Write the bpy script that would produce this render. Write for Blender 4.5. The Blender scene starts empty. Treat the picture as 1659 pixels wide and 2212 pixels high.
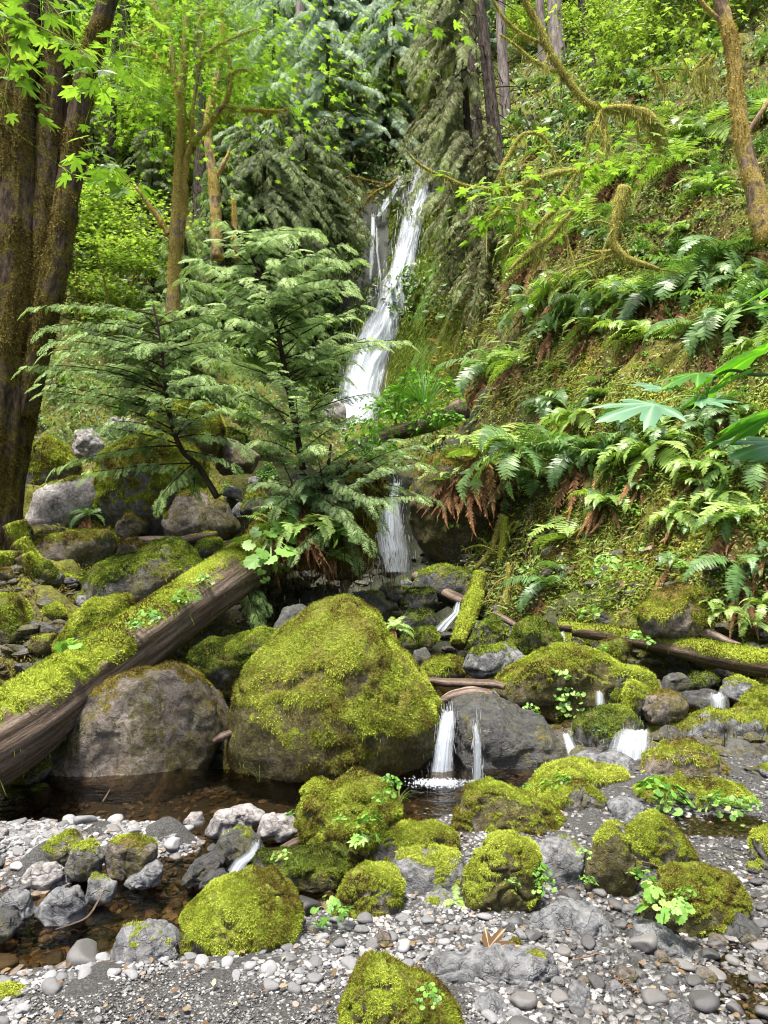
import bpy, math, random
import numpy as np
from mathutils import Vector, Matrix

sc = bpy.context.scene
COL = sc.collection
# ------------------------------------------------------------------ camera, sky, sun, exposure
F = 1671.0; CX = 829.5; CY = 1106.0; CH = 1.7       # focal length and centre in a 1659 x 2212 frame, eye height (m)
cd = bpy.data.cameras.new("camera"); cam = bpy.data.objects.new("camera", cd); COL.objects.link(cam)
cam.location = (0, 0, CH); cam.rotation_euler = (math.radians(90), 0, 0)
cd.sensor_fit = 'VERTICAL'; cd.angle = 2*math.atan(CY/F); cd.clip_start = 0.05; cd.clip_end = 600
sc.camera = cam
SUN_EL, SUN_AZ = 74.0, -140.0                        # degrees; azimuth measured from +Y towards +X
w = bpy.data.worlds.new("World"); sc.world = w; w.use_nodes = True
wn = w.node_tree; sk = wn.nodes.new('ShaderNodeTexSky'); sk.sky_type = 'NISHITA'; sk.sun_disc = False
sk.sun_elevation = math.radians(SUN_EL); sk.sun_rotation = math.radians(SUN_AZ); sk.air_density = 1.0; sk.dust_density = 5.0; sk.ozone_density = 0.6
wn.links.new(sk.outputs[0], wn.nodes['Background'].inputs[0]); wn.nodes['Background'].inputs[1].default_value = 0.105
sl = bpy.data.lights.new("sun", 'SUN'); sl.energy = 3.7; sl.angle = math.radians(10); sl.color = (1.0, 0.955, 0.87)
so = bpy.data.objects.new("sun", sl); COL.objects.link(so)
_a, _e = math.radians(SUN_AZ), math.radians(SUN_EL)
_d = Vector((math.sin(_a)*math.cos(_e), math.cos(_a)*math.cos(_e), math.sin(_e)))
so.rotation_euler = _d.to_track_quat('Z', 'Y').to_euler(); so.location = (0, -5, 25)
sc.view_settings.view_transform = 'Standard'; sc.view_settings.look = 'None'
sc.view_settings.exposure = 1.32; sc.view_settings.gamma = 1.0
cy = sc.cycles; sc.render.engine = 'CYCLES'
cy.max_bounces = 5; cy.diffuse_bounces = 2; cy.glossy_bounces = 2; cy.transmission_bounces = 3; cy.transparent_max_bounces = 12; cy.volume_bounces = 0
cy.caustics_reflective = False; cy.caustics_refractive = False; cy.sample_clamp_indirect = 4
cy.use_denoising = True; cy.denoiser = 'OPENIMAGEDENOISE'; cy.denoising_input_passes = 'RGB_ALBEDO_NORMAL'
cy.pixel_filter_type = 'BLACKMAN_HARRIS'; cy.filter_width = 1.1; cy.use_adaptive_sampling = True; cy.adaptive_threshold = 0.02

R = np.random.default_rng(7)
def P(px, py, Y): return np.array([(px-CX)/F*Y, Y, CH-(py-CY)/F*Y])
def nrm(a): return a/np.maximum(np.linalg.norm(a, axis=-1, keepdims=True), 1e-9)
def sstep(a, b, x): t = np.clip((x-a)/(b-a), 0, 1); return t*t*(3-2*t)

# ------------------------------------------------------------------ noise
def _h(i, j, k, s):
    n = (i*374761393 + j*668265263 + k*2147483647 + s*1274126177) & 0xffffffff
    n = ((n ^ (n >> 13))*1274126177) & 0xffffffff
    n = ((n ^ (n >> 16))*2246822519) & 0xffffffff
    return ((n ^ (n >> 13)) & 0xffffff)/float(0xffffff)
def vnoise(p, s=0):
    p = np.asarray(p, float); f = np.floor(p); t = p-f; t = t*t*(3-2*t); i, j, k = (f[..., q].astype(np.int64) for q in range(3))
    out = 0
    for a in (0, 1):
        wx = t[..., 0] if a else 1-t[..., 0]
        for b in (0, 1):
            wy = t[..., 1] if b else 1-t[..., 1]
            for c in (0, 1):
                wz = t[..., 2] if c else 1-t[..., 2]
                out = out + wx*wy*wz*_h(i+a, j+b, k+c, s)
    return out*2-1
def fbm(p, s=0, o=4, g=0.5):
    p = np.asarray(p, float); a = 1.0; r = 0; t = 0
    for k in range(o):
        r = r + a*vnoise(p*(2.03**k)+17.3*k, s+k); t += a; a *= g
    return r/t

# ------------------------------------------------------------------ mesh building
class Geo:
    """Gathers vertices, quads, triangles and per-vertex attributes, and links them as ONE mesh."""
    def __init__(s): s.V = []; s.Q = []; s.T = []; s.n = 0; s.A = {}
    def add(s, V, Q=None, T=None, **att):
        V = np.asarray(V, float).reshape(-1, 3); m = len(V)
        if Q is not None and len(Q): s.Q.append(np.asarray(Q, np.int64).reshape(-1, 4)+s.n)
        if T is not None and len(T): s.T.append(np.asarray(T, np.int64).reshape(-1, 3)+s.n)
        s.V.append(V)
        for k, v in att.items():
            v = np.asarray(v, float)
            if v.ndim == 0: v = np.full(m, float(v))
            s.A.setdefault(k, []).append((s.n, v))
        s.n += m
        return s
    def mesh(s, name, mat, smooth=False):
        me = bpy.data.meshes.new(name); V = np.concatenate(s.V)
        Q = np.concatenate(s.Q) if s.Q else np.zeros((0, 4), int); T = np.concatenate(s.T) if s.T else np.zeros((0, 3), int)
        me.vertices.add(len(V)); me.vertices.foreach_set('co', V.astype(np.float32).ravel())
        me.loops.add(4*len(Q)+3*len(T)); me.loops.foreach_set('vertex_index', np.concatenate([Q.ravel(), T.ravel()]).astype(np.int32))
        me.polygons.add(len(Q)+len(T))
        st = np.concatenate([np.arange(len(Q))*4, 4*len(Q)+np.arange(len(T))*3]).astype(np.int32)
        me.polygons.foreach_set('loop_start', st)
        me.polygons.foreach_set('use_smooth', np.full(len(Q)+len(T), bool(smooth)))
        for k, parts in s.A.items():
            vec = parts[0][1].ndim == 2
            arr = np.zeros((len(V), 3) if vec else len(V), np.float32)
            for o, v in parts: arr[o:o+len(v)] = v
            a = me.attributes.new(k, 'FLOAT_VECTOR' if vec else 'FLOAT', 'POINT')
            a.data.foreach_set('vector' if vec else 'value', arr.ravel())
        me.update(calc_edges=True); me.materials.append(mat)
        return me
    def obj(s, name, mat, parent=None, smooth=False, loc=None):
        if loc is not None:
            s.V = [v-np.asarray(loc) for v in s.V]
        o = bpy.data.objects.new(name, s.mesh(name, mat, smooth)); COL.objects.link(o)
        if parent is not None: o.parent = parent
        elif loc is not None: o.location = loc
        return o
def tag(o, label=None, cat=None, group=None, kind=None):
    if label: o['label'] = label
    if cat: o['category'] = cat
    if group: o['group'] = group
    if kind: o['kind'] = kind
    return o
def empty(name, loc, label, cat, group=None):
    o = bpy.data.objects.new(name, None); COL.objects.link(o); o.location = loc; o.empty_display_size = 0.1
    return tag(o, label, cat, group)
def copy_tree(o, loc, rz=0, sc_=1.0, label=None, group=None, tilt=(0, 0)):
    c = o.copy(); COL.objects.link(c); c.location = loc; c.rotation_euler = (tilt[0], tilt[1], rz); c.scale = (sc_, sc_, sc_) if np.isscalar(sc_) else sc_
    if label: c['label'] = label
    if group: c['group'] = group
    for ch in list(o.children):
        d = ch.copy(); COL.objects.link(d); d.parent = c
        for g in list(ch.children):
            e = g.copy(); COL.objects.link(e); e.parent = d
    return c

def inst(lib, M, T, tint=None):
    """lib = (V, Q, T) placed by matrices M (n,3,3) whose columns are the local axes, and offsets T (n,3)."""
    V, Q, Tr = lib[:3]; n = len(T)
    W = np.einsum('nij,mj->nmi', M, V) + T[:, None, :]
    off = (np.arange(n)*len(V))[:, None, None]
    Qs = (Q[None]+off).reshape(-1, 4) if Q is not None and len(Q) else None
    Ts = (Tr[None]+off).reshape(-1, 3) if Tr is not None and len(Tr) else None
    t = np.repeat(R.random(n) if tint is None else tint, len(V))
    return W.reshape(-1, 3), Qs, Ts, t
def frame(t, up, scale=None, widthscale=None):
    t = nrm(np.asarray(t, float)); b = nrm(np.cross(up, t)); n = np.cross(t, b)
    M = np.stack([t, b, n], -1)
    if scale is not None:
        s = np.asarray(scale, float).reshape(-1, 1, 1); M = M*s
    return M
def rdir(n): return nrm(R.normal(size=(n, 3)))

def ico(level):
    import bmesh
    bm = bmesh.new(); bmesh.ops.create_icosphere(bm, subdivisions=level, radius=1.0)
    V = np.array([v.co[:] for v in bm.verts]); T = np.array([[v.index for v in f.verts] for f in bm.faces]); bm.free()
    return V, T
ICO = {k: ico(k) for k in (1, 2, 3, 4, 5, 6)}

def tube(pts, rad, segs=10, amp=0.0, nscale=(2, 2, 0.4), seed=0, sub=6, flat=1.0):
    """A tapered limb along a smoothed path. Returns V, Q, lc (coordinates along and round the limb), T(end caps)."""
    pts = np.asarray(pts, float); rad = np.asarray(rad, float)
    n = len(pts); u = np.linspace(0, n-1, (n-1)*sub+1); i = np.clip(u.astype(int), 0, n-2); f = (u-i)[:, None]
    pp = np.vstack([2*pts[0]-pts[1], pts, 2*pts[-1]-pts[-2]])
    a, b, c, d = pp[i], pp[i+1], pp[i+2], pp[i+3]
    C = 0.5*((2*b)+(-a+c)*f+(2*a-5*b+4*c-d)*f*f+(-a+3*b-3*c+d)*f**3)
    r = np.interp(u, np.arange(n), rad)
    t = nrm(np.gradient(C, axis=0))
    ref = np.array([0.0, 1, 0]) if abs(t[0][1]) < 0.8 else np.array([1.0, 0, 0])
    x = nrm(np.cross(t, ref)); y = np.cross(t, x)
    L = np.concatenate([[0], np.cumsum(np.linalg.norm(np.diff(C, axis=0), axis=1))])
    th = np.linspace(0, 2*np.pi, segs, endpoint=False)
    ct, stt = np.cos(th), np.sin(th)
    lc = np.stack([np.tile(ct, (len(C), 1))*r[:, None], np.tile(stt, (len(C), 1))*r[:, None], np.tile(L[:, None], (1, segs))], -1)
    rr = r[:, None]*np.ones(segs)
    if amp:
        q = lc/np.maximum(rad.mean(), 1e-4)*np.array(nscale)
        q[..., 2] = lc[..., 2]/max(rad.mean(), 1e-4)*nscale[2]
        rr = rr*(1+amp*fbm(q+seed*3.1, seed, 4, 0.6))
    V = C[:, None]+x[:, None]*(ct*rr)[..., None]+y[:, None]*(stt*rr)[..., None]*flat
    k, s = len(C), segs
    a = (np.arange(k-1)[:, None]*s+np.arange(s)); b = (np.arange(k-1)[:, None]*s+(np.arange(s)+1) % s)
    Q = np.stack([a, b, b+s, a+s], -1).reshape(-1, 4)
    T = []
    V = V.reshape(-1, 3); lc = lc.reshape(-1, 3)
    V = np.vstack([V, C[0]-t[0]*0.0, C[-1]]); lc = np.vstack([lc, [0, 0, 0], [0, 0, L[-1]]])
    for j in range(s):
        T.append([k*s, (j+1) % s, j]); T.append([k*s+1, (k-1)*s+j, (k-1)*s+(j+1) % s])
    return V, Q, np.array(T), lc, C, r
def surf_sample(V, Tq, n, wgt=None):
    """Random points on a mesh of quads or triangles: positions, normals and a picked corner's index."""
    Tq = np.asarray(Tq); A, B, C = V[Tq[:, 0]], V[Tq[:, 1]], V[Tq[:, 2]]
    N = np.cross(B-A, C-A); ar = np.linalg.norm(N, axis=1)
    if Tq.shape[1] == 4: ar = ar*1.0
    if wgt is not None: ar = ar*wgt
    s = ar.sum()
    if s <= 0: return np.zeros((0, 3)), np.zeros((0, 3)), np.zeros(0, int)
    idx = R.choice(len(Tq), n, p=ar/s); u, v = R.random(n), R.random(n)
    if Tq.shape[1] == 4:
        D = V[Tq[idx, 3]]; p = (A[idx]*(1-u)[:, None]+B[idx]*u[:, None])*(1-v)[:, None]+(D*(1-u)[:, None]+C[idx]*u[:, None])*v[:, None]
    else:
        m = u+v > 1; u[m] = 1-u[m]; v[m] = 1-v[m]
        p = A[idx]+(B-A)[idx]*u[:, None]+(C-A)[idx]*v[:, None]
    return p, nrm(N[idx]), idx

# ------------------------------------------------------------------ leaf shapes (unit length along +X, flat in XY)
def diamond(wd=0.3, fold=0.0, mid=0.4):
    V = np.array([[0, 0, 0], [mid, wd/2, fold], [1, 0, 0], [mid, -wd/2, fold]], float)
    return V, np.array([[0, 3, 2, 1]]), None
TUFT = diamond(0.26, 0.0, 0.35)
BLADE = (np.array([[0, .5, 0], [0, -.5, 0], [.5, -.4, .0], [.5, .4, .0], [1, 0, -.12]]), np.array([[0, 1, 2, 3]]), np.array([[3, 2, 4]]))
LEAF = (np.array([[0, 0, 0], [.3, .26, .06], [.65, .22, .04], [1, 0, -.1], [.65, -.22, .04], [.3, -.26, .06], [.5, 0, 0]]), None,
        np.array([[0, 6, 1], [1, 6, 2], [2, 6, 3], [3, 6, 4], [4, 6, 5], [5, 6, 0]]))
def polar_leaf(half, ripple=0.05, fold=-0.12):
    pts = [(a, r) for a, r in half]; full = pts+[(360-a, r) for a, r in reversed(pts) if 0 < a < 180]
    V = [[0, 0, 0]]
    for a, r in full:
        t = math.radians(a); V.append([math.cos(t)*r, math.sin(t)*r, fold*r*r+ripple*r*math.cos(5*t)])
    m = len(full); T = [[0, 1+i, 1+(i+1) % m] for i in range(m)]
    V = np.array(V); V[:, 0] += 0.12
    V[0] = [0.12, 0, 0]
    return V, None, np.array(T)
MAPLE = polar_leaf([(0, .88), (9, .66), (13, .7), (24, .36), (34, .64), (43, .82), (52, .6), (66, .34), (80, .5), (92, .58), (108, .36), (140, .25), (180, .1)])
MAPLE_FAR = polar_leaf([(0, .85), (23, .4), (45, .8), (68, .36), (95, .55), (150, .2)])
ROUNDL = polar_leaf([(0, .62), (12, .54), (22, .62), (34, .52), (46, .6), (60, .48), (76, .56), (95, .46), (120, .5), (150, .36), (180, .08)], 0.03, -0.1)

def frond_lib(pairs=14, width=0.5, sub=2, tip=0.5, droop=0.25, ang=55, seed=0, lw=0.3, wob=0.08):
    """A flat conifer or fern spray: a midrib with side branchlets, each of which has finer tips."""
    rg = np.random.default_rng(seed); g = []
    def dia(o, d, L, W):
        b = np.array([-d[1], d[0]]); return [o, o+d*L*0.38+b*W/2, o+d*L, o+d*L*0.38-b*W/2]
    for i in range(pairs):
        t = (i+0.6)/pairs
        prof = (0.35+1.3*t)*min(1, (1-t)*2.2) if tip == 'fern' else (min(1, 0.45+t*2.2))*(1-t**1.6)**0.9+0.06
        for s in (1, -1):
            L = width*prof*(1+wob*3*(rg.random()-.5)); a = math.radians(ang-14*t+8*(rg.random()-.5))*s
            o = np.array([t*0.97+0.01*s, 0.0]); d = np.array([math.cos(a), math.sin(a)])
            g.append(dia(o, d, L, max(L*lw, .012)))
            for k in range(sub):
                q = (k+1)/(sub+1)*0.9
                for s2 in (1, -1):
                    a2 = a+math.radians(42)*s2; d2 = np.array([math.cos(a2), math.sin(a2)])
                    g.append(dia(o+d*L*q, d2, L*(0.42*(1-q)+0.12), L*0.10))
    g.append([np.array([0, .008]), np.array([0.5, .006]), np.array([1.0, 0]), np.array([0.5, -.006])])
    V = np.array(g).reshape(-1, 2); z = -droop*V[:, 0]**2-0.25*np.abs(V[:, 1])**1.5*(1+0*V[:, 0])+0.012*rg.normal(size=len(V))
    V = np.column_stack([V, z]); Q = np.arange(len(V)).reshape(-1, 4)
    return V, Q, None
CEDAR = [frond_lib(9, 0.50, 2, 0.5, 0.4, 56, s, 0.11, 0.22) for s in range(4)]
CONI = [frond_lib(9, 0.42, 1, 0.5, 0.4, 50, 10+s, 0.2, 0.25) for s in range(3)]
CONI_FAR = [frond_lib(8, 0.45, 0, 0.5, 0.45, 48, 20+s, 0.3, 0.3) for s in range(2)]
# ------------------------------------------------------------------ materials
class NT:
    def __init__(s, name):
        s.m = bpy.data.materials.new(name); s.m.use_nodes = True; s.t = s.m.node_tree; s.t.nodes.clear()
        s.out = s.n('ShaderNodeOutputMaterial')
    def n(s, typ, **k):
        nd = s.t.nodes.new(typ)
        for a, v in k.items():
            if a.startswith('i_'):
                key = a[2:]; key = int(key) if key.isdigit() else key.replace('_', ' ')
                s.set(nd.inputs[key], v)
            else: setattr(nd, a, v)
        return nd
    def set(s, sock, v):
        if isinstance(v, bpy.types.NodeSocket): s.t.links.new(v, sock)
        elif isinstance(v, bpy.types.Node): s.t.links.new(v.outputs[0], sock)
        else:
            if sock.type == 'RGBA' and len(v) == 3: v = (*v, 1)
            sock.default_value = v
    def attr(s, name, vec=False):
        a = s.n('ShaderNodeAttribute', attribute_name=name); return a.outputs['Vector' if vec else 'Fac']
    def noise(s, scale, co=None, detail=4, rough=0.6, scl=None, dist=0.0):
        nd = s.n('ShaderNodeTexNoise', i_Scale=scale, i_Detail=detail, i_Roughness=rough, i_Distortion=dist)
        if co is None: co = s.n('ShaderNodeTexCoord').outputs['Object']
        if scl is not None: co = s.n('ShaderNodeMapping', i_Vector=co, i_Scale=scl).outputs[0]
        s.set(nd.inputs['Vector'], co); return nd.outputs['Fac']
    def ramp(s, fac, stops, mode='LINEAR'):
        r = s.n('ShaderNodeValToRGB'); r.color_ramp.interpolation = mode; e = r.color_ramp.elements
        while len(e) < len(stops): e.new(0.5)
        for i, (p, c) in enumerate(stops):
            e[i].position = p; c = (c, c, c) if np.isscalar(c) else c; e[i].color = (*c[:3], 1)
        s.set(r.inputs[0], fac); return r.outputs[0]
    def mix(s, f, a, b, blend='MIX'):
        m = s.n('ShaderNodeMix', data_type='RGBA', blend_type=blend); s.set(m.inputs['Factor'], f); s.set(m.inputs[6], a); s.set(m.inputs[7], b); return m.outputs[2]
    def math(s, op, a, b=0.0, c=0.0, clamp=False):
        m = s.n('ShaderNodeMath', operation=op, use_clamp=clamp); s.set(m.inputs[0], a); s.set(m.inputs[1], b)
        if op in ('MULTIPLY_ADD',): s.set(m.inputs[2], c)
        return m.outputs[0]
    def bump(s, h, st=0.5, d=0.02): return s.n('ShaderNodeBump', i_Height=h, i_Strength=st, i_Distance=d).outputs[0]
    def bsdf(s, col, rough=0.8, spec=0.3, **k):
        b = s.n('ShaderNodeBsdfPrincipled'); s.set(b.inputs['Base Color'], col); s.set(b.inputs['Roughness'], rough); s.set(b.inputs['Specular IOR Level'], spec)
        for a, v in k.items(): s.set(b.inputs[a.replace('_', ' ')], v)
        return b.outputs[0]
    def fin(s, sh): s.t.links.new(sh, s.out.inputs[0]); return s.m

MOSS_Y = [(0.0, (.045, .038, .010)), (0.25, (.15, .105, .025)), (0.45, (.165, .205, .02)), (0.7, (.27, .33, .034)), (1.0, (.45, .51, .08))]
MOSS_G = [(0.0, (.022, .032, .006)), (0.4, (.07, .10, .012)), (0.75, (.16, .22, .022)), (1.0, (.33, .40, .05))]
MOSS_B = [(0.0, (.035, .026, .009)), (0.35, (.10, .075, .018)), (0.7, (.20, .16, .03)), (1.0, (.34, .30, .05))]

def rock_mat(name, tone, moss=MOSS_Y, wet=0.0, brown=0.3, thr=0.5, film=0.0):
    """Bare stone with mineral mottling and lichen; the 'moss' attribute says where moss grows."""
    m = NT(name); co = m.n('ShaderNodeTexCoord').outputs['Object']
    a = m.noise(3.0, co, 8, .7); b = m.noise(24.0, co, 6, .75); c = m.noise(7.0, co, 3, .6, dist=1.5)
    t = np.array(tone)
    base = m.ramp(a, [(0.30, t*.28), (0.44, t*.75), (0.56, t*1.15), (0.70, t*1.75)])
    vo = m.n('ShaderNodeTexVoronoi', feature='DISTANCE_TO_EDGE', i_Scale=3.2); m.set(vo.inputs['Vector'], m.n('ShaderNodeVectorMath', operation='ADD', i_0=co, i_1=m.n('ShaderNodeTexNoise', i_Scale=4.0, i_Detail=5, i_Vector=co).outputs['Color']).outputs[0]); crk = m.ramp(vo.outputs[0], [(.0, 1), (.022, 0)])
    base = m.mix(m.math('MULTIPLY', crk, .35), base, t*.15)
    base = m.mix(m.math('MULTIPLY', m.ramp(c, [(.45, 0), (.66, 1)]), brown), base, (.15, .10, .055))
    base = m.mix(m.ramp(b, [(.5, 0), (.72, .6)]), base, t*2.0+.03)
    base = m.mix(m.ramp(b, [(.30, .9), (.46, 0)]), base, t*.15)
    if film:
        fn = m.math('ADD', m.noise(3.2, co, 8, .75, (1, 1, .45)), m.math('MULTIPLY_ADD', m.noise(20, co, 6, .8), .5, -.25))
        fc = m.ramp(m.noise(30, co, 6, .8), [(.28, (.02, .017, .008)), (.44, (.062, .052, .018)), (.56, (.12, .11, .03)), (.72, (.24, .235, .05))])
        base = m.mix(m.ramp(fn, [(.60-.28*film, 0), (.70-.28*film, .92)]), base, fc)
    lich = m.ramp(m.noise(11, co, 5, .8), [(.60, 0), (.66, .5)])
    base = m.mix(lich, base, (.30, .32, .26))
    mo = m.attr('moss'); mo = m.math('ADD', mo, m.math('MULTIPLY_ADD', m.noise(14, co, 6, .75), 1.3, -.65))
    mk = m.ramp(mo, [(thr-.04, 0), (thr+.06, 1)])
    mcol = m.ramp(m.noise(38, co, 5, .75), [(.25+.45*p, np.array(cc)*.9) for p, cc in moss])
    mcol = m.mix(m.ramp(m.noise(4, co, 4), [(.42, 0), (.62, .7)]), mcol, m.ramp(m.noise(40, co, 4, .7), [(.25+.45*p, cc) for p, cc in MOSS_B]))
    col = m.mix(mk, base, mcol)
    rough = m.mix(mk, (.85-.6*wet,)*3, (1, 1, 1)); 
    h = m.mix(mk, m.mix(m.math('MULTIPLY', crk, .22), m.mix(.45, m.noise(5, co, 10, .75), b), (0, 0, 0)), m.mix(.25, m.noise(50, co, 4, .7), m.noise(18, co, 3, .6)))
    return m.fin(m.bsdf(col, rough, 0.25+.5*wet, Normal=m.bump(h, 1.0, .06)))

def leaf_mat(name, stops, trans=0.4, rough=0.45, spec=0.4, tcol=None, objvar=0.12):
    m = NT(name); t = m.attr('tint'); oi = m.n('ShaderNodeObjectInfo').outputs['Random']
    t2 = m.math('ADD', t, m.math('MULTIPLY_ADD', oi, objvar*2, -objvar), clamp=True)
    col = m.ramp(t2, stops)
    p = m.bsdf(col, rough, spec)
    tr = m.n('ShaderNodeBsdfTranslucent'); m.set(tr.inputs[0], m.mix(1.0, col, tcol or (1.25, 1.35, .55), 'MULTIPLY'))
    mx = m.n('ShaderNodeMixShader', i_0=trans); m.t.links.new(p, mx.inputs[1]); m.t.links.new(tr.outputs[0], mx.inputs[2])
    return m.fin(mx.outputs[0])

def bark_mat(name, dark, light, moss=None, mthr=.5, along=.25, sc_=14):
    m = NT(name); lc = m.attr('lc', True)
    f = m.noise(sc_, lc, 6, .7, (1, 1, along)); g = m.noise(sc_*3, lc, 5, .7, (1, 1, .5)); big = m.noise(2.6, lc, 4, .65)
    col = m.ramp(f, [(.3, np.array(dark)*.35), (.45, dark), (.62, light), (.8, np.array(light)*1.5)])
    col = m.mix(m.ramp(g, [(.3, .6), (.5, 0)]), col, np.array(dark)*.4)
    h = m.mix(.3, f, g); 
    if moss:
        mo = m.math('ADD', m.attr('moss'), m.math('MULTIPLY_ADD', m.noise(7, lc, 6, .75), 1.4, -.7))
        mk = m.ramp(mo, [(mthr-.05, 0), (mthr+.08, 1)])
        mc = m.ramp(m.noise(42, lc, 5, .75), [(.25+.45*p, c) for p, c in moss])
        col = m.mix(mk, col, mc); h = m.mix(mk, h, m.noise(45, lc, 4, .7))
    return m.fin(m.bsdf(col, .95, .15, Normal=m.bump(h, 1.0, .03)))

M = {}
M['rock'] = rock_mat('rock_mossy', (.16, .155, .145), MOSS_Y, 0, .35, film=.3)
M['rock_green'] = rock_mat('rock_green_moss', (.11, .11, .10), MOSS_G, .15, .35, film=.5)
M['rock_brown'] = rock_mat('rock_brown', (.15, .125, .10), MOSS_Y, 0, .5, film=.85)
M['rock_warm'] = rock_mat('rock_warm', (.19, .165, .14), MOSS_B, .1, .5, film=.42)
M['rock_grey'] = rock_mat('rock_grey', (.20, .205, .21), MOSS_Y, .1, .15)
M['rock_pale'] = rock_mat('rock_pale', (.34, .32, .31), MOSS_Y, 0, .2)
M['rock_dark'] = rock_mat('rock_dark', (.07, .072, .07), MOSS_G, .6, .15, film=.3)
M['rock_wet'] = rock_mat('rock_wet', (.055, .056, .055), MOSS_B, .85, .1, .55, film=.25)
for k, st in (('y', MOSS_Y), ('g', MOSS_G), ('b', MOSS_B)):
    M['moss_'+k] = leaf_mat('moss_'+k, [(p, np.array(c)*1.05) for p, c in st], .25, .9, .1, (1.2, 1.25, .6), .08)
M['cedar'] = leaf_mat('cedar', [(0, (.06, .10, .03)), (.35, (.155, .24, .07)), (.7, (.30, .43, .15)), (1, (.50, .62, .29))], .4, .45, .28, (1.1, 1.25, .7))
M['cedar_tip'] = leaf_mat('cedar_tip', [(0, (.06, .09, .025)), (.5, (.15, .24, .07)), (1, (.30, .42, .15))], .25, .42, .55, (1.1, 1.3, .6))
M['conifer'] = leaf_mat('conifer', [(0, (.045, .06, .02)), (.5, (.12, .16, .055)), (1, (.25, .33, .12))], .25, .5, .25)
M['conifer_olive'] = leaf_mat('conifer_olive', [(0, (.09, .07, .03)), (.4, (.19, .20, .075)), (.75, (.30, .35, .14)), (1, (.42, .50, .25))], .25, .5, .4)
M['conifer_haze_blue'] = leaf_mat('conifer_haze_blue', [(0, (.18, .25, .18)), (.5, (.42, .53, .38)), (1, (.66, .76, .58))], .45, .45, .3, (1.1, 1.2, 1.0))  # paleness of distance haze put into the foliage colour
M['maple'] = leaf_mat('maple_leaf', [(0, (.07, .14, .02)), (.5, (.16, .29, .045)), (1, (.30, .46, .09))], .5, .42, .4, (1.25, 1.35, .5))
M['vine'] = leaf_mat('vine_maple_leaf', [(0, (.08, .14, .02)), (.5, (.20, .32, .055)), (1, (.40, .54, .14))], .45, .5, .4, (1.2, 1.25, .55))
M['herb'] = leaf_mat('herb_leaf', [(0, (.05, .13, .02)), (.5, (.13, .30, .04)), (1, (.27, .50, .08))], .35, .45, .45)
M['herb_pale'] = leaf_mat('herb_pale', [(0, (.13, .27, .05)), (.5, (.24, .44, .09)), (1, (.40, .60, .17))], .35, .45, .45)
M['near_maple'] = leaf_mat('near_maple_leaf', [(0, (.06, .20, .015)), (.5, (.10, .27, .03)), (1, (.24, .44, .09))], .45, .3, .9, (1.5, 1.7, .3), 0.02)
M['fern'] = leaf_mat('fern_green', [(0, (.06, .12, .035)), (.5, (.14, .26, .08)), (1, (.28, .43, .15))], .3, .38, .5)
M['fern_pale'] = leaf_mat('fern_light', [(0, (.12, .20, .04)), (.5, (.26, .40, .09)), (1, (.45, .56, .18))], .35, .38, .5)  # lighter, yellower fern green
M['near_sky_sheen'] = leaf_mat('near_maple_leaf_sky_sheen', [(0, (.10, .23, .11)), (.5, (.15, .30, .17)), (1, (.32, .48, .28))], .3, .33, .9, (1.2, 1.6, .5), 0.02)  # sky reflection on the leaf tops put into the base colour as paleness
M['fern_dead'] = leaf_mat('fern_dead', [(0, (.04, .022, .012)), (.35, (.12, .06, .03)), (.7, (.24, .13, .06)), (1, (.44, .27, .12))], .2, .8, .1, (1.2, 1.0, .8))
M['grass'] = leaf_mat('grass_blade', [(0, (.06, .10, .015)), (.5, (.17, .24, .04)), (1, (.38, .42, .12))], .35, .5, .3)
M['litter'] = leaf_mat('litter', [(0, (.025, .015, .008)), (.5, (.11, .065, .03)), (.85, (.22, .15, .08)), (1, (.40, .34, .24))], .1, .8, .2)
M['trunk_moss'] = leaf_mat('trunk_moss', [(0, (.025, .018, .008)), (.5, (.075, .055, .02)), (1, (.19, .15, .045))], .15, .9, .1, (1.2, 1.1, .6))
M['limb_moss'] = leaf_mat('limb_moss', [(0, (.12, .10, .03)), (.4, (.36, .34, .08)), (1, (.68, .66, .22))], .3, .9, .1, (1.2, 1.2, .6))
M['gold'] = leaf_mat('gold_moss', [(0, (.14, .09, .03)), (.4, (.36, .27, .07)), (1, (.66, .55, .20))], .3, .9, .1, (1.2, 1.1, .6))
M['hang'] = leaf_mat('hanging_moss', [(0, (.05, .04, .012)), (.5, (.15, .125, .03)), (1, (.33, .30, .07))], .3, .9, .1, (1.2, 1.1, .6))
M['bark_maple'] = bark_mat('bark_maple', (.05, .036, .022), (.12, .09, .06), [(p, np.array(c)*.7) for p, c in MOSS_B], .42, .3, 30)
M['bark_mossy'] = bark_mat('bark_mossy', (.17, .115, .08), (.38, .28, .20), [(0, (.12, .08, .025)), (.4, (.34, .25, .07)), (.7, (.55, .42, .12)), (1, (.68, .58, .20))], .35, .3, 20)
M['bark_conifer'] = bark_mat('bark_conifer', (.06, .046, .038), (.165, .135, .115), None, .5, .3, 16)
M['bark_pale'] = bark_mat('bark_pale', (.22, .18, .165), (.40, .35, .33), None, .5, .2, 10)
M['bark_dark'] = bark_mat('bark_dark', (.028, .02, .014), (.06, .045, .03), None, .5, .2, 20)
M['bark_branch'] = bark_mat('bark_branch_moss', (.06, .05, .02), (.14, .12, .04), [(0, (.08, .065, .02)), (.4, (.25, .22, .045)), (1, (.52, .48, .13))], .3, .5, 20)
M['log'] = bark_mat('log_wood', (.11, .078, .058), (.27, .21, .165), MOSS_Y, .55, .05, 16)
M['log_mossy'] = bark_mat('log_mossy', (.07, .05, .03), (.17, .13, .08), MOSS_Y, .45, .06, 16)
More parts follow.
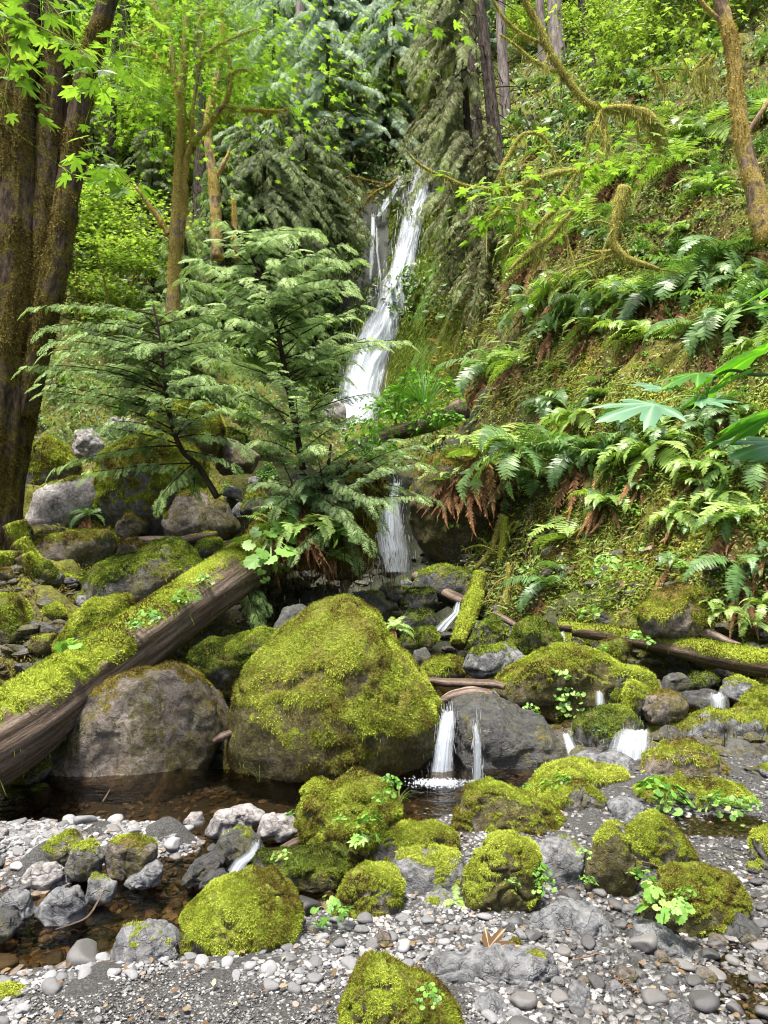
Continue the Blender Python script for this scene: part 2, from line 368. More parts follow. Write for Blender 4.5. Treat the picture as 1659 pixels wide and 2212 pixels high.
M['drift'] = bark_mat('driftwood', (.12, .085, .065), (.34, .27, .22), MOSS_Y, .62, .04, 20)

# small stones
def stone_mat(name, stops, rough=.7, spec=.35):
    m = NT(name); co = m.n('ShaderNodeTexCoord').outputs['Object']; t = m.attr('tint')
    col = m.ramp(t, stops); sp = m.noise(90, co, 5, .75)
    col = m.mix(m.ramp(sp, [(.3, .55), (.5, 0)]), col, m.mix(.75, col, (.02, .02, .02)))
    col = m.mix(m.ramp(sp, [(.55, 0), (.72, .45)]), col, m.mix(.6, col, (.7, .7, .7)))
    return m.fin(m.bsdf(col, rough, spec, Normal=m.bump(m.mix(.4, sp, m.noise(25, co, 3)), .6, .006)))
M['stone'] = stone_mat('pebble_stone', [(0, (.07, .07, .07)), (.25, (.13, .13, .13)), (.6, (.22, .22, .225)), (.86, (.33, .33, .335)), (.93, (.24, .17, .12)), (1, (.44, .44, .44))], .62, .4)
M['stone_dark'] = stone_mat('pebble_dark', [(0, (.03, .03, .03)), (.5, (.09, .088, .088)), (.85, (.19, .18, .17)), (1, (.40, .39, .38))], .4, .5)
M['stone_bed'] = stone_mat('pebble_bed', [(0, (.025, .018, .012)), (.4, (.08, .055, .035)), (.75, (.15, .115, .08)), (1, (.26, .22, .17))], .4, .5)

# ground
def ground_mat():
    m = NT('ground'); co = m.n('ShaderNodeTexCoord').outputs['Object']; z = m.attr('zone', True)
    sx = m.n('ShaderNodeSeparateXYZ', i_0=z); grav, green, wet = sx.outputs
    a = m.noise(2.2, co, 6, .7); b = m.noise(16, co, 6, .75); c = m.noise(120, co, 4, .8)
    soil = m.ramp(b, [(.3, (.012, .009, .005)), (.5, (.045, .033, .018)), (.68, (.10, .075, .042)), (.8, (.19, .155, .10))])
    mossc = m.ramp(m.noise(30, co, 5, .75), [(.3, (.03, .035, .006)), (.5, (.10, .105, .014)), (.65, (.21, .21, .025)), (.8, (.36, .35, .05))])
    mossg = m.ramp(m.noise(26, co, 5, .75, (1, 1, .35)), [(.3, (.010, .022, .003)), (.48, (.03, .075, .005)), (.62, (.08, .16, .008)), (.8, (.16, .28, .015))])
    mk = m.ramp(m.math('ADD', a, m.math('MULTIPLY', b, .5)), [(.62, 0), (.8, 1)])
    hill = m.mix(mk, soil, mossc)
    hill = m.mix(green, hill, mossg)
    gr = m.ramp(c, [(.3, (.03, .03, .028)), (.5, (.10, .097, .092)), (.65, (.20, .195, .19)), (.8, (.40, .39, .38))])
    col = m.mix(grav, hill, gr)
    wet_shade_rock = m.ramp(b, [(.35, (.006, .008, .005)), (.55, (.018, .024, .014)), (.75, (.04, .05, .03))])
    col = m.mix(wet, col, wet_shade_rock)
    rough = m.mix(wet, (.95,)*3, (.65,)*3)
    return m.fin(m.bsdf(col, rough, .3, Normal=m.bump(m.mix(grav, m.mix(.4, b, a), c), .9, .03)))
M['ground'] = ground_mat()

def water_mat(name='stream_water', tint=(.52, .43, .30), sc_=7, st=.55):
    m = NT(name); co = m.n('ShaderNodeTexCoord').outputs['Object']
    n1 = m.noise(sc_, co, 3, .55, (1, 1.6, 1), .6); n2 = m.noise(sc_*4.5, co, 2, .5)
    bp = m.bump(m.mix(.3, n1, n2), st, .03)
    fr = m.n('ShaderNodeFresnel', i_IOR=1.33, i_Normal=bp); gl = m.n('ShaderNodeBsdfGlossy', i_Roughness=.04, i_Normal=bp)
    tr = m.n('ShaderNodeBsdfTransparent', i_Color=(*tint, 1))
    f = m.math('MULTIPLY', fr.outputs[0], 1.3, clamp=True)
    mx = m.n('ShaderNodeMixShader', i_0=f); m.t.links.new(tr.outputs[0], mx.inputs[1]); m.t.links.new(gl.outputs[0], mx.inputs[2])
    return m.fin(mx.outputs[0])
M['water'] = water_mat()
def fall_mat(name, dens=0.5, su=9.0, sv=1.2):
    m = NT(name); uv = m.attr('fuv', True); sx = m.n('ShaderNodeSeparateXYZ', i_0=uv)
    s1 = m.noise(1.0, uv, 4, .6, (su*.8, sv*.4, 1), .4); s2 = m.noise(1.0, uv, 4, .65, (su*4, sv*1.6, 1), .3)
    edge = m.math('SUBTRACT', 1.0, m.math('POWER', m.math('ABSOLUTE', sx.outputs[0]), 2.5))
    v = m.math('ADD', m.mix(.4, s1, s2), m.math('MULTIPLY_ADD', edge, .30, -.20+dens*.1))
    al = m.ramp(v, [(.34, .0), (.52, .22), (.66, .62), (.84, .95)])
    d = m.bsdf((.72, .77, .83), .35, .6); t = m.n('ShaderNodeBsdfTranslucent', i_Color=(.85, .9, .95, 1))
    mx = m.n('ShaderNodeMixShader', i_0=.45); m.t.links.new(d, mx.inputs[1]); m.t.links.new(t.outputs[0], mx.inputs[2])
    tp = m.n('ShaderNodeBsdfTransparent'); m2 = m.n('ShaderNodeMixShader'); m.set(m2.inputs[0], al)
    m.t.links.new(tp.outputs[0], m2.inputs[1]); m.t.links.new(mx.outputs[0], m2.inputs[2])
    return m.fin(m2.outputs[0])
M['fall'] = fall_mat('falling_water')
_m = NT('water_drops'); _tp = _m.n('ShaderNodeBsdfTransparent'); _mx = _m.n('ShaderNodeMixShader', i_0=.6); _m.t.links.new(_tp.outputs[0], _mx.inputs[1]); _m.t.links.new(_m.bsdf((.78, .83, .88), .2, .7), _mx.inputs[2]); M['drop'] = _m.fin(_mx.outputs[0])

# ------------------------------------------------------------------ terrain: control points in the world, joined by a smooth surface
def G(px, py, z): Y = (CH-z)*F/(py-CY); return P(px, py, Y)          # the point at height z seen at a pixel below eye level
ctl = []
for px, py, z in [(60, 1765, -.26), (200, 1755, -.28), (350, 1745, -.28), (500, 1730, -.28), (650, 1735, -.26), (800, 1740, -.24), (950, 1725, -.26), (1060, 1712, -.22), (-150, 1740, -.2), (-400, 1740, .2),
    (700, 1815, -.18), (560, 1870, -.17), (480, 1915, -.2), (400, 1945, -.2), (300, 1975, -.2), (200, 1960, -.18), (100, 2020, -.2), (40, 2060, -.2), (200, 2045, -.2), (-150, 2030, -.2), (-500, 2000, .1), (20, 1920, -.13), (350, 1905, -.17), (430, 1815, -.14), (560, 1800, -.12), (640, 1900, -.16), (640, 1955, -.14), (720, 1880, -.12),
    (300, 1795, .0), (210, 1800, .01), (110, 1815, .01), (20, 1800, -.01), (370, 1800, -.03), (20, 1850, .0), (100, 1855, -.01), (170, 1880, -.06), (-100, 1850, .0),
    (100, 2125, .0), (200, 2105, .01), (330, 2095, .01), (440, 2085, .02), (560, 2065, .03), (700, 2035, .03), (820, 2000, .02), (950, 1990, .03), (1100, 2040, .03), (1300, 2050, .02), (1450, 2110, .0), (1620, 2120, -.03), (1620, 2200, -.02), (1300, 2170, .03), (-60, 2140, -.02), (100, 2212, .04), (829, 2212, .05), (1500, 2212, .02), (829, 2700, .07), (-400, 2500, .1), (2100, 2500, .12), (829, 4000, .1),
    (1560, 1960, -.03), (1640, 1960, .0), (1480, 1880, .0), (1250, 1830, .02), (1450, 1775, .02), (1600, 1790, .0), (1250, 1790, .03), (1100, 1800, .02), (950, 1850, .02), (900, 1760, -.16), (1000, 1780, .0), (1350, 1690, .06), (1500, 1690, .08), (1640, 1700, .05), (1900, 1800, .08), (2300, 1800, .12)]:
    ctl.append(G(px, py, z))
for x, y, z in [(-.8, 7, -.1), (-.8, 8.5, .1), (0, 8.2, .05), (-.3, 9.5, .15), (.5, 9.6, .3), (.1, 10.6, .5), (-1.2, 10.3, .7), (-2.2, 7.2, .1), (-3.2, 6.5, .3), (-2.6, 5.4, .0), (.4, 6.8, -.1), (1.0, 5.9, -.1), (1.2, 6.8, -.02), (1.6, 7.6, .1), (1.0, 8.4, .15), (2.2, 6.7, -.04), (2.5, 5.75, -.06), (1.7, 5.6, -.05), (3.4, 5.9, -.05), (3.2, 7.3, .2), (1.3, 9.3, .4), (.8, 10.8, .55), (.4, 12.2, .65), (0.3, 12.9, .7),
    (.2, 13.9, 2.1), (-.3, 16, 2.6), (-.4, 19, 3.4), (-.7, 21.2, 3.9), (-14, 3, 3), (-8, 2, 1.5), (-6, 5, 1.0), (14, 3, 8), (9, 2, 4), (6, 3, 1.2), (0, -6, .5), (-12, -6, 2), (12, -6, 4), (5, 0, .7), (-5, 0, .6)]:
    ctl.append(np.array([x, y, z], float))
for px, py, Y in [(60, 1330, 7.2), (30, 1200, 8.6), (100, 1215, 8.6), (200, 1300, 7.9), (130, 1160, 9.6), (150, 1080, 11), (280, 1150, 10.3), (430, 1150, 10.3), (450, 1060, 12), (560, 1100, 11.8), (600, 1020, 13.5), (320, 960, 13.5), (420, 930, 14.5), (100, 930, 14), (200, 900, 15.5), (560, 930, 16), (680, 960, 17),
    (-100, 1000, 12), (-300, 1000, 10), (-500, 800, 12), (60, 700, 19), (200, 700, 20), (330, 700, 21), (450, 780, 20), (560, 800, 21), (640, 830, 21.5), (680, 760, 23), (730, 700, 24.2), (740, 600, 25), (600, 600, 26), (450, 550, 27), (250, 500, 28), (60, 500, 27), (-200, 500, 24), (-600, 400, 22),
    (760, 480, 25.9), (700, 400, 28), (840, 370, 27.2), (895, 345, 28), (860, 470, 26.2), (830, 560, 25.6), (790, 500, 25.7), (775, 600, 25.2), (600, 300, 34), (400, 250, 37), (200, 200, 40), (0, 200, 38), (750, 200, 40), (900, 230, 38), (900, 80, 50), (600, 60, 54), (300, 0, 54), (0, 0, 54), (1050, 200, 36),
    (960, 370, 25.4), (950, 470, 24.4), (935, 560, 23.8), (925, 650, 22.8), (905, 720, 22.3), (885, 800, 21.6), (870, 880, 21), (1000, 560, 21.5), (990, 680, 19.8), (970, 780, 18.8), (960, 870, 17.2), (920, 950, 17), (900, 1010, 14.6), (980, 1000, 12.6), (1000, 1100, 11.9), (1060, 1210, 10.9), (960, 1220, 11.3), (1080, 1290, 10.1), (1040, 850, 15.5), (1060, 700, 17),
    (1080, 400, 20), (1090, 500, 17.6), (1100, 600, 16.4), (1120, 700, 15.0), (1120, 850, 13.4), (1110, 1000, 12.0), (1110, 1120, 11.0), (1150, 1300, 9.2), (1130, 1200, 10.2), (1200, 200, 28), (1190, 300, 23), (1200, 450, 17.2), (1220, 600, 14.2), (1230, 800, 12.2), (1220, 1000, 11.0), (1210, 1150, 9.9), (1210, 1290, 9.0), (1230, 1345, 8.5),
    (1350, 1345, 8.2), (1340, 1200, 8.9), (1340, 1050, 9.6), (1340, 900, 10.4), (1340, 750, 11.5), (1340, 600, 12.8), (1340, 450, 14.8), (1340, 300, 18), (1340, 180, 22), (1340, 60, 30), (1200, 60, 38), (1060, 50, 46),
    (1500, 1330, 7.8), (1500, 1200, 8.2), (1500, 1050, 8.8), (1500, 900, 9.5), (1500, 750, 10.3), (1500, 600, 11.4), (1500, 450, 13), (1500, 300, 15), (1500, 150, 18.5), (1500, 20, 25),
    (1660, 1360, 7.4), (1660, 1200, 7.7), (1660, 1000, 8.3), (1660, 800, 9.2), (1660, 600, 10.4), (1660, 400, 12.3), (1660, 200, 15), (1660, 0, 20), (1900, 1360, 6.8), (1900, 1000, 7.6), (1900, 600, 9.2), (1900, 200, 12.5), (2300, 1200, 6.4), (2300, 600, 8), (2300, 100, 11), (3200, 900, 6), (3200, 200, 8)]:
    ctl.append(P(px, py, Y))
for px, py, Y, dz in [(924, 355, 26.2, .0), (910, 400, 25.9, 0), (899, 449, 25.4, 0), (889, 500, 25, 0), (881, 543, 24.7, 0), (867, 586, 24.4, 0), (850, 637, 24.2, 0), (836, 686, 23.9, 0), (813, 743, 23.6, 0), (790, 800, 23.3, 0), (776, 857, 23, 0), (767, 905, 22.6, 0), (760, 940, 21.5, 0)]:
    ctl.append(P(px, py, Y))
for x, y, z in [(-60, 60, 30), (-60, 20, 14), (-50, -10, 8), (60, 60, 60), (60, 10, 45), (50, -10, 30), (0, 90, 62), (-40, 90, 55), (40, 90, 75), (0, -20, 2), (-25, 40, 22), (25, 40, 35), (20, 25, 22)]:
    ctl.append(np.array([x, y, z], float))
ctl = np.array(ctl); _keep = [0]
for i in range(1, len(ctl)):
    if np.min(np.linalg.norm(ctl[_keep, :2]-ctl[i, :2], axis=1)) > 0.06: _keep.append(i)
ctl = ctl[_keep]
def _phi(a, b): return np.sqrt(((a[:, None, :2]-b[None, :, :2])**2).sum(-1)+0.01)
_n = len(ctl); _A = np.zeros((_n+3, _n+3)); _A[:_n, :_n] = -_phi(ctl, ctl)-np.eye(_n)*0.03; _A[:_n, _n] = 1; _A[:_n, _n+1:] = ctl[:, :2]; _A[_n, :_n] = 1; _A[_n+1:, :_n] = ctl[:, :2].T
_w = np.linalg.solve(_A, np.concatenate([ctl[:, 2], [0, 0, 0]]))
def Zraw(x, y):
    sh = np.shape(x); p = np.column_stack([np.ravel(x), np.ravel(y)]); o = np.empty(len(p))
    for i in range(0, len(p), 20000):
        q = p[i:i+20000]; o[i:i+20000] = -_phi(q, ctl)@_w[:_n]+_w[_n]+q@_w[_n+1:]
    return o.reshape(sh)
def Znoise(x, y):
    p = np.stack([x, y, np.zeros_like(x)], -1); s = sstep(6.2, 10, y+0.8*np.abs(x))
    return s*(0.36*fbm(p*0.55, 3, 4)+0.42*fbm(p*1.5, 9, 3)+0.16*fbm(p*3.4, 11, 2))+0.012*fbm(p*6, 5, 3)
GX = np.arange(-32, 32.01, .16); GY = np.arange(-2, 62.01, .16)
_gx, _gy = np.meshgrid(GX, GY); H = Zraw(_gx, _gy)+Znoise(_gx, _gy)
def Z(x, y):
    x = np.asarray(x, float); y = np.asarray(y, float)
    u = np.clip((x-GX[0])/.16, 0, len(GX)-1.001); v = np.clip((y-GY[0])/.16, 0, len(GY)-1.001); i = u.astype(int); j = v.astype(int); a = u-i; b = v-j
    return (H[j, i]*(1-a)+H[j, i+1]*a)*(1-b)+(H[j+1, i]*(1-a)+H[j+1, i+1]*a)*b
def Znormal(x, y, e=.16):
    return nrm(np.stack([-(Z(x+e, y)-Z(x-e, y))/(2*e), -(Z(x, y+e)-Z(x, y-e))/(2*e), np.ones(np.shape(x))], -1))
_YS = 1.6*1.012**np.arange(0, 300)
def hit(px, py):
    """First point of the ground met by the sight line through each pixel (ground points for things that stand there)."""
    px = np.atleast_1d(np.asarray(px, float)); py = np.atleast_1d(np.asarray(py, float)); out = np.full((len(px), 3), np.nan)
    kx = (px-CX)/F; kz = -(py-CY)/F
    done = np.zeros(len(px), bool); prev = np.full(len(px), _YS[0])
    for Yv in _YS[1:]:
        below = (CH+kz*Yv < Z(kx*Yv, np.full(len(px), Yv))) & ~done
        if below.any():
            lo, hi = prev[below].copy(), np.full(below.sum(), Yv)
            for _ in range(8):
                md = (lo+hi)/2; bb = CH+kz[below]*md < Z(kx[below]*md, md); hi = np.where(bb, md, hi); lo = np.where(bb, lo, md)
            out[below] = np.column_stack([kx[below]*hi, hi, CH+kz[below]*hi]); done |= below
        prev[~done] = Yv
    return out
def pix(p): return CX+F*p[..., 0]/p[..., 1], CY-F*(p[..., 2]-CH)/p[..., 1]

def build_ground():
    s = np.linspace(-1.5, 1.5, 430); s = s*(0.55+0.45*np.abs(s)/1.5); yy = np.concatenate([np.linspace(-8, 1.5, 24), 1.5*1.0115**np.arange(1, 365)])
    S, Yg = np.meshgrid(s, yy); X = S*(np.maximum(Yg, 0)*1.0+5.0); 
    z = Zraw(X, Yg)+Znoise(X, Yg)
    V = np.stack([X, Yg, z], -1); du = np.gradient(V, axis=1); dv = np.gradient(V, axis=0); N = nrm(np.cross(du, dv))
    am = sstep(6.5, 10, Yg+.8*np.abs(X)); p = V.copy()
    near_cliff = am*sstep(.85, .6, N[..., 2])
    V = V+N*(am*(.10*fbm(p*1.7, 31, 3)+.07*fbm(p*5, 33, 3)))[..., None]+N*(near_cliff*.12*fbm(p*np.array([3, 3, .9]), 41, 4))[..., None]
    V[..., 2] += (1-am)*.008*fbm(p*22, 51, 2)
    r, c = X.shape; a = np.arange(r-1)[:, None]*c+np.arange(c-1); Q = np.stack([a, a+1, a+c+1, a+c], -1)
    px, py = pix(np.where(Yg[..., None] > .5, V, np.array([0, 1, 0])))
    grav = 1-sstep(5.4, 6.6, Yg+.2*np.abs(X)+.5*fbm(np.stack([X, Yg, 0*X], -1)*1.5, 61, 3))
    fx = np.interp(z, [3.8, 5.5, 7.5, 9.5, 12.5], [-.9, -.4, .3, .85, 1.4])   # the chute of the falls, by height
    dxx = X-fx; hi = sstep(3.3, 4.6, z)*sstep(14.5, 12.5, z)*sstep(19, 21, Yg)*sstep(29, 26, Yg)
    green = hi*sstep(.35, .7, dxx)*sstep(2.2, 1.2, dxx)
    green = np.maximum(green, hi*sstep(-2.0, -2.6, dxx)*sstep(-5, -3.5, dxx)*.8)
    green = np.maximum(green, .55*sstep(1.6, .8, z)*sstep(8.5, 9.5, Yg)*sstep(1.2, 2, X))
    wet = hi*sstep(-2.8, -1.8, dxx)*sstep(.5, .2, dxx)
    wet = np.maximum(wet, sstep(3, 1.5, np.abs(X-.2))*sstep(7, 9, Yg)*sstep(16, 14, Yg)*.9)  # ravine bed: wet stone, also darkened to stand for shade in the hollow
    g = Geo(); g.add(V, Q.reshape(-1, 4), zone=np.stack([grav, green, wet], -1).reshape(-1, 3))
    tag(g.obj('ground', M['ground'], smooth=True), kind='structure')
build_ground()
def water_sheet(name, poly, z, zfun=None, res=.04):
    poly = np.array([G(a, b, z)[:2] for a, b in poly]); x0, y0 = poly.min(0); x1, y1 = poly.max(0)
    xs = np.arange(x0, x1, res); ys = np.arange(y0, y1, res); X, Yg = np.meshgrid(xs, ys); ins = np.zeros(X.shape, bool)
    j = len(poly)-1
    for i in range(len(poly)):
        xi, yi = poly[i]; xj, yj = poly[j]
        ins ^= ((yi > Yg) != (yj > Yg)) & (X < (xj-xi)*(Yg-yi)/(yj-yi+1e-12)+xi); j = i
    p = np.stack([X, Yg, 0*X], -1); V = p.copy(); V[..., 2] = z+.004*fbm(p*6, 3, 3)+.003*fbm(p*16, 4, 2)
    c = X.shape[1]; a = (np.arange(X.shape[0]-1)[:, None]*c+np.arange(c-1)); k = ins[:-1, :-1]; a = a[k]
    Q = np.stack([a, a+1, a+c+1, a+c], -1); us = np.unique(Q); mp = np.zeros(V.size//3, int); mp[us] = np.arange(len(us))
    g = Geo(); g.add(V.reshape(-1, 3)[us], mp[Q]); return tag(g.obj(name, M['water'], smooth=True), kind='structure')
water_sheet('water', [(-700, 1660), (500, 1660), (1150, 1660), (1190, 1720), (1010, 1790), (900, 1860), (760, 1930), (700, 2010), (500, 2090), (300, 2110), (0, 2200), (-700, 2300)], -.085)
water_sheet('water', [(1380, 1870), (1470, 1880), (1760, 1900), (1800, 2300), (1450, 2250), (1400, 2130), (1500, 2080), (1540, 1990)], -.022)
water_sheet('water', [(1280, 1760), (1420, 1740), (1900, 1735), (1900, 1800), (1500, 1810), (1300, 1800)], .022)
water_sheet('water', [(1330, 1440), (1700, 1425), (1950, 1500), (1950, 1535), (1420, 1530), (1290, 1560), (1180, 1560)], .04)
water_sheet('water', [(880, 1360), (1320, 1380), (1330, 1490), (1060, 1560), (900, 1520)], .12)
# ------------------------------------------------------------------ rocks: silhouette in the vertical plane, real thickness behind and in front
def moss_cushion(Vn, p, amt, seed, thr, lean=.9):
    return np.clip(.5+(Vn[:, 2]*lean-thr)+.55*fbm(p, seed, 3), 0, 1)
def tufts(g, p, n, size, down=.45, out=.7, wid=1.0, var=.5, lib=TUFT):
    m = len(p)
    if not m: return
    d = n*out+rdir(m)*.55; d[:, 2] -= down*np.sqrt(np.clip(1-n[:, 2]**2, 0, 1))
    L = size*(1+var*R.normal(size=m)*.6).clip(.35, 2.2)
    Mx = frame(d, rdir(m), L); Mx[:, :, 1] *= wid
    base = .56+.9*fbm(p*9., 77, 4, .6)+1.0*fbm(p*2.7, 79, 3, .6)+.35*(R.random(m)-.5)
    W, Q, T, t = inst(lib, Mx, p-n*size*.12, np.clip(base, 0, 1)); g.add(W, Q, T, tint=t)
def rock(name, label, cat, poly, Y, thick=.8, moss=.3, mat='rock', tuft='y', seed=0, group=None, facets=5, tden=1.0, tthr=.5, lvl=None, rough=1.0, tl=1.0, flank=0):
    """moss: height of the threshold on upward-facing stone (low = much moss, 2 = bare)."""
    pts = np.array([P(a, b, Y) for a, b in poly]); xz = pts[:, [0, 2]]; A = xz; B = np.roll(xz, -1, 0); cr = A[:, 0]*B[:, 1]-B[:, 0]*A[:, 1]; ar = cr.sum()/2
    c = ((A+B)*cr[:, None]).sum(0)/(6*ar) if abs(ar) > 1e-6 else xz.mean(0)
    th = np.linspace(-np.pi, np.pi, 241); r = np.zeros(241)
    for k, t in enumerate(th):
        d = np.array([math.cos(t), math.sin(t)]); e = B-A; den = d[0]*e[:, 1]-d[1]*e[:, 0]; q = A-c
        with np.errstate(all='ignore'):
            s = (q[:, 0]*e[:, 1]-q[:, 1]*e[:, 0])/den; u = (q[:, 0]*d[1]-q[:, 1]*d[0])/den
        ok = (s > 0) & (u >= -1e-6) & (u <= 1+1e-6); r[k] = s[ok].max() if ok.any() else 0
    r = np.convolve(np.concatenate([r[-5:-1], r, r[1:5]]), np.ones(5)/5, 'same')[4:-4]; r = np.maximum(r, .2*r.max())
    W = xz[:, 0].max()-xz[:, 0].min(); Hh = xz[:, 1].max()-xz[:, 1].min(); size = (W+Hh)/2; D = thick*min(W, 1.4*Hh if Hh < W else W)/2
    pxs = size/Y*F
    if lvl is None: lvl = 6 if pxs > 170 else 5 if pxs > 70 else 4 if pxs > 30 else 3
    d, T = ICO[lvl]; rg = np.random.default_rng(seed+11)
    sd = d.copy()
    for _ in range(facets):
        n = nrm(rg.normal(size=3)*[1, 1.3, 1]); o = rg.uniform(.66, .9); e = np.maximum(sd@n-o, 0); sd = sd-n*(e*.9)[:, None]*np.array([.75, 1, .75])
    ln = np.linalg.norm(sd, axis=1, keepdims=True); dd = sd/ln; ln = ln[:, 0]
    ang = np.arctan2(dd[:, 2], dd[:, 0]); s = np.sqrt(dd[:, 0]**2+dd[:, 2]**2); rr = np.interp(ang, th, r)
    lat = s**.72; V = np.stack([c[0]+np.cos(ang)*rr*lat*ln, Y+np.sign(dd[:, 1])*np.abs(dd[:, 1])**.85*D*ln, c[1]+np.sin(ang)*rr*lat*ln], -1)
    def normals(V):
        N = np.zeros_like(V); fn = np.cross(V[T[:, 1]]-V[T[:, 0]], V[T[:, 2]]-V[T[:, 0]])
        for k in range(3): np.add.at(N, T[:, k], fn)
        return nrm(N)
    q = V/size*2.2+seed*5.7; n0 = normals(V)
    rid = 1-2*np.abs(fbm(q*1.2, seed, 3)); am = size*rough
    cr = np.abs(fbm(q*.9+3, seed+21, 3)); V = V+n0*(am*(.035*rid+.040*fbm(q*2.2, seed+5, 4)+.022*fbm(q*6, seed+9, 4, .6)-(.05 if size < .5 else .018)*sstep(.07, 0, cr)))[:, None]
    n1 = normals(V); mo = np.clip(.5+(n1[:, 2]-moss)*.9+.5*fbm(q*1.5, seed+3, 5, .6)+.45*fbm(V*9, seed+8, 4, .6), 0, 1) if moss < 1.5 else np.zeros(len(V))
    if moss < 1.5: V = V+n1*(sstep(.45, .7, mo)*(min(size*.022, .012)+.002+.016*fbm(V*13, seed+2, 2)*min(1, size*2)))[:, None]
    base = np.array([c[0], Y, xz[:, 1].min()])
    g = Geo(); g.add(V, T=T, moss=mo); o = g.obj(name, M[mat], smooth=True, loc=base); tag(o, label, cat, group)
    if moss < 1.5 and tden > 0:
        f = mo[T].mean(1); fac = sstep(tthr-.05, tthr+.12, f); nf = nrm(np.cross(V[T[:, 1]]-V[T[:, 0]], V[T[:, 2]]-V[T[:, 0]]))
        fac = fac*np.where(nf[:, 1] > .45, .15, 1)*np.where(nf[:, 2] < -.5, .1, 1)
        At = .5*np.linalg.norm(np.cross(V[T[:, 1]]-V[T[:, 0]], V[T[:, 2]]-V[T[:, 0]]), axis=1); S = max(.0085, Y*.0026)*tl
        cnt = int(min(60000, tden*(At*fac).sum()/(S*S*.26)*2.6))
        if cnt > 40:
            p, n, i = surf_sample(V, T, cnt, fac); hh = fbm(p*(16 if Y < 5 else 9), 55, 3) > -.10-.3*R.random(len(p)); p, n = p[hh], n[hh]; gm = Geo(); tufts(gm, p, n, S)
            # longer strands hanging from the lower rim of the moss
            pass; steep = fac*np.where((nf[:, 2] < .35) & (nf[:, 2] > -.6), 1.0, 0)
            if steep.sum() > 0 and cnt > 400:
                p, n, i = surf_sample(V, T, cnt//10, steep); tufts(gm, p, n, S*2.0, down=2.2, out=.35, wid=.45)
            gm.V = [v-base for v in gm.V]; gm.obj('moss', M['moss_'+tuft], o)
    if flank:
        ff = np.where(nf[:, 1] > .4, 0, 1)*np.where(nf[:, 2] < -.6, .2, 1)*sstep(.0, .25, fbm(V[T].mean(1)*2.2, seed+40, 3)+.1)*(1-fac*.9); gm = Geo(); p, n, i = surf_sample(V, T, int(flank*9000), ff); tufts(gm, p, n, S*1.15, down=1.8, out=.4, wid=.6); gm.V = [v-base for v in gm.V]; gm.obj('dry_moss', M['moss_b'], o)
    return o
def shift(poly, dx, dy): return [(a+dx, b+dy) for a, b in poly]
RK = []
def rk(label, poly, Y, **k): RK.append((label, poly, Y, k))
# foreground and pool
rk('huge domed boulder at the pool, bright moss cap over bare brown flanks', [(498, 1600), (515, 1500), (560, 1420), (610, 1365), (680, 1318), (745, 1303), (800, 1330), (850, 1400), (905, 1470), (950, 1535), (948, 1590), (900, 1640), (850, 1675), (780, 1700), (690, 1712), (600, 1712), (540, 1690), (505, 1645)], 5.75, thick=.85, moss=.12, mat='rock_brown', seed=1, facets=1, tthr=.5, tden=1.1, flank=2.6, rough=.75)
rk('large grey brown boulder under the slanting log, moss only in dark streaks', [(90, 1670), (130, 1600), (200, 1500), (330, 1440), (400, 1405), (450, 1445), (485, 1510), (492, 1570), (465, 1625), (430, 1690), (400, 1722), (300, 1722), (180, 1715), (105, 1700)], 5.75, thick=.8, moss=.66, mat='rock_warm', tuft='b', seed=2, facets=3, flank=.5, rough=.8, tden=.5)
rk('dark wet bare boulder beside the little cascade into the pool', [(975, 1600), (972, 1520), (1040, 1505), (1120, 1528), (1180, 1560), (1222, 1618), (1228, 1665), (1150, 1695), (1050, 1692), (985, 1685)], 5.75, thick=.8, moss=1.15, mat='rock_wet', tuft='b', seed=3, facets=6, tden=.4)
rk('heart shaped moss covered rock with leafy plants, at the pool outlet', [(650, 1750), (658, 1712), (680, 1702), (712, 1713), (740, 1688), (780, 1681), (832, 1700), (857, 1740), (860, 1800), (845, 1850), (780, 1870), (700, 1868), (655, 1825)], 4.0, thick=.85, moss=-0.11, seed=4, facets=2)
rk('low dark green mossy rock in front of the heart shaped one', [(543, 1885), (560, 1845), (640, 1838), (720, 1850), (765, 1880), (745, 1925), (600, 1925), (545, 1912)], 3.75, thick=.8, moss=0.24, mat='rock_green', tuft='g', seed=5)
rk('wide yellow green moss mound on the pebble bar with a few grey bare spots', [(398, 2015), (410, 1970), (450, 1930), (520, 1905), (585, 1900), (600, 1918), (640, 1950), (655, 1985), (642, 2025), (600, 2060), (520, 2072), (440, 2062), (403, 2040)], 3.15, thick=.9, moss=-0.01, seed=6, facets=3, tden=1.2)
rk('rounded mossy rock at the stream edge right of the wide moss mound', [(725, 1955), (750, 1903), (790, 1880), (850, 1886), (868, 1920), (867, 1975), (820, 2005), (760, 2000), (722, 1985)], 3.35, thick=.9, moss=0.16, seed=7, facets=3)
rk('long low mossy rock right of the heart shaped one', [(806, 1850), (815, 1800), (870, 1786), (950, 1790), (990, 1815), (975, 1862), (900, 1885), (830, 1885)], 3.85, thick=.8, moss=0.24, seed=8)
rk('flat grey slab with moss on its left end, among the mossy rocks', [(833, 1895), (860, 1850), (920, 1838), (990, 1850), (1012, 1890), (1000, 1940), (920, 1950), (855, 1940)], 3.55, thick=.8, moss=0.75, mat='rock_grey', seed=9)
rk('tall brown boulder with an orange and green moss front', [(995, 1965), (1005, 1900), (1030, 1850), (1060, 1820), (1110, 1813), (1152, 1835), (1168, 1890), (1152, 1955), (1122, 2010), (1070, 2030), (1025, 2015), (997, 1995)], 3.35, thick=.8, moss=0.39, mat='rock_brown', seed=10, facets=4)
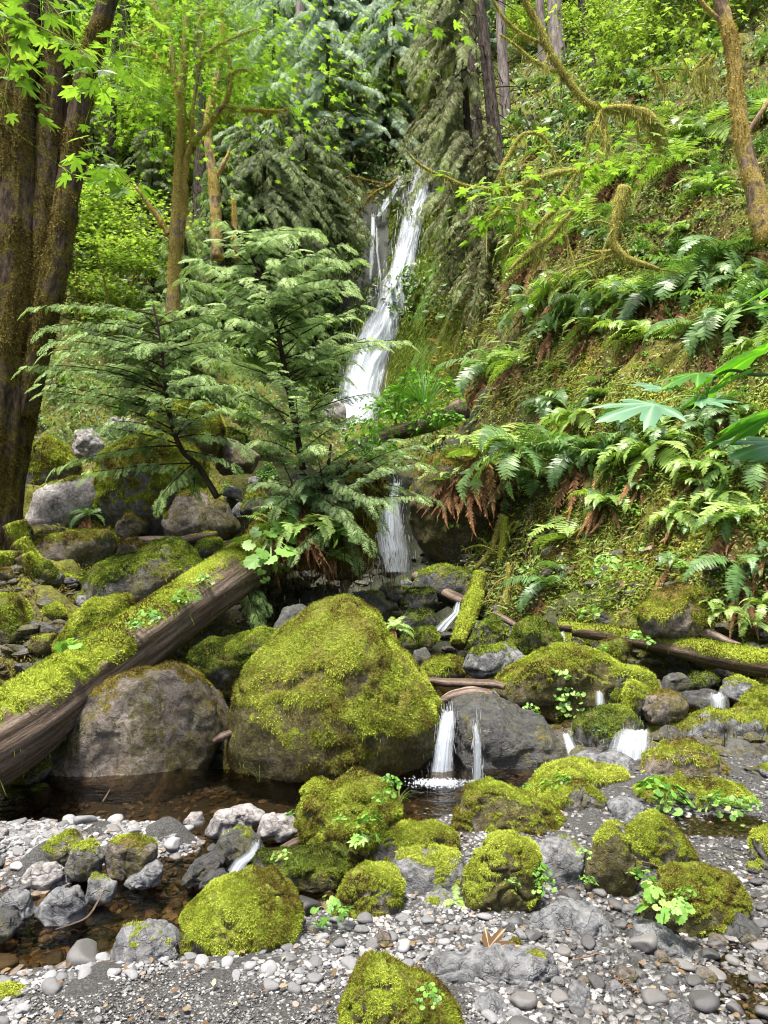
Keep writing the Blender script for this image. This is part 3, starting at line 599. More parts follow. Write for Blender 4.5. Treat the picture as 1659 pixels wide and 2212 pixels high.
rk('big mossy boulder in the middle of the rock row, twin humped top', [(978, 1790), (1000, 1748), (1010, 1714), (1060, 1703), (1120, 1716), (1170, 1735), (1222, 1780), (1232, 1815), (1150, 1845), (1060, 1835), (1000, 1810)], 4.2, thick=.8, moss=0.49, mat='rock_brown', seed=11, facets=5)
rk('grey rock with a thin moss crest behind the twin humped boulder', [(1165, 1728), (1200, 1705), (1250, 1694), (1300, 1720), (1312, 1758), (1270, 1785), (1220, 1790), (1175, 1770)], 4.45, thick=.8, moss=0.6, seed=12)
rk('long rock with a thick moss back below the flat grey slab', [(1138, 1705), (1180, 1665), (1240, 1645), (1290, 1655), (1350, 1670), (1358, 1702), (1320, 1740), (1250, 1740), (1150, 1728)], 4.8, thick=.8, moss=0.29, seed=13)
rk('flat bare grey slab below the twin spouts of the stream', [(1212, 1652), (1250, 1630), (1340, 1628), (1382, 1650), (1372, 1680), (1222, 1685)], 5.15, thick=1.0, moss=1.6, mat='rock_grey', seed=14, facets=7)
rk('broad grey rock with moss patches in front of the long mossy boulder', [(1380, 1680), (1400, 1640), (1440, 1620), (1500, 1608), (1552, 1640), (1605, 1690), (1590, 1730), (1400, 1730)], 4.95, thick=.8, moss=0.72, mat='rock_warm', seed=15, facets=7)
rk('wide low rock at the right edge hung with leafy plants', [(1355, 1720), (1420, 1685), (1560, 1690), (1640, 1718), (1720, 1760), (1710, 1800), (1600, 1790), (1440, 1780), (1365, 1765)], 4.5, thick=.7, moss=0.55, seed=16)
rk('small bare grey rock right of the rock with the thin moss crest', [(1308, 1740), (1345, 1718), (1388, 1738), (1392, 1770), (1355, 1785), (1315, 1775)], 4.3, moss=1.6, mat='rock_grey', seed=17)
rk('little pointed grey stone on the gravel below the small bare rock', [(1338, 1785), (1365, 1753), (1395, 1775), (1392, 1792)], 4.15, moss=1.6, mat='rock_grey', seed=18)
rk('pointed yellow moss rock on the gravel at the right', [(1362, 1830), (1370, 1792), (1418, 1760), (1462, 1790), (1497, 1850), (1492, 1895), (1440, 1905), (1378, 1880)], 3.8, thick=.85, moss=0.26, seed=19, facets=4)
rk('upright brown rock with an orange bare split face', [(1258, 1870), (1290, 1800), (1325, 1780), (1358, 1805), (1383, 1870), (1352, 1970), (1310, 1992), (1278, 1965), (1262, 1910)], 3.5, thick=.6, moss=0.7, mat='rock_brown', seed=20, facets=8)
rk('blocky grey rock between the tall brown boulder and the split rock', [(1140, 1850), (1180, 1820), (1222, 1810), (1262, 1840), (1268, 1905), (1232, 1955), (1180, 1948), (1148, 1910)], 3.55, thick=.7, moss=0.95, mat='rock_grey', seed=21, facets=8)
rk('squat mossy boulder with a dark underside, near the lower right', [(1380, 1945), (1430, 1897), (1520, 1886), (1580, 1903), (1607, 1940), (1595, 2005), (1500, 2022), (1420, 2015), (1383, 1980)], 3.3, thick=.8, moss=0.36, mat='rock_brown', seed=22)
rk('mossy rock cut off by the right edge', [(1628, 1860), (1636, 1805), (1700, 1785), (1760, 1860), (1740, 1910), (1640, 1912)], 3.7, moss=0.24, seed=23)
rk('low arched grey rock sunk in the gravel below the blocky grey one', [(1105, 2035), (1150, 1982), (1220, 1947), (1292, 1970), (1320, 2010), (1260, 2050), (1180, 2060)], 3.15, thick=.7, moss=1.6, mat='rock_grey', seed=24, facets=6)
rk('long flat dark grey rock in the pebbles at the bottom', [(885, 2105), (950, 2072), (1080, 2056), (1190, 2056), (1208, 2090), (1172, 2130), (1050, 2165), (950, 2150), (895, 2135)], 2.8, thick=.7, moss=1.3, mat='rock_grey', seed=25, facets=6, tden=.3)
rk('mossy rock cut off by the bottom edge', [(735, 2260), (745, 2170), (772, 2122), (795, 2096), (835, 2092), (890, 2130), (950, 2162), (992, 2212), (1000, 2280)], 2.5, thick=.8, moss=0.34, mat='rock_brown', seed=26, facets=4)
rk('small mossy rock in the lower left corner', [(-60, 2200), (-20, 2140), (20, 2132), (58, 2148), (60, 2190), (20, 2225), (-50, 2235)], 2.75, moss=0.04, seed=27)
rk('flat grey rock below the squat mossy boulder', [(1355, 2045), (1368, 1995), (1420, 1998), (1482, 2040), (1475, 2080), (1400, 2088)], 3.05, thick=.8, moss=1.6, mat='rock_grey', seed=28, facets=7)
rk('dark wedge of rock right of the flat grey one', [(1525, 2045), (1600, 1978), (1645, 2005), (1640, 2060), (1570, 2075)], 3.15, moss=1.6, mat='rock_dark', seed=29, facets=7)
rk('dark grey rock at the bottom edge right of the centre', [(1015, 2215), (1032, 2165), (1062, 2143), (1100, 2178), (1112, 2235), (1050, 2260)], 2.6, moss=1.6, mat='rock_grey', seed=30)
rk('second dark rock at the bottom edge, jagged top', [(1210, 2230), (1225, 2170), (1260, 2150), (1290, 2190), (1285, 2250), (1240, 2270)], 2.6, moss=1.6, mat='rock_grey', seed=31, facets=8)
rk('low rock sunk in the gravel behind the fern tuft', [(880, 1985), (910, 1945), (960, 1930), (1000, 1950), (1000, 1990), (940, 2010)], 3.35, moss=0.9, mat='rock_grey', seed=32, facets=6)
rk('grey rock with moss specks, leftmost of three on the gravel island', [(72, 1860), (100, 1815), (150, 1798), (178, 1820), (165, 1858), (110, 1875)], 3.85, moss=0.8, seed=33)
rk('grey rock with a mossy face, middle of three on the gravel island', [(143, 1875), (163, 1825), (200, 1818), (222, 1850), (212, 1895), (160, 1900)], 3.75, moss=0.7, seed=34)
rk('brownish boulder, rightmost of three on the gravel island', [(228, 1855), (240, 1816), (290, 1811), (336, 1832), (333, 1870), (290, 1897), (240, 1885)], 3.8, moss=0.75, mat='rock_warm', seed=35)
rk('angular dark grey rock standing in the lower stream', [(76, 1968), (120, 1920), (170, 1912), (196, 1952), (175, 1998), (100, 2000)], 3.4, thick=.6, moss=1.6, mat='rock_grey', seed=36, facets=9)
rk('pale flat rock on the near side of the gravel island', [(46, 1895), (70, 1868), (120, 1864), (138, 1892), (112, 1915), (60, 1918)], 3.7, moss=1.6, mat='rock_pale', seed=37)
rk('two lobed grey rock at the left edge of the lower stream', [(-20, 1965), (20, 1925), (62, 1930), (75, 1975), (30, 1990)], 3.45, moss=1.6, mat='rock_grey', seed=38)
rk('dark rounded rock cut off by the left edge in the stream', [(-60, 2000), (-30, 1965), (30, 1975), (45, 2005), (10, 2035), (-50, 2035)], 3.25, moss=1.6, mat='rock_dark', seed=39)
rk('tilted flat slab in the stream right of the gravel island', [(268, 1905), (335, 1862), (356, 1878), (345, 1905), (290, 1918)], 3.7, moss=1.6, mat='rock_grey', seed=40, facets=7)
rk('low rock with a moss spot behind the angular rock', [(180, 1938), (195, 1890), (250, 1908), (244, 1945), (210, 1955)], 3.55, moss=1, mat='rock_grey', seed=41)
rk('wet angular rock in midstream, the higher of a pair', [(393, 1905), (418, 1862), (460, 1845), (488, 1858), (445, 1895), (405, 1915)], 3.75, moss=1.6, mat='rock_wet', seed=42, facets=8)
rk('wet angular rock in midstream, the lower of a pair', [(428, 1915), (450, 1885), (480, 1878), (500, 1905), (470, 1925)], 3.65, moss=1.6, mat='rock_wet', seed=43, facets=8)
rk('pale flat rock at the foot of the pool', [(445, 1800), (470, 1755), (540, 1741), (572, 1760), (552, 1798), (480, 1808)], 4.3, moss=1.6, mat='rock_pale', seed=44, facets=6)
rk('dark rock with a moss tuft below the pale flat one', [(455, 1840), (478, 1800), (515, 1785), (560, 1812), (575, 1848), (490, 1862)], 4.0, moss=0.95, mat='rock_dark', seed=45)
rk('pale broken rock left of the heart shaped one', [(556, 1800), (570, 1762), (622, 1757), (650, 1790), (610, 1815)], 4.2, moss=1.4, mat='rock_pale', seed=46, facets=7)
rk('small pale rock in the pool by the gravel island', [(392, 1780), (405, 1757), (435, 1755), (442, 1778), (418, 1788)], 4.3, moss=1.6, mat='rock_pale', seed=47)
rk('half sunk rock with a moss lip where stream meets pebbles', [(240, 2060), (270, 2000), (320, 1993), (385, 2020), (402, 2055), (330, 2090), (258, 2085)], 3.05, thick=.8, moss=0.98, mat='rock_grey', seed=48)
rk('low moss topped rock at the left edge of the pool', [(-10, 1750), (20, 1710), (100, 1704), (114, 1728), (60, 1760)], 5.0, moss=0.75, mat='rock_dark', tuft='g', seed=49)
rk('small mossy stub of rock above the left pool edge', [(10, 1700), (50, 1665), (95, 1645), (110, 1660), (90, 1690), (40, 1715)], 5.2, moss=0.24, seed=50)
# middle distance, along the upper stream
rk('bright green mossy rock with a pale streak behind the leafy boulder', [(1100, 1410), (1120, 1350), (1150, 1335), (1190, 1350), (1212, 1392), (1185, 1440), (1120, 1440)], 7.3, moss=.05, mat='rock_green', tuft='g', seed=51)
rk('big brown green boulder with heart leaved plants down its face', [(1066, 1495), (1100, 1450), (1150, 1430), (1205, 1403), (1265, 1398), (1305, 1425), (1345, 1450), (1325, 1490), (1290, 1540), (1222, 1570), (1150, 1540), (1080, 1518)], 6.6, thick=.8, moss=.45, mat='rock_brown', seed=52, facets=4)
rk('moss capped rock right of the big dome, near the driftwood', [(895, 1460), (940, 1420), (990, 1424), (1012, 1450), (970, 1480), (905, 1478)], 7.2, moss=.15, seed=53)
rk('arched mossy rock with water running below it', [(1283, 1500), (1300, 1455), (1350, 1440), (1402, 1455), (1417, 1492), (1400, 1540), (1340, 1545), (1290, 1535)], 6.4, moss=.15, mat='rock_green', seed=54)
rk('small pointed mossy rock in front of the arched one', [(1348, 1520), (1362, 1470), (1402, 1490), (1412, 1540), (1370, 1560)], 6.15, moss=.0, seed=55)
rk('smooth bare potato shaped boulder with a moss fringe', [(1384, 1533), (1400, 1506), (1450, 1497), (1482, 1515), (1477, 1548), (1432, 1565), (1392, 1558)], 6.0, thick=.9, moss=.95, mat='rock_warm', tuft='b', seed=56, facets=1)
rk('rounded rock half green half bare beside the twin spouts', [(1236, 1625), (1250, 1560), (1290, 1540), (1350, 1530), (1382, 1560), (1374, 1605), (1330, 1650), (1255, 1650)], 5.75, thick=.9, moss=.4, mat='rock_dark', tuft='g', seed=57)
rk('long pale backed boulder with a moss curtain at the right edge', [(1390, 1595), (1450, 1562), (1500, 1540), (1600, 1530), (1700, 1512), (1800, 1540), (1800, 1640), (1600, 1650), (1420, 1635)], 5.95, thick=.5, moss=.6, mat='rock_grey', seed=58)
rk('triangular moss and lichen boulder at the foot of the slope', [(1380, 1330), (1418, 1290), (1470, 1268), (1512, 1280), (1548, 1322), (1545, 1370), (1460, 1380), (1395, 1370)], 7.45, moss=.15, mat='rock_warm', seed=59)
rk('small round moss cushion rock above the arched one', [(1283, 1415), (1300, 1386), (1340, 1380), (1363, 1400), (1345, 1430), (1300, 1432)], 7.3, moss=-.1, mat='rock_green', seed=60)
rk('dark moss slab behind the log and the big dome', [(395, 1410), (430, 1385), (500, 1390), (560, 1368), (605, 1375), (580, 1440), (500, 1500), (420, 1460)], 6.9, thick=.8, moss=.1, mat='rock_green', tuft='g', seed=61)
rk('plain dark boulder in the gap behind the big dome', [(590, 1360), (610, 1315), (650, 1306), (685, 1330), (670, 1375)], 7.6, moss=1.0, mat='rock_dark', seed=62)
rk('grey pebbly boulder below the bright green mossy rock', [(1000, 1440), (1020, 1405), (1090, 1390), (1130, 1415), (1110, 1450), (1030, 1465)], 7.1, moss=.8, mat='rock_grey', tuft='g', seed=63)
rk('moss cushion rock under the short mossy stump', [(1020, 1390), (1035, 1345), (1070, 1330), (1095, 1360), (1085, 1405), (1040, 1415)], 8.0, moss=.2, mat='rock_green', tuft='g', seed=64)
rk('dark green rock in the ravine, lower one', [(858, 1350), (875, 1325), (930, 1320), (945, 1345), (910, 1370), (865, 1372)], 8.6, moss=.5, mat='rock_dark', tuft='g', seed=65)
rk('dark green rock in the ravine, upper one', [(866, 1310), (885, 1275), (930, 1270), (950, 1300), (920, 1325), (875, 1328)], 9.3, moss=.45, mat='rock_dark', tuft='g', seed=66)
rk('flat dark rock at the foot of the small fall', [(892, 1275), (905, 1235), (960, 1225), (1020, 1240), (1060, 1275), (1040, 1310), (960, 1300)], 10.0, moss=.55, mat='rock_dark', tuft='g', seed=67)
rk('short green ledge rock above the moss capped one', [(860, 1400), (880, 1365), (935, 1355), (950, 1380), (930, 1400)], 7.9, moss=.1, mat='rock_green', tuft='g', seed=68)
rk('round brown rock in the dark above the moss capped one', [(888, 1435), (895, 1405), (920, 1400), (935, 1425), (915, 1445)], 7.6, moss=1.0, mat='rock_dark', tuft='g', seed=69)
rk('dark wet rock left of the ravine stones', [(745, 1320), (765, 1285), (820, 1275), (850, 1310), (830, 1345), (765, 1345)], 9.4, moss=.9, mat='rock_dark', tuft='g', seed=70)
rk('dark wet rock low in the void above the dome', [(640, 1305), (660, 1275), (720, 1265), (750, 1295), (700, 1320)], 9.6, moss=1.0, mat='rock_dark', tuft='g', seed=71)
rk('rock with the small right hand spout running over it', [(1468, 1520), (1475, 1498), (1530, 1490), (1570, 1500), (1572, 1530), (1520, 1545)], 6.6, moss=1.6, mat='rock_wet', seed=72)
rk('grey rock with moss spots above the long pale backed boulder', [(1556, 1500), (1570, 1470), (1600, 1463), (1640, 1480), (1645, 1515), (1590, 1525)], 6.8, moss=.8, mat='rock_grey', seed=73)
rk('mossy lump at the right edge above the long pale backed boulder', [(1600, 1525), (1625, 1495), (1680, 1485), (1720, 1520), (1650, 1540)], 6.5, moss=.2, seed=74)
rk('dark rock under the fallen mossy log', [(1415, 1490), (1430, 1460), (1480, 1455), (1495, 1480), (1470, 1500)], 7.0, moss=1.1, mat='rock_dark', tuft='g', seed=75)
rk('low green rock under the fallen mossy log', [(1480, 1480), (1500, 1458), (1540, 1455), (1560, 1475), (1520, 1492)], 7.0, moss=.3, mat='rock_dark', tuft='g', seed=76)
rk('small grey rock on top of the wet boulder by the driftwood', [(1045, 1515), (1050, 1493), (1065, 1488), (1080, 1505), (1070, 1522)], 6.3, moss=1.6, mat='rock_grey', seed=77)
# left bank
rk('long boulder with a bare grey top patch and thick moss end', [(160, 1300), (170, 1252), (230, 1215), (300, 1193), (380, 1163), (420, 1188), (442, 1225), (430, 1290), (330, 1340), (250, 1345), (180, 1345)], 8.2, thick=.8, moss=.3, mat='rock_green', tuft='g', seed=78, facets=6)
rk('brown backed slab with moss behind the long boulder', [(45, 1205), (100, 1165), (160, 1150), (240, 1148), (253, 1185), (210, 1225), (100, 1235), (60, 1225)], 8.9, moss=.55, mat='rock_warm', seed=79, facets=6)
rk('large pinkish grey boulder behind the left tree', [(62, 1140), (88, 1062), (150, 1033), (225, 1028), (255, 1060), (240, 1120), (150, 1155), (70, 1152)], 10.3, moss=.98, mat='rock_pale', seed=80, facets=8)
rk('pale blocky rock below the pinkish grey boulder', [(108, 1140), (150, 1113), (182, 1132), (180, 1165), (120, 1172)], 10.2, moss=1.6, mat='rock_pale', seed=81, facets=7)
rk('pale flat rock left of the pale blocky one', [(15, 1180), (50, 1145), (105, 1130), (120, 1155), (90, 1185), (30, 1200)], 9.8, moss=1.2, mat='rock_pale', seed=82, facets=7)
rk('great mossy boulder behind the cedar saplings', [(225, 1090), (224, 990), (265, 955), (330, 935), (400, 955), (442, 1000), (442, 1065), (400, 1130), (330, 1165), (260, 1165), (232, 1135)], 10.2, thick=.85, moss=-.1, mat='rock', seed=83, facets=3)
rk('round moss topped boulder perched on the great one', [(328, 905), (370, 872), (420, 867), (460, 885), (482, 930), (470, 972), (430, 985), (380, 965), (335, 940)], 10.9, thick=.85, moss=-.1, mat='rock', seed=84, facets=3)
rk('brown pointed boulder below the cedar fronds', [(350, 1130), (390, 1067), (440, 1062), (490, 1090), (522, 1142), (500, 1165), (460, 1165), (370, 1165)], 9.6, moss=.75, mat='rock_warm', seed=85, facets=7)
rk('grey slab slanting right of the perched boulder', [(462, 1010), (480, 955), (495, 943), (560, 985), (545, 1020), (480, 1025)], 11.2, moss=1.6, mat='rock_warm', seed=86, facets=7)
rk('moss draped rock hanging at the left edge under the roots', [(-60, 1400), (-20, 1290), (40, 1293), (67, 1350), (55, 1400), (10, 1420)], 7.1, moss=-.1, mat='rock_green', seed=87)
rk('brown mossy rock in the dark below the tree roots', [(98, 1360), (108, 1292), (165, 1298), (173, 1345), (125, 1375)], 7.9, moss=.5, mat='rock_brown', tuft='b', seed=88)
rk('small dark mossy rock above the slanting log', [(60, 1400), (75, 1372), (120, 1368), (135, 1400), (90, 1420)], 6.9, moss=.3, mat='rock_brown', tuft='b', seed=89)
rk('mossy hump of rock behind the slanting log', [(120, 1400), (150, 1350), (200, 1300), (270, 1292), (280, 1330), (220, 1380), (140, 1425)], 6.9, moss=.0, seed=90)
rk('green mossy rock right of the long boulder', [(415, 1200), (430, 1165), (475, 1165), (480, 1195), (450, 1215)], 9.2, moss=.2, mat='rock_green', tuft='g', seed=91)
rk('pink grey rock face left of the great mossy boulder', [(155, 965), (165, 930), (200, 925), (222, 960), (215, 1000), (170, 995)], 11.4, moss=1.3, mat='rock_pale', seed=92, facets=8)
rk('mossy boulder at the far left behind the tree trunk', [(55, 1060), (60, 985), (105, 935), (150, 975), (175, 1010), (130, 1050), (80, 1075)], 11.0, moss=-.1, mat='rock', seed=93)
rk('small grey stone between the brown pointed boulder and the saplings', [(500, 1105), (515, 1085), (540, 1095), (545, 1120), (510, 1128)], 10.6, moss=1.6, mat='rock_grey', seed=94)
rk('moss spotted rock at the foot of the sapling', [(520, 1110), (535, 1070), (570, 1065), (590, 1100), (565, 1130)], 10.4, moss=.4, seed=95)
rk('pale stone among the rubble behind the saplings', [(480, 1070), (495, 1048), (520, 1058), (522, 1080)], 11.5, moss=1.6, mat='rock_pale', seed=96)
# right of the falls
rk('great dark boulder jutting out beside the small fall', [(885, 1090), (905, 1015), (950, 975), (1010, 970), (1070, 1010), (1092, 1080), (1088, 1150), (1055, 1210), (985, 1245), (925, 1200), (895, 1140)], 11.6, thick=.8, moss=.4, mat='rock_deep_brown', tuft='b', seed=97, facets=4)
rk('pinkish pointed rock at the foot of the waterfall', [(685, 905), (705, 880), (725, 862), (747, 880), (752, 915), (715, 925)], 20.5, moss=1.6, mat='rock_pale', seed=98, facets=8)
rk('black wet rock left of the small fall', [(790, 1120), (800, 1080), (830, 1062), (842, 1100), (835, 1160), (800, 1180)], 12.8, moss=1.6, mat='rock_wet', seed=99)
M['rock_deep_brown'] = rock_mat('rock_deep_brown_bank', (.085, .068, .052), MOSS_B, .1, .4, film=.7)  # dark brown stone of the jutting boulder
for label, poly, Y, k in RK:
    rock('small_rock' if (max(a for a, b in poly)-min(a for a, b in poly))/F*Y < .35 else 'boulder', label, 'rock', poly, Y, **k)


def blob_poly(cx, cy, w, h, rg):
    a = np.sort(rg.random(9)*6.28+np.linspace(0, 6.28, 9)*0); a = np.linspace(0, 6.28, 9, endpoint=False)+rg.uniform(-.25, .25, 9); return [(cx+math.cos(t)*w/2*rg.uniform(.78, 1.1), cy-math.sin(t)*h/2*rg.uniform(.78, 1.1)) for t in a]
def filler(n, x0, x1, y0, y1, wmin, wmax, label, group, mats, seed, ymax=40, name='small_rock', zmax=9):
    rg = np.random.default_rng(seed); placed = []; tries = 0
    while len(placed) < n and tries < n*30:
        tries += 1; x, y = rg.uniform(x0, x1), rg.uniform(y0, y1); w_ = wmin*(wmax/wmin)**rg.random()
        if any(abs(x-a) < .5*(w_+c) and abs(y-b) < .3*(w_+c) for a, b, c in placed): continue
        p = hit(x, y)[0]
        if np.isnan(p[0]) or p[1] > ymax or p[2] > zmax: continue
        placed.append((x, y, w_)); mt, tf, mo = mats[rg.integers(len(mats))]; hh = w_*rg.uniform(.5, .85)
        rock(name, label, 'rock', blob_poly(x, y-hh*.2, w_, hh, rg), p[1], moss=mo+rg.uniform(-.15, .25), mat=mt, tuft=tf, seed=seed+len(placed), group=group, facets=5, thick=1.0)
MG = [('rock_green', 'g', .15), ('rock_dark', 'g', .6), ('rock_grey', 'g', .9), ('rock', 'y', .3)]
filler(26, 1230, 1680, 1395, 1525, 24, 64, 'small mossy or dark rock in the upper stream at the right', 'small rocks in the upper stream', MG, 900)
filler(26, 840, 1110, 1250, 1470, 22, 60, 'small dark rock among the ravine stones behind the big dome', 'ravine stones', MG[:3], 960)
filler(20, 560, 850, 1240, 1340, 26, 60, 'dark rock in the hollow under the root mound', 'rocks in the hollow', [('rock_dark', 'g', .9)], 990)
filler(40, -20, 560, 930, 1390, 24, 95, 'weathered rock on the boulder bank at the left', 'rocks of the left bank', [('rock', 'y', .3), ('rock_pale', 'y', 1.2), ('rock_warm', 'b', .6), ('rock_green', 'g', .2), ('rock_grey', 'y', .8)], 1010)
filler(26, 980, 1680, 1640, 2080, 24, 70, 'small rock wedged between the mossy foreground rocks', 'small rocks of the foreground row', [('rock', 'y', .4), ('rock_grey', 'y', 1.6), ('rock_grey', 'y', .8), ('rock_dark', 'g', 1.2)], 1060)
filler(24, 0, 760, 1760, 2060, 20, 60, 'small angular rock in or beside the shallow stream', 'small rocks in the stream', [('rock_grey', 'y', 1.6), ('rock_wet', 'b', 1.6), ('rock_dark', 'g', 1.3), ('rock_pale', 'y', 1.6)], 1100)
filler(22, 700, 1680, 2030, 2200, 22, 56, 'small bare rock lying on the pebble bar', 'small rocks on the bar', [('rock_grey', 'y', 1.6), ('rock_warm', 'y', 1.6), ('rock_dark', 'y', 1.6)], 1140)
# ------------------------------------------------------------------ pebbles
def stone_libs(n, lvl, flat=(.38, .66), seed=100):
    out = []; d, T = ICO[lvl]
    for k in range(n):
        rg = np.random.default_rng(seed+k); s = d.copy()
        for _ in range(5):
            v = nrm(rg.normal(size=3)); o = rg.uniform(.5, .82); s = s-v*(np.maximum(s@v-o, 0)*.95)[:, None]
        s = s*(1+.12*fbm(d*1.4+k, seed+k, 2))[:, None]*np.array([1, rg.uniform(.62, .95), rg.uniform(*flat)])
        out.append((s*.5, None, T))
    return out
def scatter_px(n, x0, x1, y0, y1, edge=1.2):
    """Ground points spread so that every distance gets a share; also outside the frame."""
    px = R.uniform(x0, x1, n); py = R.uniform(y0, y1, n); h = hit(px, py); ok = ~np.isnan(h[:, 0]); return h[ok]
def stones(n, area, smin, smax, power, libs, mat, name, label=None, sink=.25, keep=None, smooth=False, tintr=(0, 1)):
    p = scatter_px(n, *area)
    if keep is not None: p = p[keep(p)]
    m = len(p); s = smin*(smax/smin)**(R.random(m)**power); g = Geo(); which = R.integers(0, len(libs), m)
    nv = np.column_stack([R.normal(0, .18, m), R.normal(0, .18, m), np.ones(m)])
    for k, L in enumerate(libs):
        q = which == k
        if not q.any(): continue
        yaw = R.random(q.sum())*6.28; t = np.column_stack([np.cos(yaw), np.sin(yaw), R.normal(0, .15, q.sum())]); Mx = frame(t, nv[q], s[q])
        pos = p[q].copy(); pos[:, 2] = Z(pos[:, 0], pos[:, 1])+s[q]*(.30-sink)
        W, Q, T, tt = inst(L, Mx, pos, tintr[0]+(tintr[1]-tintr[0])*R.random(q.sum())); g.add(W, Q, T, tint=tt)
    o = g.obj(name, M[mat], smooth=smooth); return tag(o, label, 'pebbles' if label else None, kind='stuff')
M['rubble'] = rock_mat('rubble', (.08, .08, .078), MOSS_G, .5, .2, film=.5); L1 = stone_libs(8, 1); L2 = stone_libs(10, 2)
def zz(p): return Z(p[:, 0], p[:, 1])
def is_fine(p):                                                      # the tongue of fine dark gravel at the bottom of the bar
    a, b = pix(p); return (b > 2118-.0*a+25*np.sin(a*.012)) & (a < 1000+.6*(b-2120)) & (a > 60)
above = lambda p: zz(p) > -.075
stones(9000, (-60, 700, 1755, 1920), .025, .075, 1.3, L1, 'stone', 'pebbles', 'pale pebbles heaped on the gravel island', keep=lambda p: zz(p) > -.10)
stones(60000, (-500, 2200, 1760, 2420), .011, .042, 1.7, L1, 'stone', 'pebbles', 'bed of small pale grey pebbles covering the gravel bar', keep=lambda p: above(p) & ~(is_fine(p) & (R.random(len(p)) < .93)) & (pix(p)[0] < 1150+R.normal(0, 60, len(p))))
stones(30000, (800, 2300, 1570, 2420), .014, .05, 1.6, L1, 'stone_dark', 'dark_pebbles', 'bed of small dark damp pebbles on the right side of the bar', keep=lambda p: (zz(p) > -.06) & (pix(p)[0] > 1050+R.normal(0, 60, len(p))))
stones(30000, (-100, 1700, 2060, 2420), .006, .018, 1.4, L1, 'stone_dark', 'fine_gravel', 'tongue of fine dark gravel at the bottom of the bar', sink=.1, keep=lambda p: is_fine(p))
stones(9000, (-500, 1300, 1670, 2230), .025, .10, 1.4, L1, 'stone_bed', 'stream_bed_stones', 'brown stones of the stream bed under shallow water', keep=lambda p: zz(p) < -.06)
stones(2600, (-100, 2000, 1180, 1700), .05, .30, 1.5, L2, 'rubble', 'dark_rubble', 'dark rubble between the boulders of the upper stream', keep=lambda p: (p[:, 1] > 4.9) & (p[:, 1] < 13) & (zz(p) < 1.2))
M_R = 0
# single cobbles one can count: the largest in view
COB = []
_cm = []
for k in range(12):
    d, T = ICO[3]; V = stone_libs(1, 3, seed=300+k)[0][0]; V = V*(1+.10*fbm(V*6, k, 4))[:, None]
    for mat in ('stone', 'stone_dark'):
        g = Geo(); g.add(V, T=T, tint=.25+.6*((k*7) % 12)/12 if mat == 'stone' else .2+.7*((k*5) % 12)/12); _cm.append((mat, g.mesh('cobble', M[mat], True)))
def cobbles(n, area, smin, smax, label, group, mat, keep):
    p = scatter_px(n*6, *area); p = p[keep(p)]; got = []; src = [m for a, m in _cm if a == mat]
    for q in p:
        if len(got) >= n: break
        s = smin*(smax/smin)**(R.random()**1.5)
        if all((q[0]-a[0])**2+(q[1]-a[1])**2 > (.55*(s+a[3]))**2 for a in got): got.append((*q, s))
    for x, y, z, s in got:
        o = bpy.data.objects.new('cobble', src[R.integers(len(src))]); COL.objects.link(o)
        o.location = (x, y, float(Z(x, y))+s*.12); o.rotation_euler = (R.normal(0, .15), R.normal(0, .15), R.random()*6.28); o.scale = (s, s, s); tag(o, label, 'stone', group)
cobbles(110, (-20, 1150, 1985, 2250), .055, .10, 'pale grey rounded cobble lying in the pebble bar at the bottom', 'cobbles in the pebble bar', 'stone', lambda p: above(p) & ~is_fine(p))
cobbles(80, (-20, 640, 1765, 1900), .07, .16, 'pale cobble on the gravel island between pool and stream', 'cobbles on the gravel island', 'stone', above)
cobbles(90, (1130, 1680, 1900, 2250), .06, .15, 'damp grey cobble on the darker gravel in the lower right', 'cobbles on the dark gravel', 'stone_dark', lambda p: zz(p) > -.06)
cobbles(50, (0, 760, 1800, 2090), .07, .2, 'dark wet cobble breaking the surface of the shallow stream', 'cobbles in the stream', 'stone_dark', lambda p: (zz(p) < -.07) & (zz(p) > -.19))
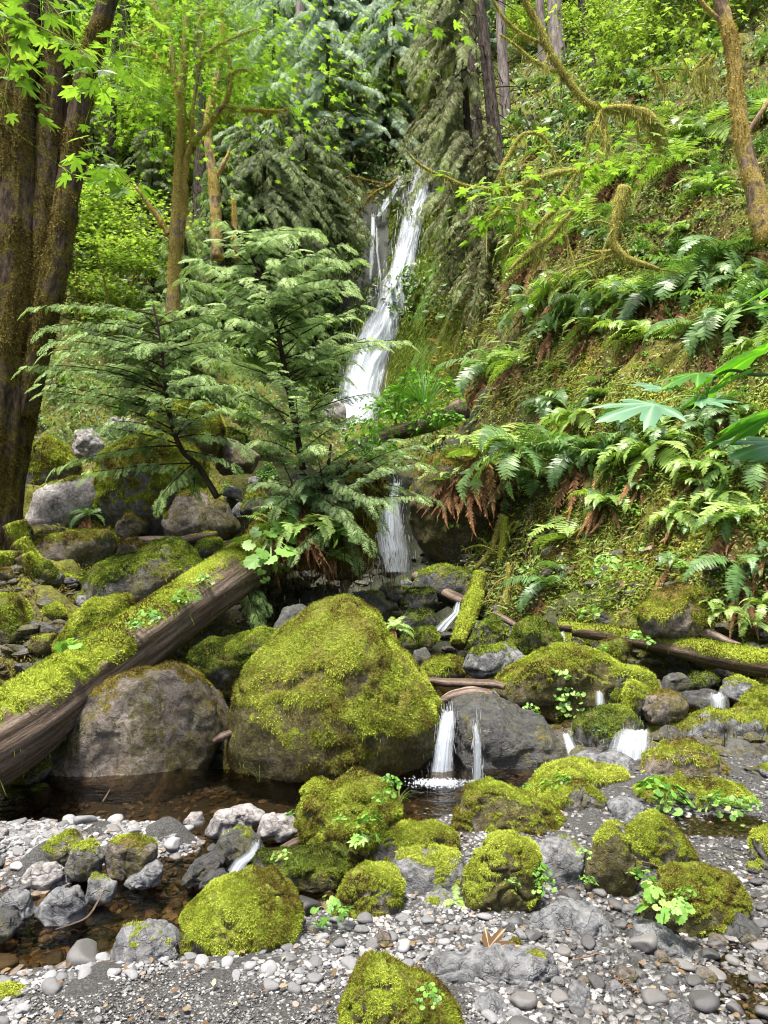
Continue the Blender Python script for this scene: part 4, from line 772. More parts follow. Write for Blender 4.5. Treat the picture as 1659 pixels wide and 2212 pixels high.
# ------------------------------------------------------------------ falling water
def fall(name, label, path, widths, layers=3, drops=200, bulge=.12, off=.10, seed=0, dsz=.03, su=1.6, sv=.5, zs=1.0):
    """path: world points down the fall, widths in metres; sheets follow it, loose drops ride beside it."""
    path = np.array(path); g = Geo(); n = 60; u = np.linspace(0, len(path)-1, n); C = np.column_stack([np.interp(u, range(len(path)), path[:, k]) for k in range(3)])
    wd = np.interp(u, range(len(path)), widths); L = np.concatenate([[0], np.cumsum(np.linalg.norm(np.diff(C, axis=0), axis=1))]); s = np.linspace(-1, 1, 33)
    for l in range(layers):
        k = l/(max(1, layers-1)) if layers > 1 else .5
        w_ = wd*(1.0-.25*k); S, T_ = np.meshgrid(s, np.arange(n)); jx = .12*fbm(np.column_stack([L*1.3, L*0+seed+l, L*0]), seed+l, 3)*wd
        X = C[:, None, 0]+S*w_[:, None]/2+jx[:, None]; q = np.stack([S*3+l*9+seed, L[:, None]*1.1+0*S, 0*S+seed], -1); nz = fbm(q, seed+l, 4)
        Yy = C[:, None, 1]-off-bulge*(1-S*S)*wd[:, None]*.5-k*.10*wd[:, None]-.14*nz*wd[:, None]; Zz = C[:, None, 2]+0*S+.03*nz
        V = np.stack([X, Yy, Zz], -1).reshape(-1, 3); m = 33; a = (np.arange(n-1)[:, None]*m+np.arange(m-1)); Q = np.stack([a, a+1, a+m+1, a+m], -1).reshape(-1, 4)
        g.add(V, Q, fuv=np.stack([S, L[:, None]*1.0+0*S+l*7.3, 0*S+l*3.1+seed], -1).reshape(-1, 3))
    o = g.obj(name, M['fall'], smooth=True); tag(o, label, 'waterfall', kind='structure')
    if drops:
        d = Geo(); i = R.integers(0, n, drops); r = R.normal(0, .30, drops); p = C[i].copy(); p[:, 0] += r*wd[i]*1.0; p[:, 1] -= off+R.random(drops)*.2*wd[i]; p[:, 2] += R.normal(0, .05, drops)
        t = np.column_stack([R.normal(0, .08, drops), R.normal(0, .1, drops), -np.ones(drops)]); Mx = frame(t, rdir(drops), dsz*(.8+R.random(drops)*4.0)); Mx[:, :, 1:] *= (.16/(.5+np.linalg.norm(Mx[:, :, 0], axis=1)/dsz*.5))[:, None, None]
        V, T = ICO[1]; W, Q, Tt, tt = inst((V*np.array([1, .5, .5]), None, T), Mx, p); d.add(W, Q, Tt); q = d.obj('spray', M['drop'], o, smooth=True); q['kind'] = 'stuff'
    return o
FP = [(928, 350, 26.0), (922, 365, 25.8), (910, 400, 25.6), (899, 449, 25.1), (889, 500, 24.7), (881, 543, 24.4), (867, 586, 24.1), (850, 637, 23.8), (836, 686, 23.5), (813, 743, 23.2), (792, 800, 22.9), (778, 857, 22.5), (770, 905, 22.0), (765, 950, 21.5)]
FW = [40, 46, 50, 48, 50, 50, 56, 64, 80, 94, 102, 104, 96, 80]
def on_cliff(px, py, Y, dy=.12):                                      # keep the water just in front of the rock it runs down
    p = P(px, py, Y); ys = np.linspace(Y+3, Y-4, 71); z = Z(np.full(71, p[0]), ys); i = np.argmax(z < p[2]); p2 = P(px, py, ys[i]-dy) if z[i] < p[2] else p
    return p2
fp = np.array([on_cliff(*a) for a in FP]); k_ = np.ones(3)/3
for _ in range(2): fp[1:-1] = (fp[:-2]+fp[1:-1]+fp[2:])/3
fall('waterfall', 'tall white waterfall sliding down the mossy cliff', fp, [a/F*b[1] for a, b in zip(FW, fp)], 4, 1600, .25, .18, 1, .05)
lp = np.array([on_cliff(*a) for a in [(868, 378, 27), (855, 410, 26.5), (838, 440, 26), (818, 470, 26)]])
fall('waterfall', 'thin upper rivulet left of the main fall', lp, [.28, .22, .32, .18], 2, 80, .1, .12, 5, .04)
lp = np.array([on_cliff(*a) for a in [(806, 478, 25.8), (806, 520, 25.6), (803, 570, 25.5), (800, 610, 25.3)]])
fall('waterfall', 'narrow free falling strand left of the main fall', lp, [.14, .17, .16, .08], 2, 60, .1, .35, 6, .04)
lp = np.array([on_cliff(*a) for a in [(814, 500, 25.8), (815, 550, 25.6), (820, 590, 25.5), (823, 615, 25.3)]])
fall('waterfall', 'second hair thin strand left of the main fall', lp, [.06, .09, .10, .05], 1, 30, .1, .35, 7, .04)
fall('waterfall', 'small spreading fall in front of the jutting dark boulder', [P(857, 1045, 12.9), P(848, 1075, 12.75), P(842, 1110, 12.6), P(842, 1150, 12.5), P(848, 1190, 12.45), P(856, 1235, 12.4)], [.13, .25, .38, .50, .56, .45], 3, 500, .2, .05, 11, .02)
fall('waterfall', 'bright little cascade dropping into the pool beside the big dome', [P(970, 1536, 5.62), P(966, 1560, 5.48), P(960, 1600, 5.4), P(956, 1640, 5.36), P(951, 1690, 5.33)], [.09, .12, .13, .15, .20], 4, 260, .3, .0, 12, .010)
fall('waterfall', 'thin trickle down the face of the dark wet boulder', [P(1024, 1560, 5.15), P(1030, 1590, 5.13), P(1031, 1630, 5.12), P(1030, 1680, 5.12)], [.03, .05, .06, .07], 2, 90, .2, .05, 13, .012)
fall('waterfall', 'wide broken spout between the half green rock and the pale backed boulder', [P(1372, 1576, 5.5), P(1364, 1590, 5.4), P(1360, 1615, 5.34), P(1358, 1645, 5.3)], [.22, .27, .30, .31], 3, 70, .25, .0, 14, .007)
fall('waterfall', 'little veil of water over the wet rock far right', [P(1545, 1497, 6.3), P(1548, 1510, 6.22), P(1550, 1535, 6.2)], [.12, .15, .15], 2, 12, .2, .0, 15, .006)
fall('waterfall', 'thin drips below the arched mossy rock', [P(1295, 1495, 6.0), P(1296, 1520, 5.97), P(1298, 1550, 5.95)], [.07, .08, .09], 2, 10, .2, .0, 16, .006)
fall('waterfall', 'narrow chute left of the half green rock', [P(1222, 1585, 5.7), P(1228, 1600, 5.6), P(1236, 1625, 5.5), P(1244, 1640, 5.45)], [.07, .08, .09, .10], 2, 20, .2, .0, 17, .006)
fall('waterfall', 'little white rush beside the short mossy stump', [P(990, 1302, 8.6), P(985, 1325, 8.5), P(965, 1345, 8.4), P(950, 1362, 8.35)], [.06, .10, .14, .16], 2, 16, .2, .0, 18, .006)
fall('waterfall', 'tiny spout above the leafy boulder', [P(1212, 1366, 7.4), P(1213, 1380, 7.3), P(1214, 1400, 7.28)], [.07, .08, .09], 2, 8, .2, .0, 19, .006)
fall('waterfall', 'small rush over stones in the lower stream', [P(556, 1822, 3.95), P(545, 1845, 3.88), P(520, 1862, 3.82), P(505, 1885, 3.76)], [.03, .06, .08, .09], 2, 14, .2, -.01, 20, .004)
def foam(x, y, z, r, n, s, label):
    g = Geo(); a = R.random(n)*6.28; q = np.abs(R.normal(0, .5, n))*r; p = np.column_stack([x+np.cos(a)*q*1.6, y+np.sin(a)*q*.8, z+np.abs(R.normal(0, .35, n))*s*np.exp(-q/r)*2.2])
    V, T = ICO[1]; Mx = frame(rdir(n), rdir(n), s*(.3+R.random(n))); W, Q, T2, t = inst((V*np.array([1, 1, .6])*.5, None, T), Mx, p); g.add(W, Q, T2)
    return tag(g.obj('foam', M['drop'], smooth=True), label, 'foam', kind='stuff')
b = G(948, 1692, -.08); foam(b[0], b[1], -.08, .12, 1500, .009, 'white foam where the cascade hits the pool')
b = G(1030, 1690, -.08); foam(b[0], b[1], -.08, .05, 160, .008, 'bit of foam below the trickle')
b = P(1358, 1643, 5.26); foam(b[0], b[1], b[2], .12, 320, .010, 'foam below the broken spout')
b = P(765, 930, 21.3); foam(b[0], b[1], b[2], .7, 500, .06, 'spray at the foot of the tall waterfall')

# ------------------------------------------------------------------ trunks, logs, branches
def path(pts, Y=None): return np.array([P(a[0], a[1], a[2] if len(a) > 2 else Y) for a in pts])
def beard(g, V, Q, n, L0, along=None):
    """Strands and cushions of moss hanging from a limb."""
    p, nn, i = surf_sample(V, Q, n); t = np.column_stack([R.normal(0, .25, n), R.normal(0, .25, n), -np.ones(n)])
    low = nn[:, 2] < .2; p, t, nn = p[low], t[low], nn[low]; m = len(p); L = L0*.55*np.exp(R.normal(0, .6, m)); Mx = frame(t+nn*.15, rdir(m), L); Mx[:, :, 1] *= np.clip(.016/np.maximum(L, .001), .08, .6)[:, None]*1.2
    W, Qq, T, tt = inst(TUFT, Mx, p, np.clip(.45+.3*fbm(p*5, 3, 2)+.2*R.normal(size=m), 0, 1)); g.add(W, Qq, T, tint=tt)
def limb(name, pts, rad, mat, parent=None, segs=10, amp=.12, moss=None, seed=0, origin=None, tuft=None, tsize=.03, tn=0, hang=0, hl=.12, flat=1.0, ns=(2, 2, .4), sub=6, mossfun=None):
    V, Q, T, lc, C, r = tube(pts, rad, segs, amp, ns, seed, sub, flat); N = V-np.repeat(C, segs, 0)[:len(V)-2].mean(0) if False else None
    g = Geo(); k = len(C); Nn = np.vstack([nrm(V[:k*segs]-np.repeat(C, segs, 0)), np.zeros((2, 3))])
    mo = np.zeros(len(V)) if moss is None else np.clip(.5+(Nn[:, 2]-moss)*.8+.4*fbm(V*3, seed, 3), 0, 1)
    if mossfun is not None: mo = mossfun(V, Nn, mo)
    g.add(V, Q, T, lc=lc, moss=mo); o = g.obj(name, M[mat], parent, smooth=True, loc=origin)
    if tn or hang:
        gm = Geo(); f = mo[Q].mean(1)
        if tn:
            p, n, i = surf_sample(V, Q, tn, sstep(.45, .6, f) if moss is not None else None); tufts(gm, p, n if (n*(p-C.mean(0))).sum() > 0 or True else -n, tsize)
        if hang: beard(gm, V, Q, hang, hl)
        if origin is not None: gm.V = [v-np.asarray(origin) for v in gm.V]
        gm.obj('moss', M[tuft or 'moss_b'], o if parent is None else parent)
    return o, V, Q, C
# left maple: three shaggy stems from one root crown
TY = 8.6; base = P(25, 1215, TY); tr = empty('maple_tree', base, 'massive three stemmed maple with moss shaggy trunks at the left edge', 'tree')
def allm(V, N, mo): return np.clip(.5+.8*fbm(V*2.6, 8, 5, .6), 0, 1)
limb('trunk', path([(-15, 1330), (-12, 1180), (5, 1000), (20, 800), (30, 600), (38, 400), (42, 200), (50, 0), (70, -300), (100, -700)], TY), [.34, .25, .24, .235, .22, .21, .2, .19, .17, .12], 'bark_maple', tr, 56, .26, origin=base, tuft='trunk_moss', tn=20000, tsize=.035, moss=-3, mossfun=allm, hang=2500, hl=.05, seed=3, sub=10, ns=(2.2, 2.2, .22))
limb('trunk', path([(15, 1040), (48, 850), (78, 650), (98, 480), (112, 300), (122, 120), (128, 0), (145, -300), (185, -700)], TY+.1), [.18, .20, .19, .175, .165, .16, .16, .14, .1], 'bark_maple', tr, 48, .26, origin=base, tuft='trunk_moss', tn=9000, tsize=.035, moss=-3, mossfun=allm, hang=1200, hl=.05, seed=4, sub=10, ns=(2.2, 2.2, .2))
limb('trunk', path([(-60, 1150), (-45, 900), (-35, 600), (-15, 300), (0, 0), (20, -400)], TY+.5), [.3, .28, .26, .24, .2, .16], 'bark_maple', tr, 30, .18, origin=base, tuft='trunk_moss', tn=5000, tsize=.035, moss=-3, mossfun=allm, seed=5, sub=8, ns=(2.2, 2.2, .2))
limb('trunk', path([(48, 900), (85, 740), (114, 600), (138, 480), (150, 400), (165, 280), (182, 180), (205, 90), (232, 0), (262, -150), (300, -500)], TY), [.13, .14, .14, .135, .13, .12, .11, .105, .10, .09, .07], 'bark_maple', tr, 36, .24, origin=base, tuft='trunk_moss', tn=9000, tsize=.035, moss=-3, mossfun=allm, hang=900, hl=.07, seed=6, sub=9, ns=(2.2, 2.2, .3))
for i, (pp, rr) in enumerate([([(30, 1130), (50, 1180), (80, 1215), (120, 1245), (110, 1290)], [.22, .15, .12, .1, .05]), ([(40, 1170), (90, 1225), (150, 1250), (210, 1260)], [.16, .12, .1, .05]), ([(20, 1190), (20, 1240), (10, 1290), (0, 1330)], [.26, .2, .14, .08]), ([(50, 1200), (70, 1235), (95, 1280), (90, 1330)], [.15, .12, .08, .04])]):
    limb('root', path(pp, TY-.35-.1*i), [v*.55 for v in rr], 'log_mossy', tr, 20, .25, moss=.0, origin=base, tuft='moss_y', tn=3000, tsize=.022, hang=500, hl=.06, seed=20+i)
# forked orange mossy maple left of centre
BY = 13.0; base = P(375, 690, BY); mt = empty('maple_tree', base, 'slender forked maple with orange moss on its trunk, left of centre', 'tree')
def orange(name, pts, rad, par, org, n=1500, h=600, hl=.12, Y=BY, seed=0, segs=10): limb(name, path(pts, Y), rad, 'bark_mossy', par, segs, .22, moss=-3, mossfun=allm, origin=org, tuft='hang_moss', tn=n, tsize=.04, hang=h, hl=hl, seed=seed, ns=(1.6, 1.6, .5))
M['hang_moss'] = M['hang']
def limb_o(par, org, data, Y, seed0=0):
    for i, (pp, rr, n, h, hl) in enumerate(data):
        limb('trunk' if i == 0 else 'branch', path(pp, Y), rr, 'bark_mossy', par, 10, .22, moss=-3, mossfun=allm, origin=org, tuft='gold', tn=n, tsize=.035, hang=h, hl=hl, seed=seed0+i, ns=(1.6, 1.6, .5))
limb_o(mt, base, [
    ([(373, 700), (376, 600), (380, 500), (384, 430), (388, 340), (392, 260), (390, 200), (398, 130), (402, 60), (400, -40), (410, -300)], [0.1224, 0.108, 0.1044, 0.0936, 0.0792, 0.0756, 0.0864, 0.072, 0.0612, 0.0504, 0.0288], 3500, 700, .08),
    ([(378, 560), (392, 480), (398, 400), (402, 345), (425, 300), (455, 265), (470, 240), (485, 225), (497, 190), (500, 160), (488, 100), (482, 40), (490, -60)], [0.072, 0.072, 0.0648, 0.0612, 0.054, 0.0504, 0.0504, 0.0432, 0.036, 0.0288, 0.0216, 0.018, 0.0144], 2200, 1600, .16),
    ([(390, 205), (375, 150), (368, 90), (350, 45), (330, 10), (300, -60)], [0.0648, 0.054, 0.0432, 0.036, 0.0324, 0.0216], 800, 500, .12),
    ([(392, 190), (380, 165), (355, 140), (325, 112), (295, 100), (262, 92)], [0.0432, 0.036, 0.0288, 0.0252, 0.0216, 0.0144], 500, 700, .16),
    ([(412, 330), (415, 270), (417, 230), (425, 180), (432, 120), (440, 60), (430, -20)], [0.036, 0.0324, 0.0288, 0.0288, 0.0288, 0.0252, 0.0216], 600, 400, .12),
    ([(398, 60), (420, 90), (435, 40), (470, 0), (500, -60)], [0.036, 0.036, 0.036, 0.0324, 0.0216], 600, 500, .12),
    ([(485, 228), (520, 236), (560, 238), (605, 240), (625, 232)], [0.036, 0.0324, 0.0288, 0.0252, 0.0108], 500, 900, .15),
    ([(470, 180), (490, 165), (520, 150), (550, 160)], [0.0288, 0.0252, 0.0216, 0.0108], 250, 500, .15),
    ([(430, 130), (470, 100), (520, 75), (560, 60)], [0.036, 0.0288, 0.0216, 0.0108], 250, 600, .18),
    ([(262, 92), (310, 70), (345, 45), (380, 10)], [0.0216, 0.0252, 0.0216, 0.0144], 200, 500, .15),
    ], BY)
base = P(468, 520, 16); t2 = empty('maple_tree', base, 'thin moss wrapped trunk right of the forked maple', 'tree')
limb_o(t2, base, [([(470, 560), (468, 500), (465, 440), (460, 380), (452, 320), (450, 250), (470, 170), (480, 80), (470, -60)], [.13, .12, .12, .11, .1, .08, .07, .06, .04], 1500, 500, .12), ([(462, 390), (480, 360), (490, 340), (497, 320)], [.05, .05, .04, .02], 200, 200, .12)], 16, 40)
base = P(510, 545, 15); t3 = empty('tree_snag', base, 'thin broken mossy snag right of the forked maple', 'dead tree')
limb_o(t3, base, [([(512, 560), (509, 520), (507, 470), (504, 428)], [.075, .07, .055, .03], 600, 200, .1)], 15, 50)
base = P(365, 505, 14); t4 = empty('branch', base, 'leaning mossy pole crossing behind the forked maple', 'branch')
limb_o(t4, base, [([(295, 405), (320, 440), (345, 475), (365, 510)], [.03, .04, .05, .05], 300, 150, .08)], 14, 55)

# right leaning mossy maple
base = P(1645, 490, 10.4); t5 = empty('maple_tree', base, 'leaning mossy maple trunk near the right edge', 'tree')
limb_o(t5, base, [([(1655, 520), (1642, 470), (1628, 400), (1612, 340), (1600, 270), (1592, 200), (1585, 130), (1572, 60), (1555, 0), (1520, -150), (1480, -400)], [.14, .135, .125, .11, .105, .1, .095, .09, .08, .06, .03], 3000, 900, .08),
    ([(1606, 300), (1640, 250), (1680, 180), (1720, 60)], [.04, .035, .03, .02], 300, 200, .1), ([(1578, 90), (1560, 50), (1520, 10), (1480, -60)], [.04, .035, .03, .02], 200, 200, .1)], 10.4, 60)

# moss laden branches on the right slope
def mossy(label, data, Y, cat='branch', name='mossy_branch', hl=.12, dens=1.0, seed=0, mat='bark_branch', tf='limb_moss'):
    org = P(data[0][0][0][0], data[0][0][0][1], Y); e = empty(name, org, label, cat)
    for i, (pp, rr) in enumerate(data):
        p3 = path(pp, Y); L = np.linalg.norm(np.diff(p3, axis=0), axis=1).sum(); k = int(L*dens*900*max(.4, np.mean(rr)/.05))
        limb('stem' if i == 0 else 'twig', p3, rr, mat, e, 8, .3, moss=-.9, origin=org, tuft=tf, tn=min(k, 4000), tsize=.024*Y/10, hang=int(min(k*.7, 2500)), hl=hl, seed=seed+i, ns=(1.5, 1.5, .6))
    rq = np.random.default_rng(seed+500)
    for i, (pp, rr) in enumerate(data):
        if len(pp) < 4: continue
        p3 = path(pp, Y)
        for k in range(5 if i == 0 else 3):
            j = rq.integers(1, len(p3)); c = p3[j]; l = rq.uniform(.25, .9); d = np.array([rq.uniform(-.7, .7), rq.uniform(-.4, .2), rq.uniform(-.9, .5)]); q = np.array([c, c+d*l*.5+[0, 0, .05], c+d*l-[0, 0, .12*l]])
            limb('twig', q, [.014, .009, .003], mat, e, 5, .3, moss=-.9, origin=org, tuft=tf, tn=int(120*l), tsize=.02*Y/10, hang=int(260*l), hl=hl, seed=seed+40+k, sub=4)
    return e
mossy('long mossy limb slanting down from the top to the fern slope', [([(1110, -40), (1150, 30), (1185, 105), (1205, 140), (1235, 185), (1265, 220), (1300, 238)], [.06, .06, .065, .065, .06, .06, .05]), ([(1060, -10), (1090, 40), (1130, 75), (1170, 92)], [.025, .03, .035, .03]), ([(1080, 75), (1110, 95), (1150, 130), (1190, 150), (1215, 155)], [.02, .025, .03, .035, .03])], 14.5, seed=100, hl=.1)
mossy('thick arched limb buried in golden moss on the upper slope', [([(1300, 240), (1330, 235), (1360, 240), (1395, 250), (1420, 280), (1432, 310), (1420, 325)], [.05, .075, .10, .11, .105, .08, .03]), ([(1300, 240), (1306, 280), (1310, 320), (1306, 345)], [.05, .05, .05, .02]), ([(1300, 240), (1290, 265), (1275, 290), (1265, 330)], [.04, .04, .035, .015]), ([(1395, 255), (1380, 280), (1378, 300)], [.04, .035, .01]), ([(1425, 290), (1400, 300), (1385, 315)], [.04, .03, .01])], 13.2, seed=110, hl=.2)
mossy('drooping mossy twigs near the top right maple', [([(1540, 120), (1530, 140), (1522, 160), (1520, 190), (1535, 200)], [.04, .06, .07, .06, .02]), ([(1530, 120), (1505, 145), (1495, 175), (1490, 190)], [.03, .03, .025, .01])], 14.5, seed=115, hl=.2)
mossy('hanging moss covered twig in the middle of the upper slope', [([(1410, 150), (1420, 165), (1428, 185), (1435, 205)], [.02, .04, .03, .01])], 14.5, seed=118, hl=.2)
mossy('long mossy limb reaching over the falls with fresh maple leaves', [([(875, 322), (900, 350), (930, 370), (960, 382), (1000, 400), (1040, 408), (1080, 410), (1110, 405), (1150, 392), (1200, 375), (1250, 368), (1290, 362)], [.012, .02, .025, .03, .035, .04, .05, .055, .055, .05, .045, .03]), ([(1095, 400), (1085, 370), (1100, 335), (1120, 300), (1140, 288), (1165, 290), (1185, 310), (1205, 345)], [.05, .045, .04, .035, .03, .03, .025, .015]), ([(1120, 405), (1125, 440), (1120, 480), (1115, 510), (1090, 540), (1085, 560)], [.04, .045, .04, .035, .03, .01]), ([(1095, 408), (1085, 440), (1060, 470), (1040, 490)], [.05, .045, .035, .01]), ([(1245, 370), (1225, 410), (1200, 450), (1170, 480), (1150, 500)], [.04, .045, .045, .04, .02])], 12.6, seed=120, hl=.14)
mossy('lower mossy limb lying on a brown fern tuft', [([(1240, 455), (1215, 480), (1190, 510), (1165, 530), (1150, 540), (1125, 560), (1100, 585)], [.03, .035, .045, .06, .05, .04, .02])], 11.8, seed=130, hl=.15)
mossy('bright yellow mossy root elbow bending out of the bank', [([(1350, 405), (1340, 440), (1330, 490), (1325, 520), (1335, 545), (1360, 562), (1390, 572), (1425, 582)], [.1, .1, .07, .055, .075, .06, .05, .02]), ([(1330, 540), (1300, 545), (1265, 540)], [.03, .03, .01]), ([(1335, 548), (1300, 560), (1265, 575), (1230, 600)], [.03, .025, .02, .01]), ([(1320, 545), (1290, 552), (1240, 565)], [.025, .02, .01])], 11.0, seed=140, hl=.1)
mossy('thin pale branch crossing the upper right slope', [([(1395, 160), (1430, 150), (1480, 150), (1520, 165), (1560, 200)], [.012, .015, .015, .012, .008])], 14.6, seed=150, hl=.05, dens=.4)
mossy('tangle of bare mossy twigs overhanging the rivulet', [([(860, 385), (840, 400), (810, 415), (790, 435), (775, 455)], [.035, .035, .03, .02, .01]), ([(810, 415), (770, 420), (735, 450)], [.015, .012, .006]), ([(800, 425), (780, 445), (765, 480)], [.02, .015, .006]), ([(840, 400), (800, 390), (760, 380), (730, 390)], [.015, .012, .01, .006])], 24.0, seed=160, hl=.2, mat='bark_mossy', tf='hang')
mossy('curved mossy pole leaning beside the jutting boulder', [([(1085, 1110), (1075, 1150), (1060, 1190), (1035, 1220), (1005, 1238), (950, 1245)], [.04, .045, .045, .04, .03, .02])], 10.6, seed=170, hl=.05)
mossy('straight weathered stake standing at the slope foot', [([(1090, 1115), (1088, 1160), (1084, 1200), (1078, 1240)], [.05, .055, .05, .03])], 10.4, seed=171, hl=.04, dens=.3, mat='drift')
mossy('short bright moss covered stake right of the weathered one', [([(1097, 1215), (1100, 1245), (1098, 1280), (1093, 1310)], [.02, .04, .04, .03])], 9.6, seed=172, hl=.06)

# logs
def log(name, label, pts, rad, mat='log', moss=.55, seed=0, tn=0, tuft='moss_y', hang=0, segs=28, amp=.10, ns=(2, 2, .18), flat=1.0, cat='log', hl=.05, ts=.025):
    p3 = path(pts); o, V, Q, C = limb(name, p3, rad, mat, None, segs, amp, moss=moss, seed=seed, origin=p3[0], tuft=tuft, tn=tn, tsize=ts, hang=hang, hl=hl, ns=ns, sub=16, flat=flat)
    return tag(o, label, cat)
log('fallen_log', 'great fallen log slanting across the left side with a moss carpet on top', [(-190, 1690, 4.35), (0, 1592, 4.85), (130, 1500, 5.6), (260, 1412, 6.4), (380, 1325, 7.3), (480, 1255, 8.1), (560, 1200, 8.9)], [.26, .275, .275, .27, .265, .27, .28], moss=.6, seed=7, tn=26000, hang=1500, segs=64, amp=.12, ns=(2.6, 2.6, .10), ts=.022)
log('fallen_log', 'mossy fallen log lying across the foot of the right slope', [(1236, 1362, 7.9), (1300, 1368, 7.8), (1400, 1385, 7.5), (1500, 1405, 7.2), (1600, 1425, 7.0), (1760, 1450, 6.7)], [.06, .08, .09, .11, .12, .13], 'log_mossy', .3, 8, 6000, hang=300)
log('fallen_log', 'bare thin log behind the mossy one at the slope foot', [(1205, 1353, 8.1), (1290, 1360, 8.0), (1400, 1375, 7.8), (1500, 1385, 7.7), (1640, 1405, 7.5)], [.05, .06, .06, .055, .05], 'log_mossy', .5, 9, 1500)
log('broken_branch', 'split orange end of wood resting on the mossy log', [(1492, 1350, 7.3), (1530, 1368, 7.25), (1565, 1382, 7.2), (1600, 1392, 7.1)], [.05, .05, .035, .012], 'drift', 2, 10, segs=12, amp=.25, cat='branch')
log('stump', 'short upright mossy stump piece in the ravine', [(1038, 1240, 8.9), (1025, 1290, 8.7), (1008, 1340, 8.4), (990, 1392, 8.1)], [.085, .095, .10, .08], 'log_mossy', .15, 11, 2600, hang=200, hl=.05, cat='stump', amp=.2)
log('fallen_log', 'thin bare log wedged behind the short stump', [(895, 1245, 10.2), (930, 1262, 10.0), (970, 1285, 9.7), (1005, 1300, 9.4)], [.07, .075, .075, .07], 'log', .9, 12)
log('broken_branch', 'weathered stick right of the short stump', [(1065, 1325, 8.3), (1095, 1340, 8.2), (1125, 1358, 8.1)], [.035, .035, .03], 'log', .9, 13, segs=12, cat='branch')
log('driftwood', 'upper dark driftwood stick above the wet boulder', [(915, 1468, 6.5), (960, 1474, 6.45), (1010, 1475, 6.4), (1065, 1478, 6.35), (1090, 1485, 6.3)], [.025, .035, .035, .035, .02], 'log', 2, 14, segs=16, amp=.25, cat='driftwood')
log('driftwood', 'lower reddish driftwood slab above the wet boulder', [(945, 1520, 6.25), (975, 1505, 6.25), (1020, 1495, 6.25), (1065, 1497, 6.2)], [.02, .045, .045, .02], 'drift', 2, 15, segs=16, amp=.25, cat='driftwood')
log('fallen_log', 'mossy log with a broken end below the waterfall', [(760, 965, 14.6), (820, 945, 14.4), (880, 925, 14.1), (940, 905, 13.9), (1003, 880, 13.6)], [.15, .16, .17, .19, .20], 'log', .6, 16, 1500, amp=.22, hang=300)
log('fallen_log', 'grey branch lying behind the long boulder on the left bank', [(225, 1270, 8.4), (290, 1228, 8.6), (340, 1190, 8.9), (400, 1168, 9.1), (468, 1155, 9.3)], [.05, .055, .05, .06, .05], 'log', .8, 17, 600)
log('fallen_log', 'second grey branch ending beside the cedar sapling', [(268, 1170, 9.5), (320, 1168, 9.5), (380, 1165, 9.5), (440, 1148, 9.6), (490, 1150, 9.6)], [.05, .06, .05, .05, .03], 'drift', 1, 18)
log('driftwood', 'brown stick wedged between the two big pool boulders', [(462, 1602, 5.3), (480, 1592, 5.3), (505, 1580, 5.35)], [.018, .03, .02], 'drift', 2, 19, segs=12, amp=.3, cat='driftwood')
log('driftwood', 'rusty brown branch stub under the heart shaped rock', [(610, 1835, 3.95), (635, 1822, 3.97), (660, 1812, 4.0)], [.02, .024, .02], 'drift', 2, 20, segs=12, cat='driftwood')
log('broken_branch', 'orange splintered root beside the pointed mossy rock', [(1418, 1470, 6.5), (1425, 1490, 6.45), (1440, 1500, 6.4)], [.03, .03, .01], 'drift', 2, 21, segs=10, amp=.3, cat='branch')
log('stick', 'thin crooked twig lying across the lower stream', [(120, 2008, 3.2), (160, 1995, 3.25), (190, 1980, 3.3), (210, 1950, 3.4), (228, 1915, 3.5)], [.003, .005, .006, .005, .003], 'drift', 2, 22, segs=6, cat='stick')
log('stick', 'short twig poking out of the pool by the left bank', [(222, 1732, 4.75), (232, 1716, 4.78), (238, 1705, 4.8)], [.006, .006, .003], 'drift', 2, 23, segs=6, cat='stick')
log('stick', 'reddish stick lying at the edge of the pebble bar', [(182, 2103, 2.85), (210, 2090, 2.9), (245, 2076, 2.95)], [.006, .009, .006], 'drift', 2, 24, segs=8, cat='stick')
log('broken_branch', 'splintered stub hanging under the root mound', [(752, 1232, 9.3), (748, 1255, 9.3), (742, 1290, 9.35)], [.10, .08, .03], 'drift', 2, 25, segs=14, amp=.4, cat='branch')

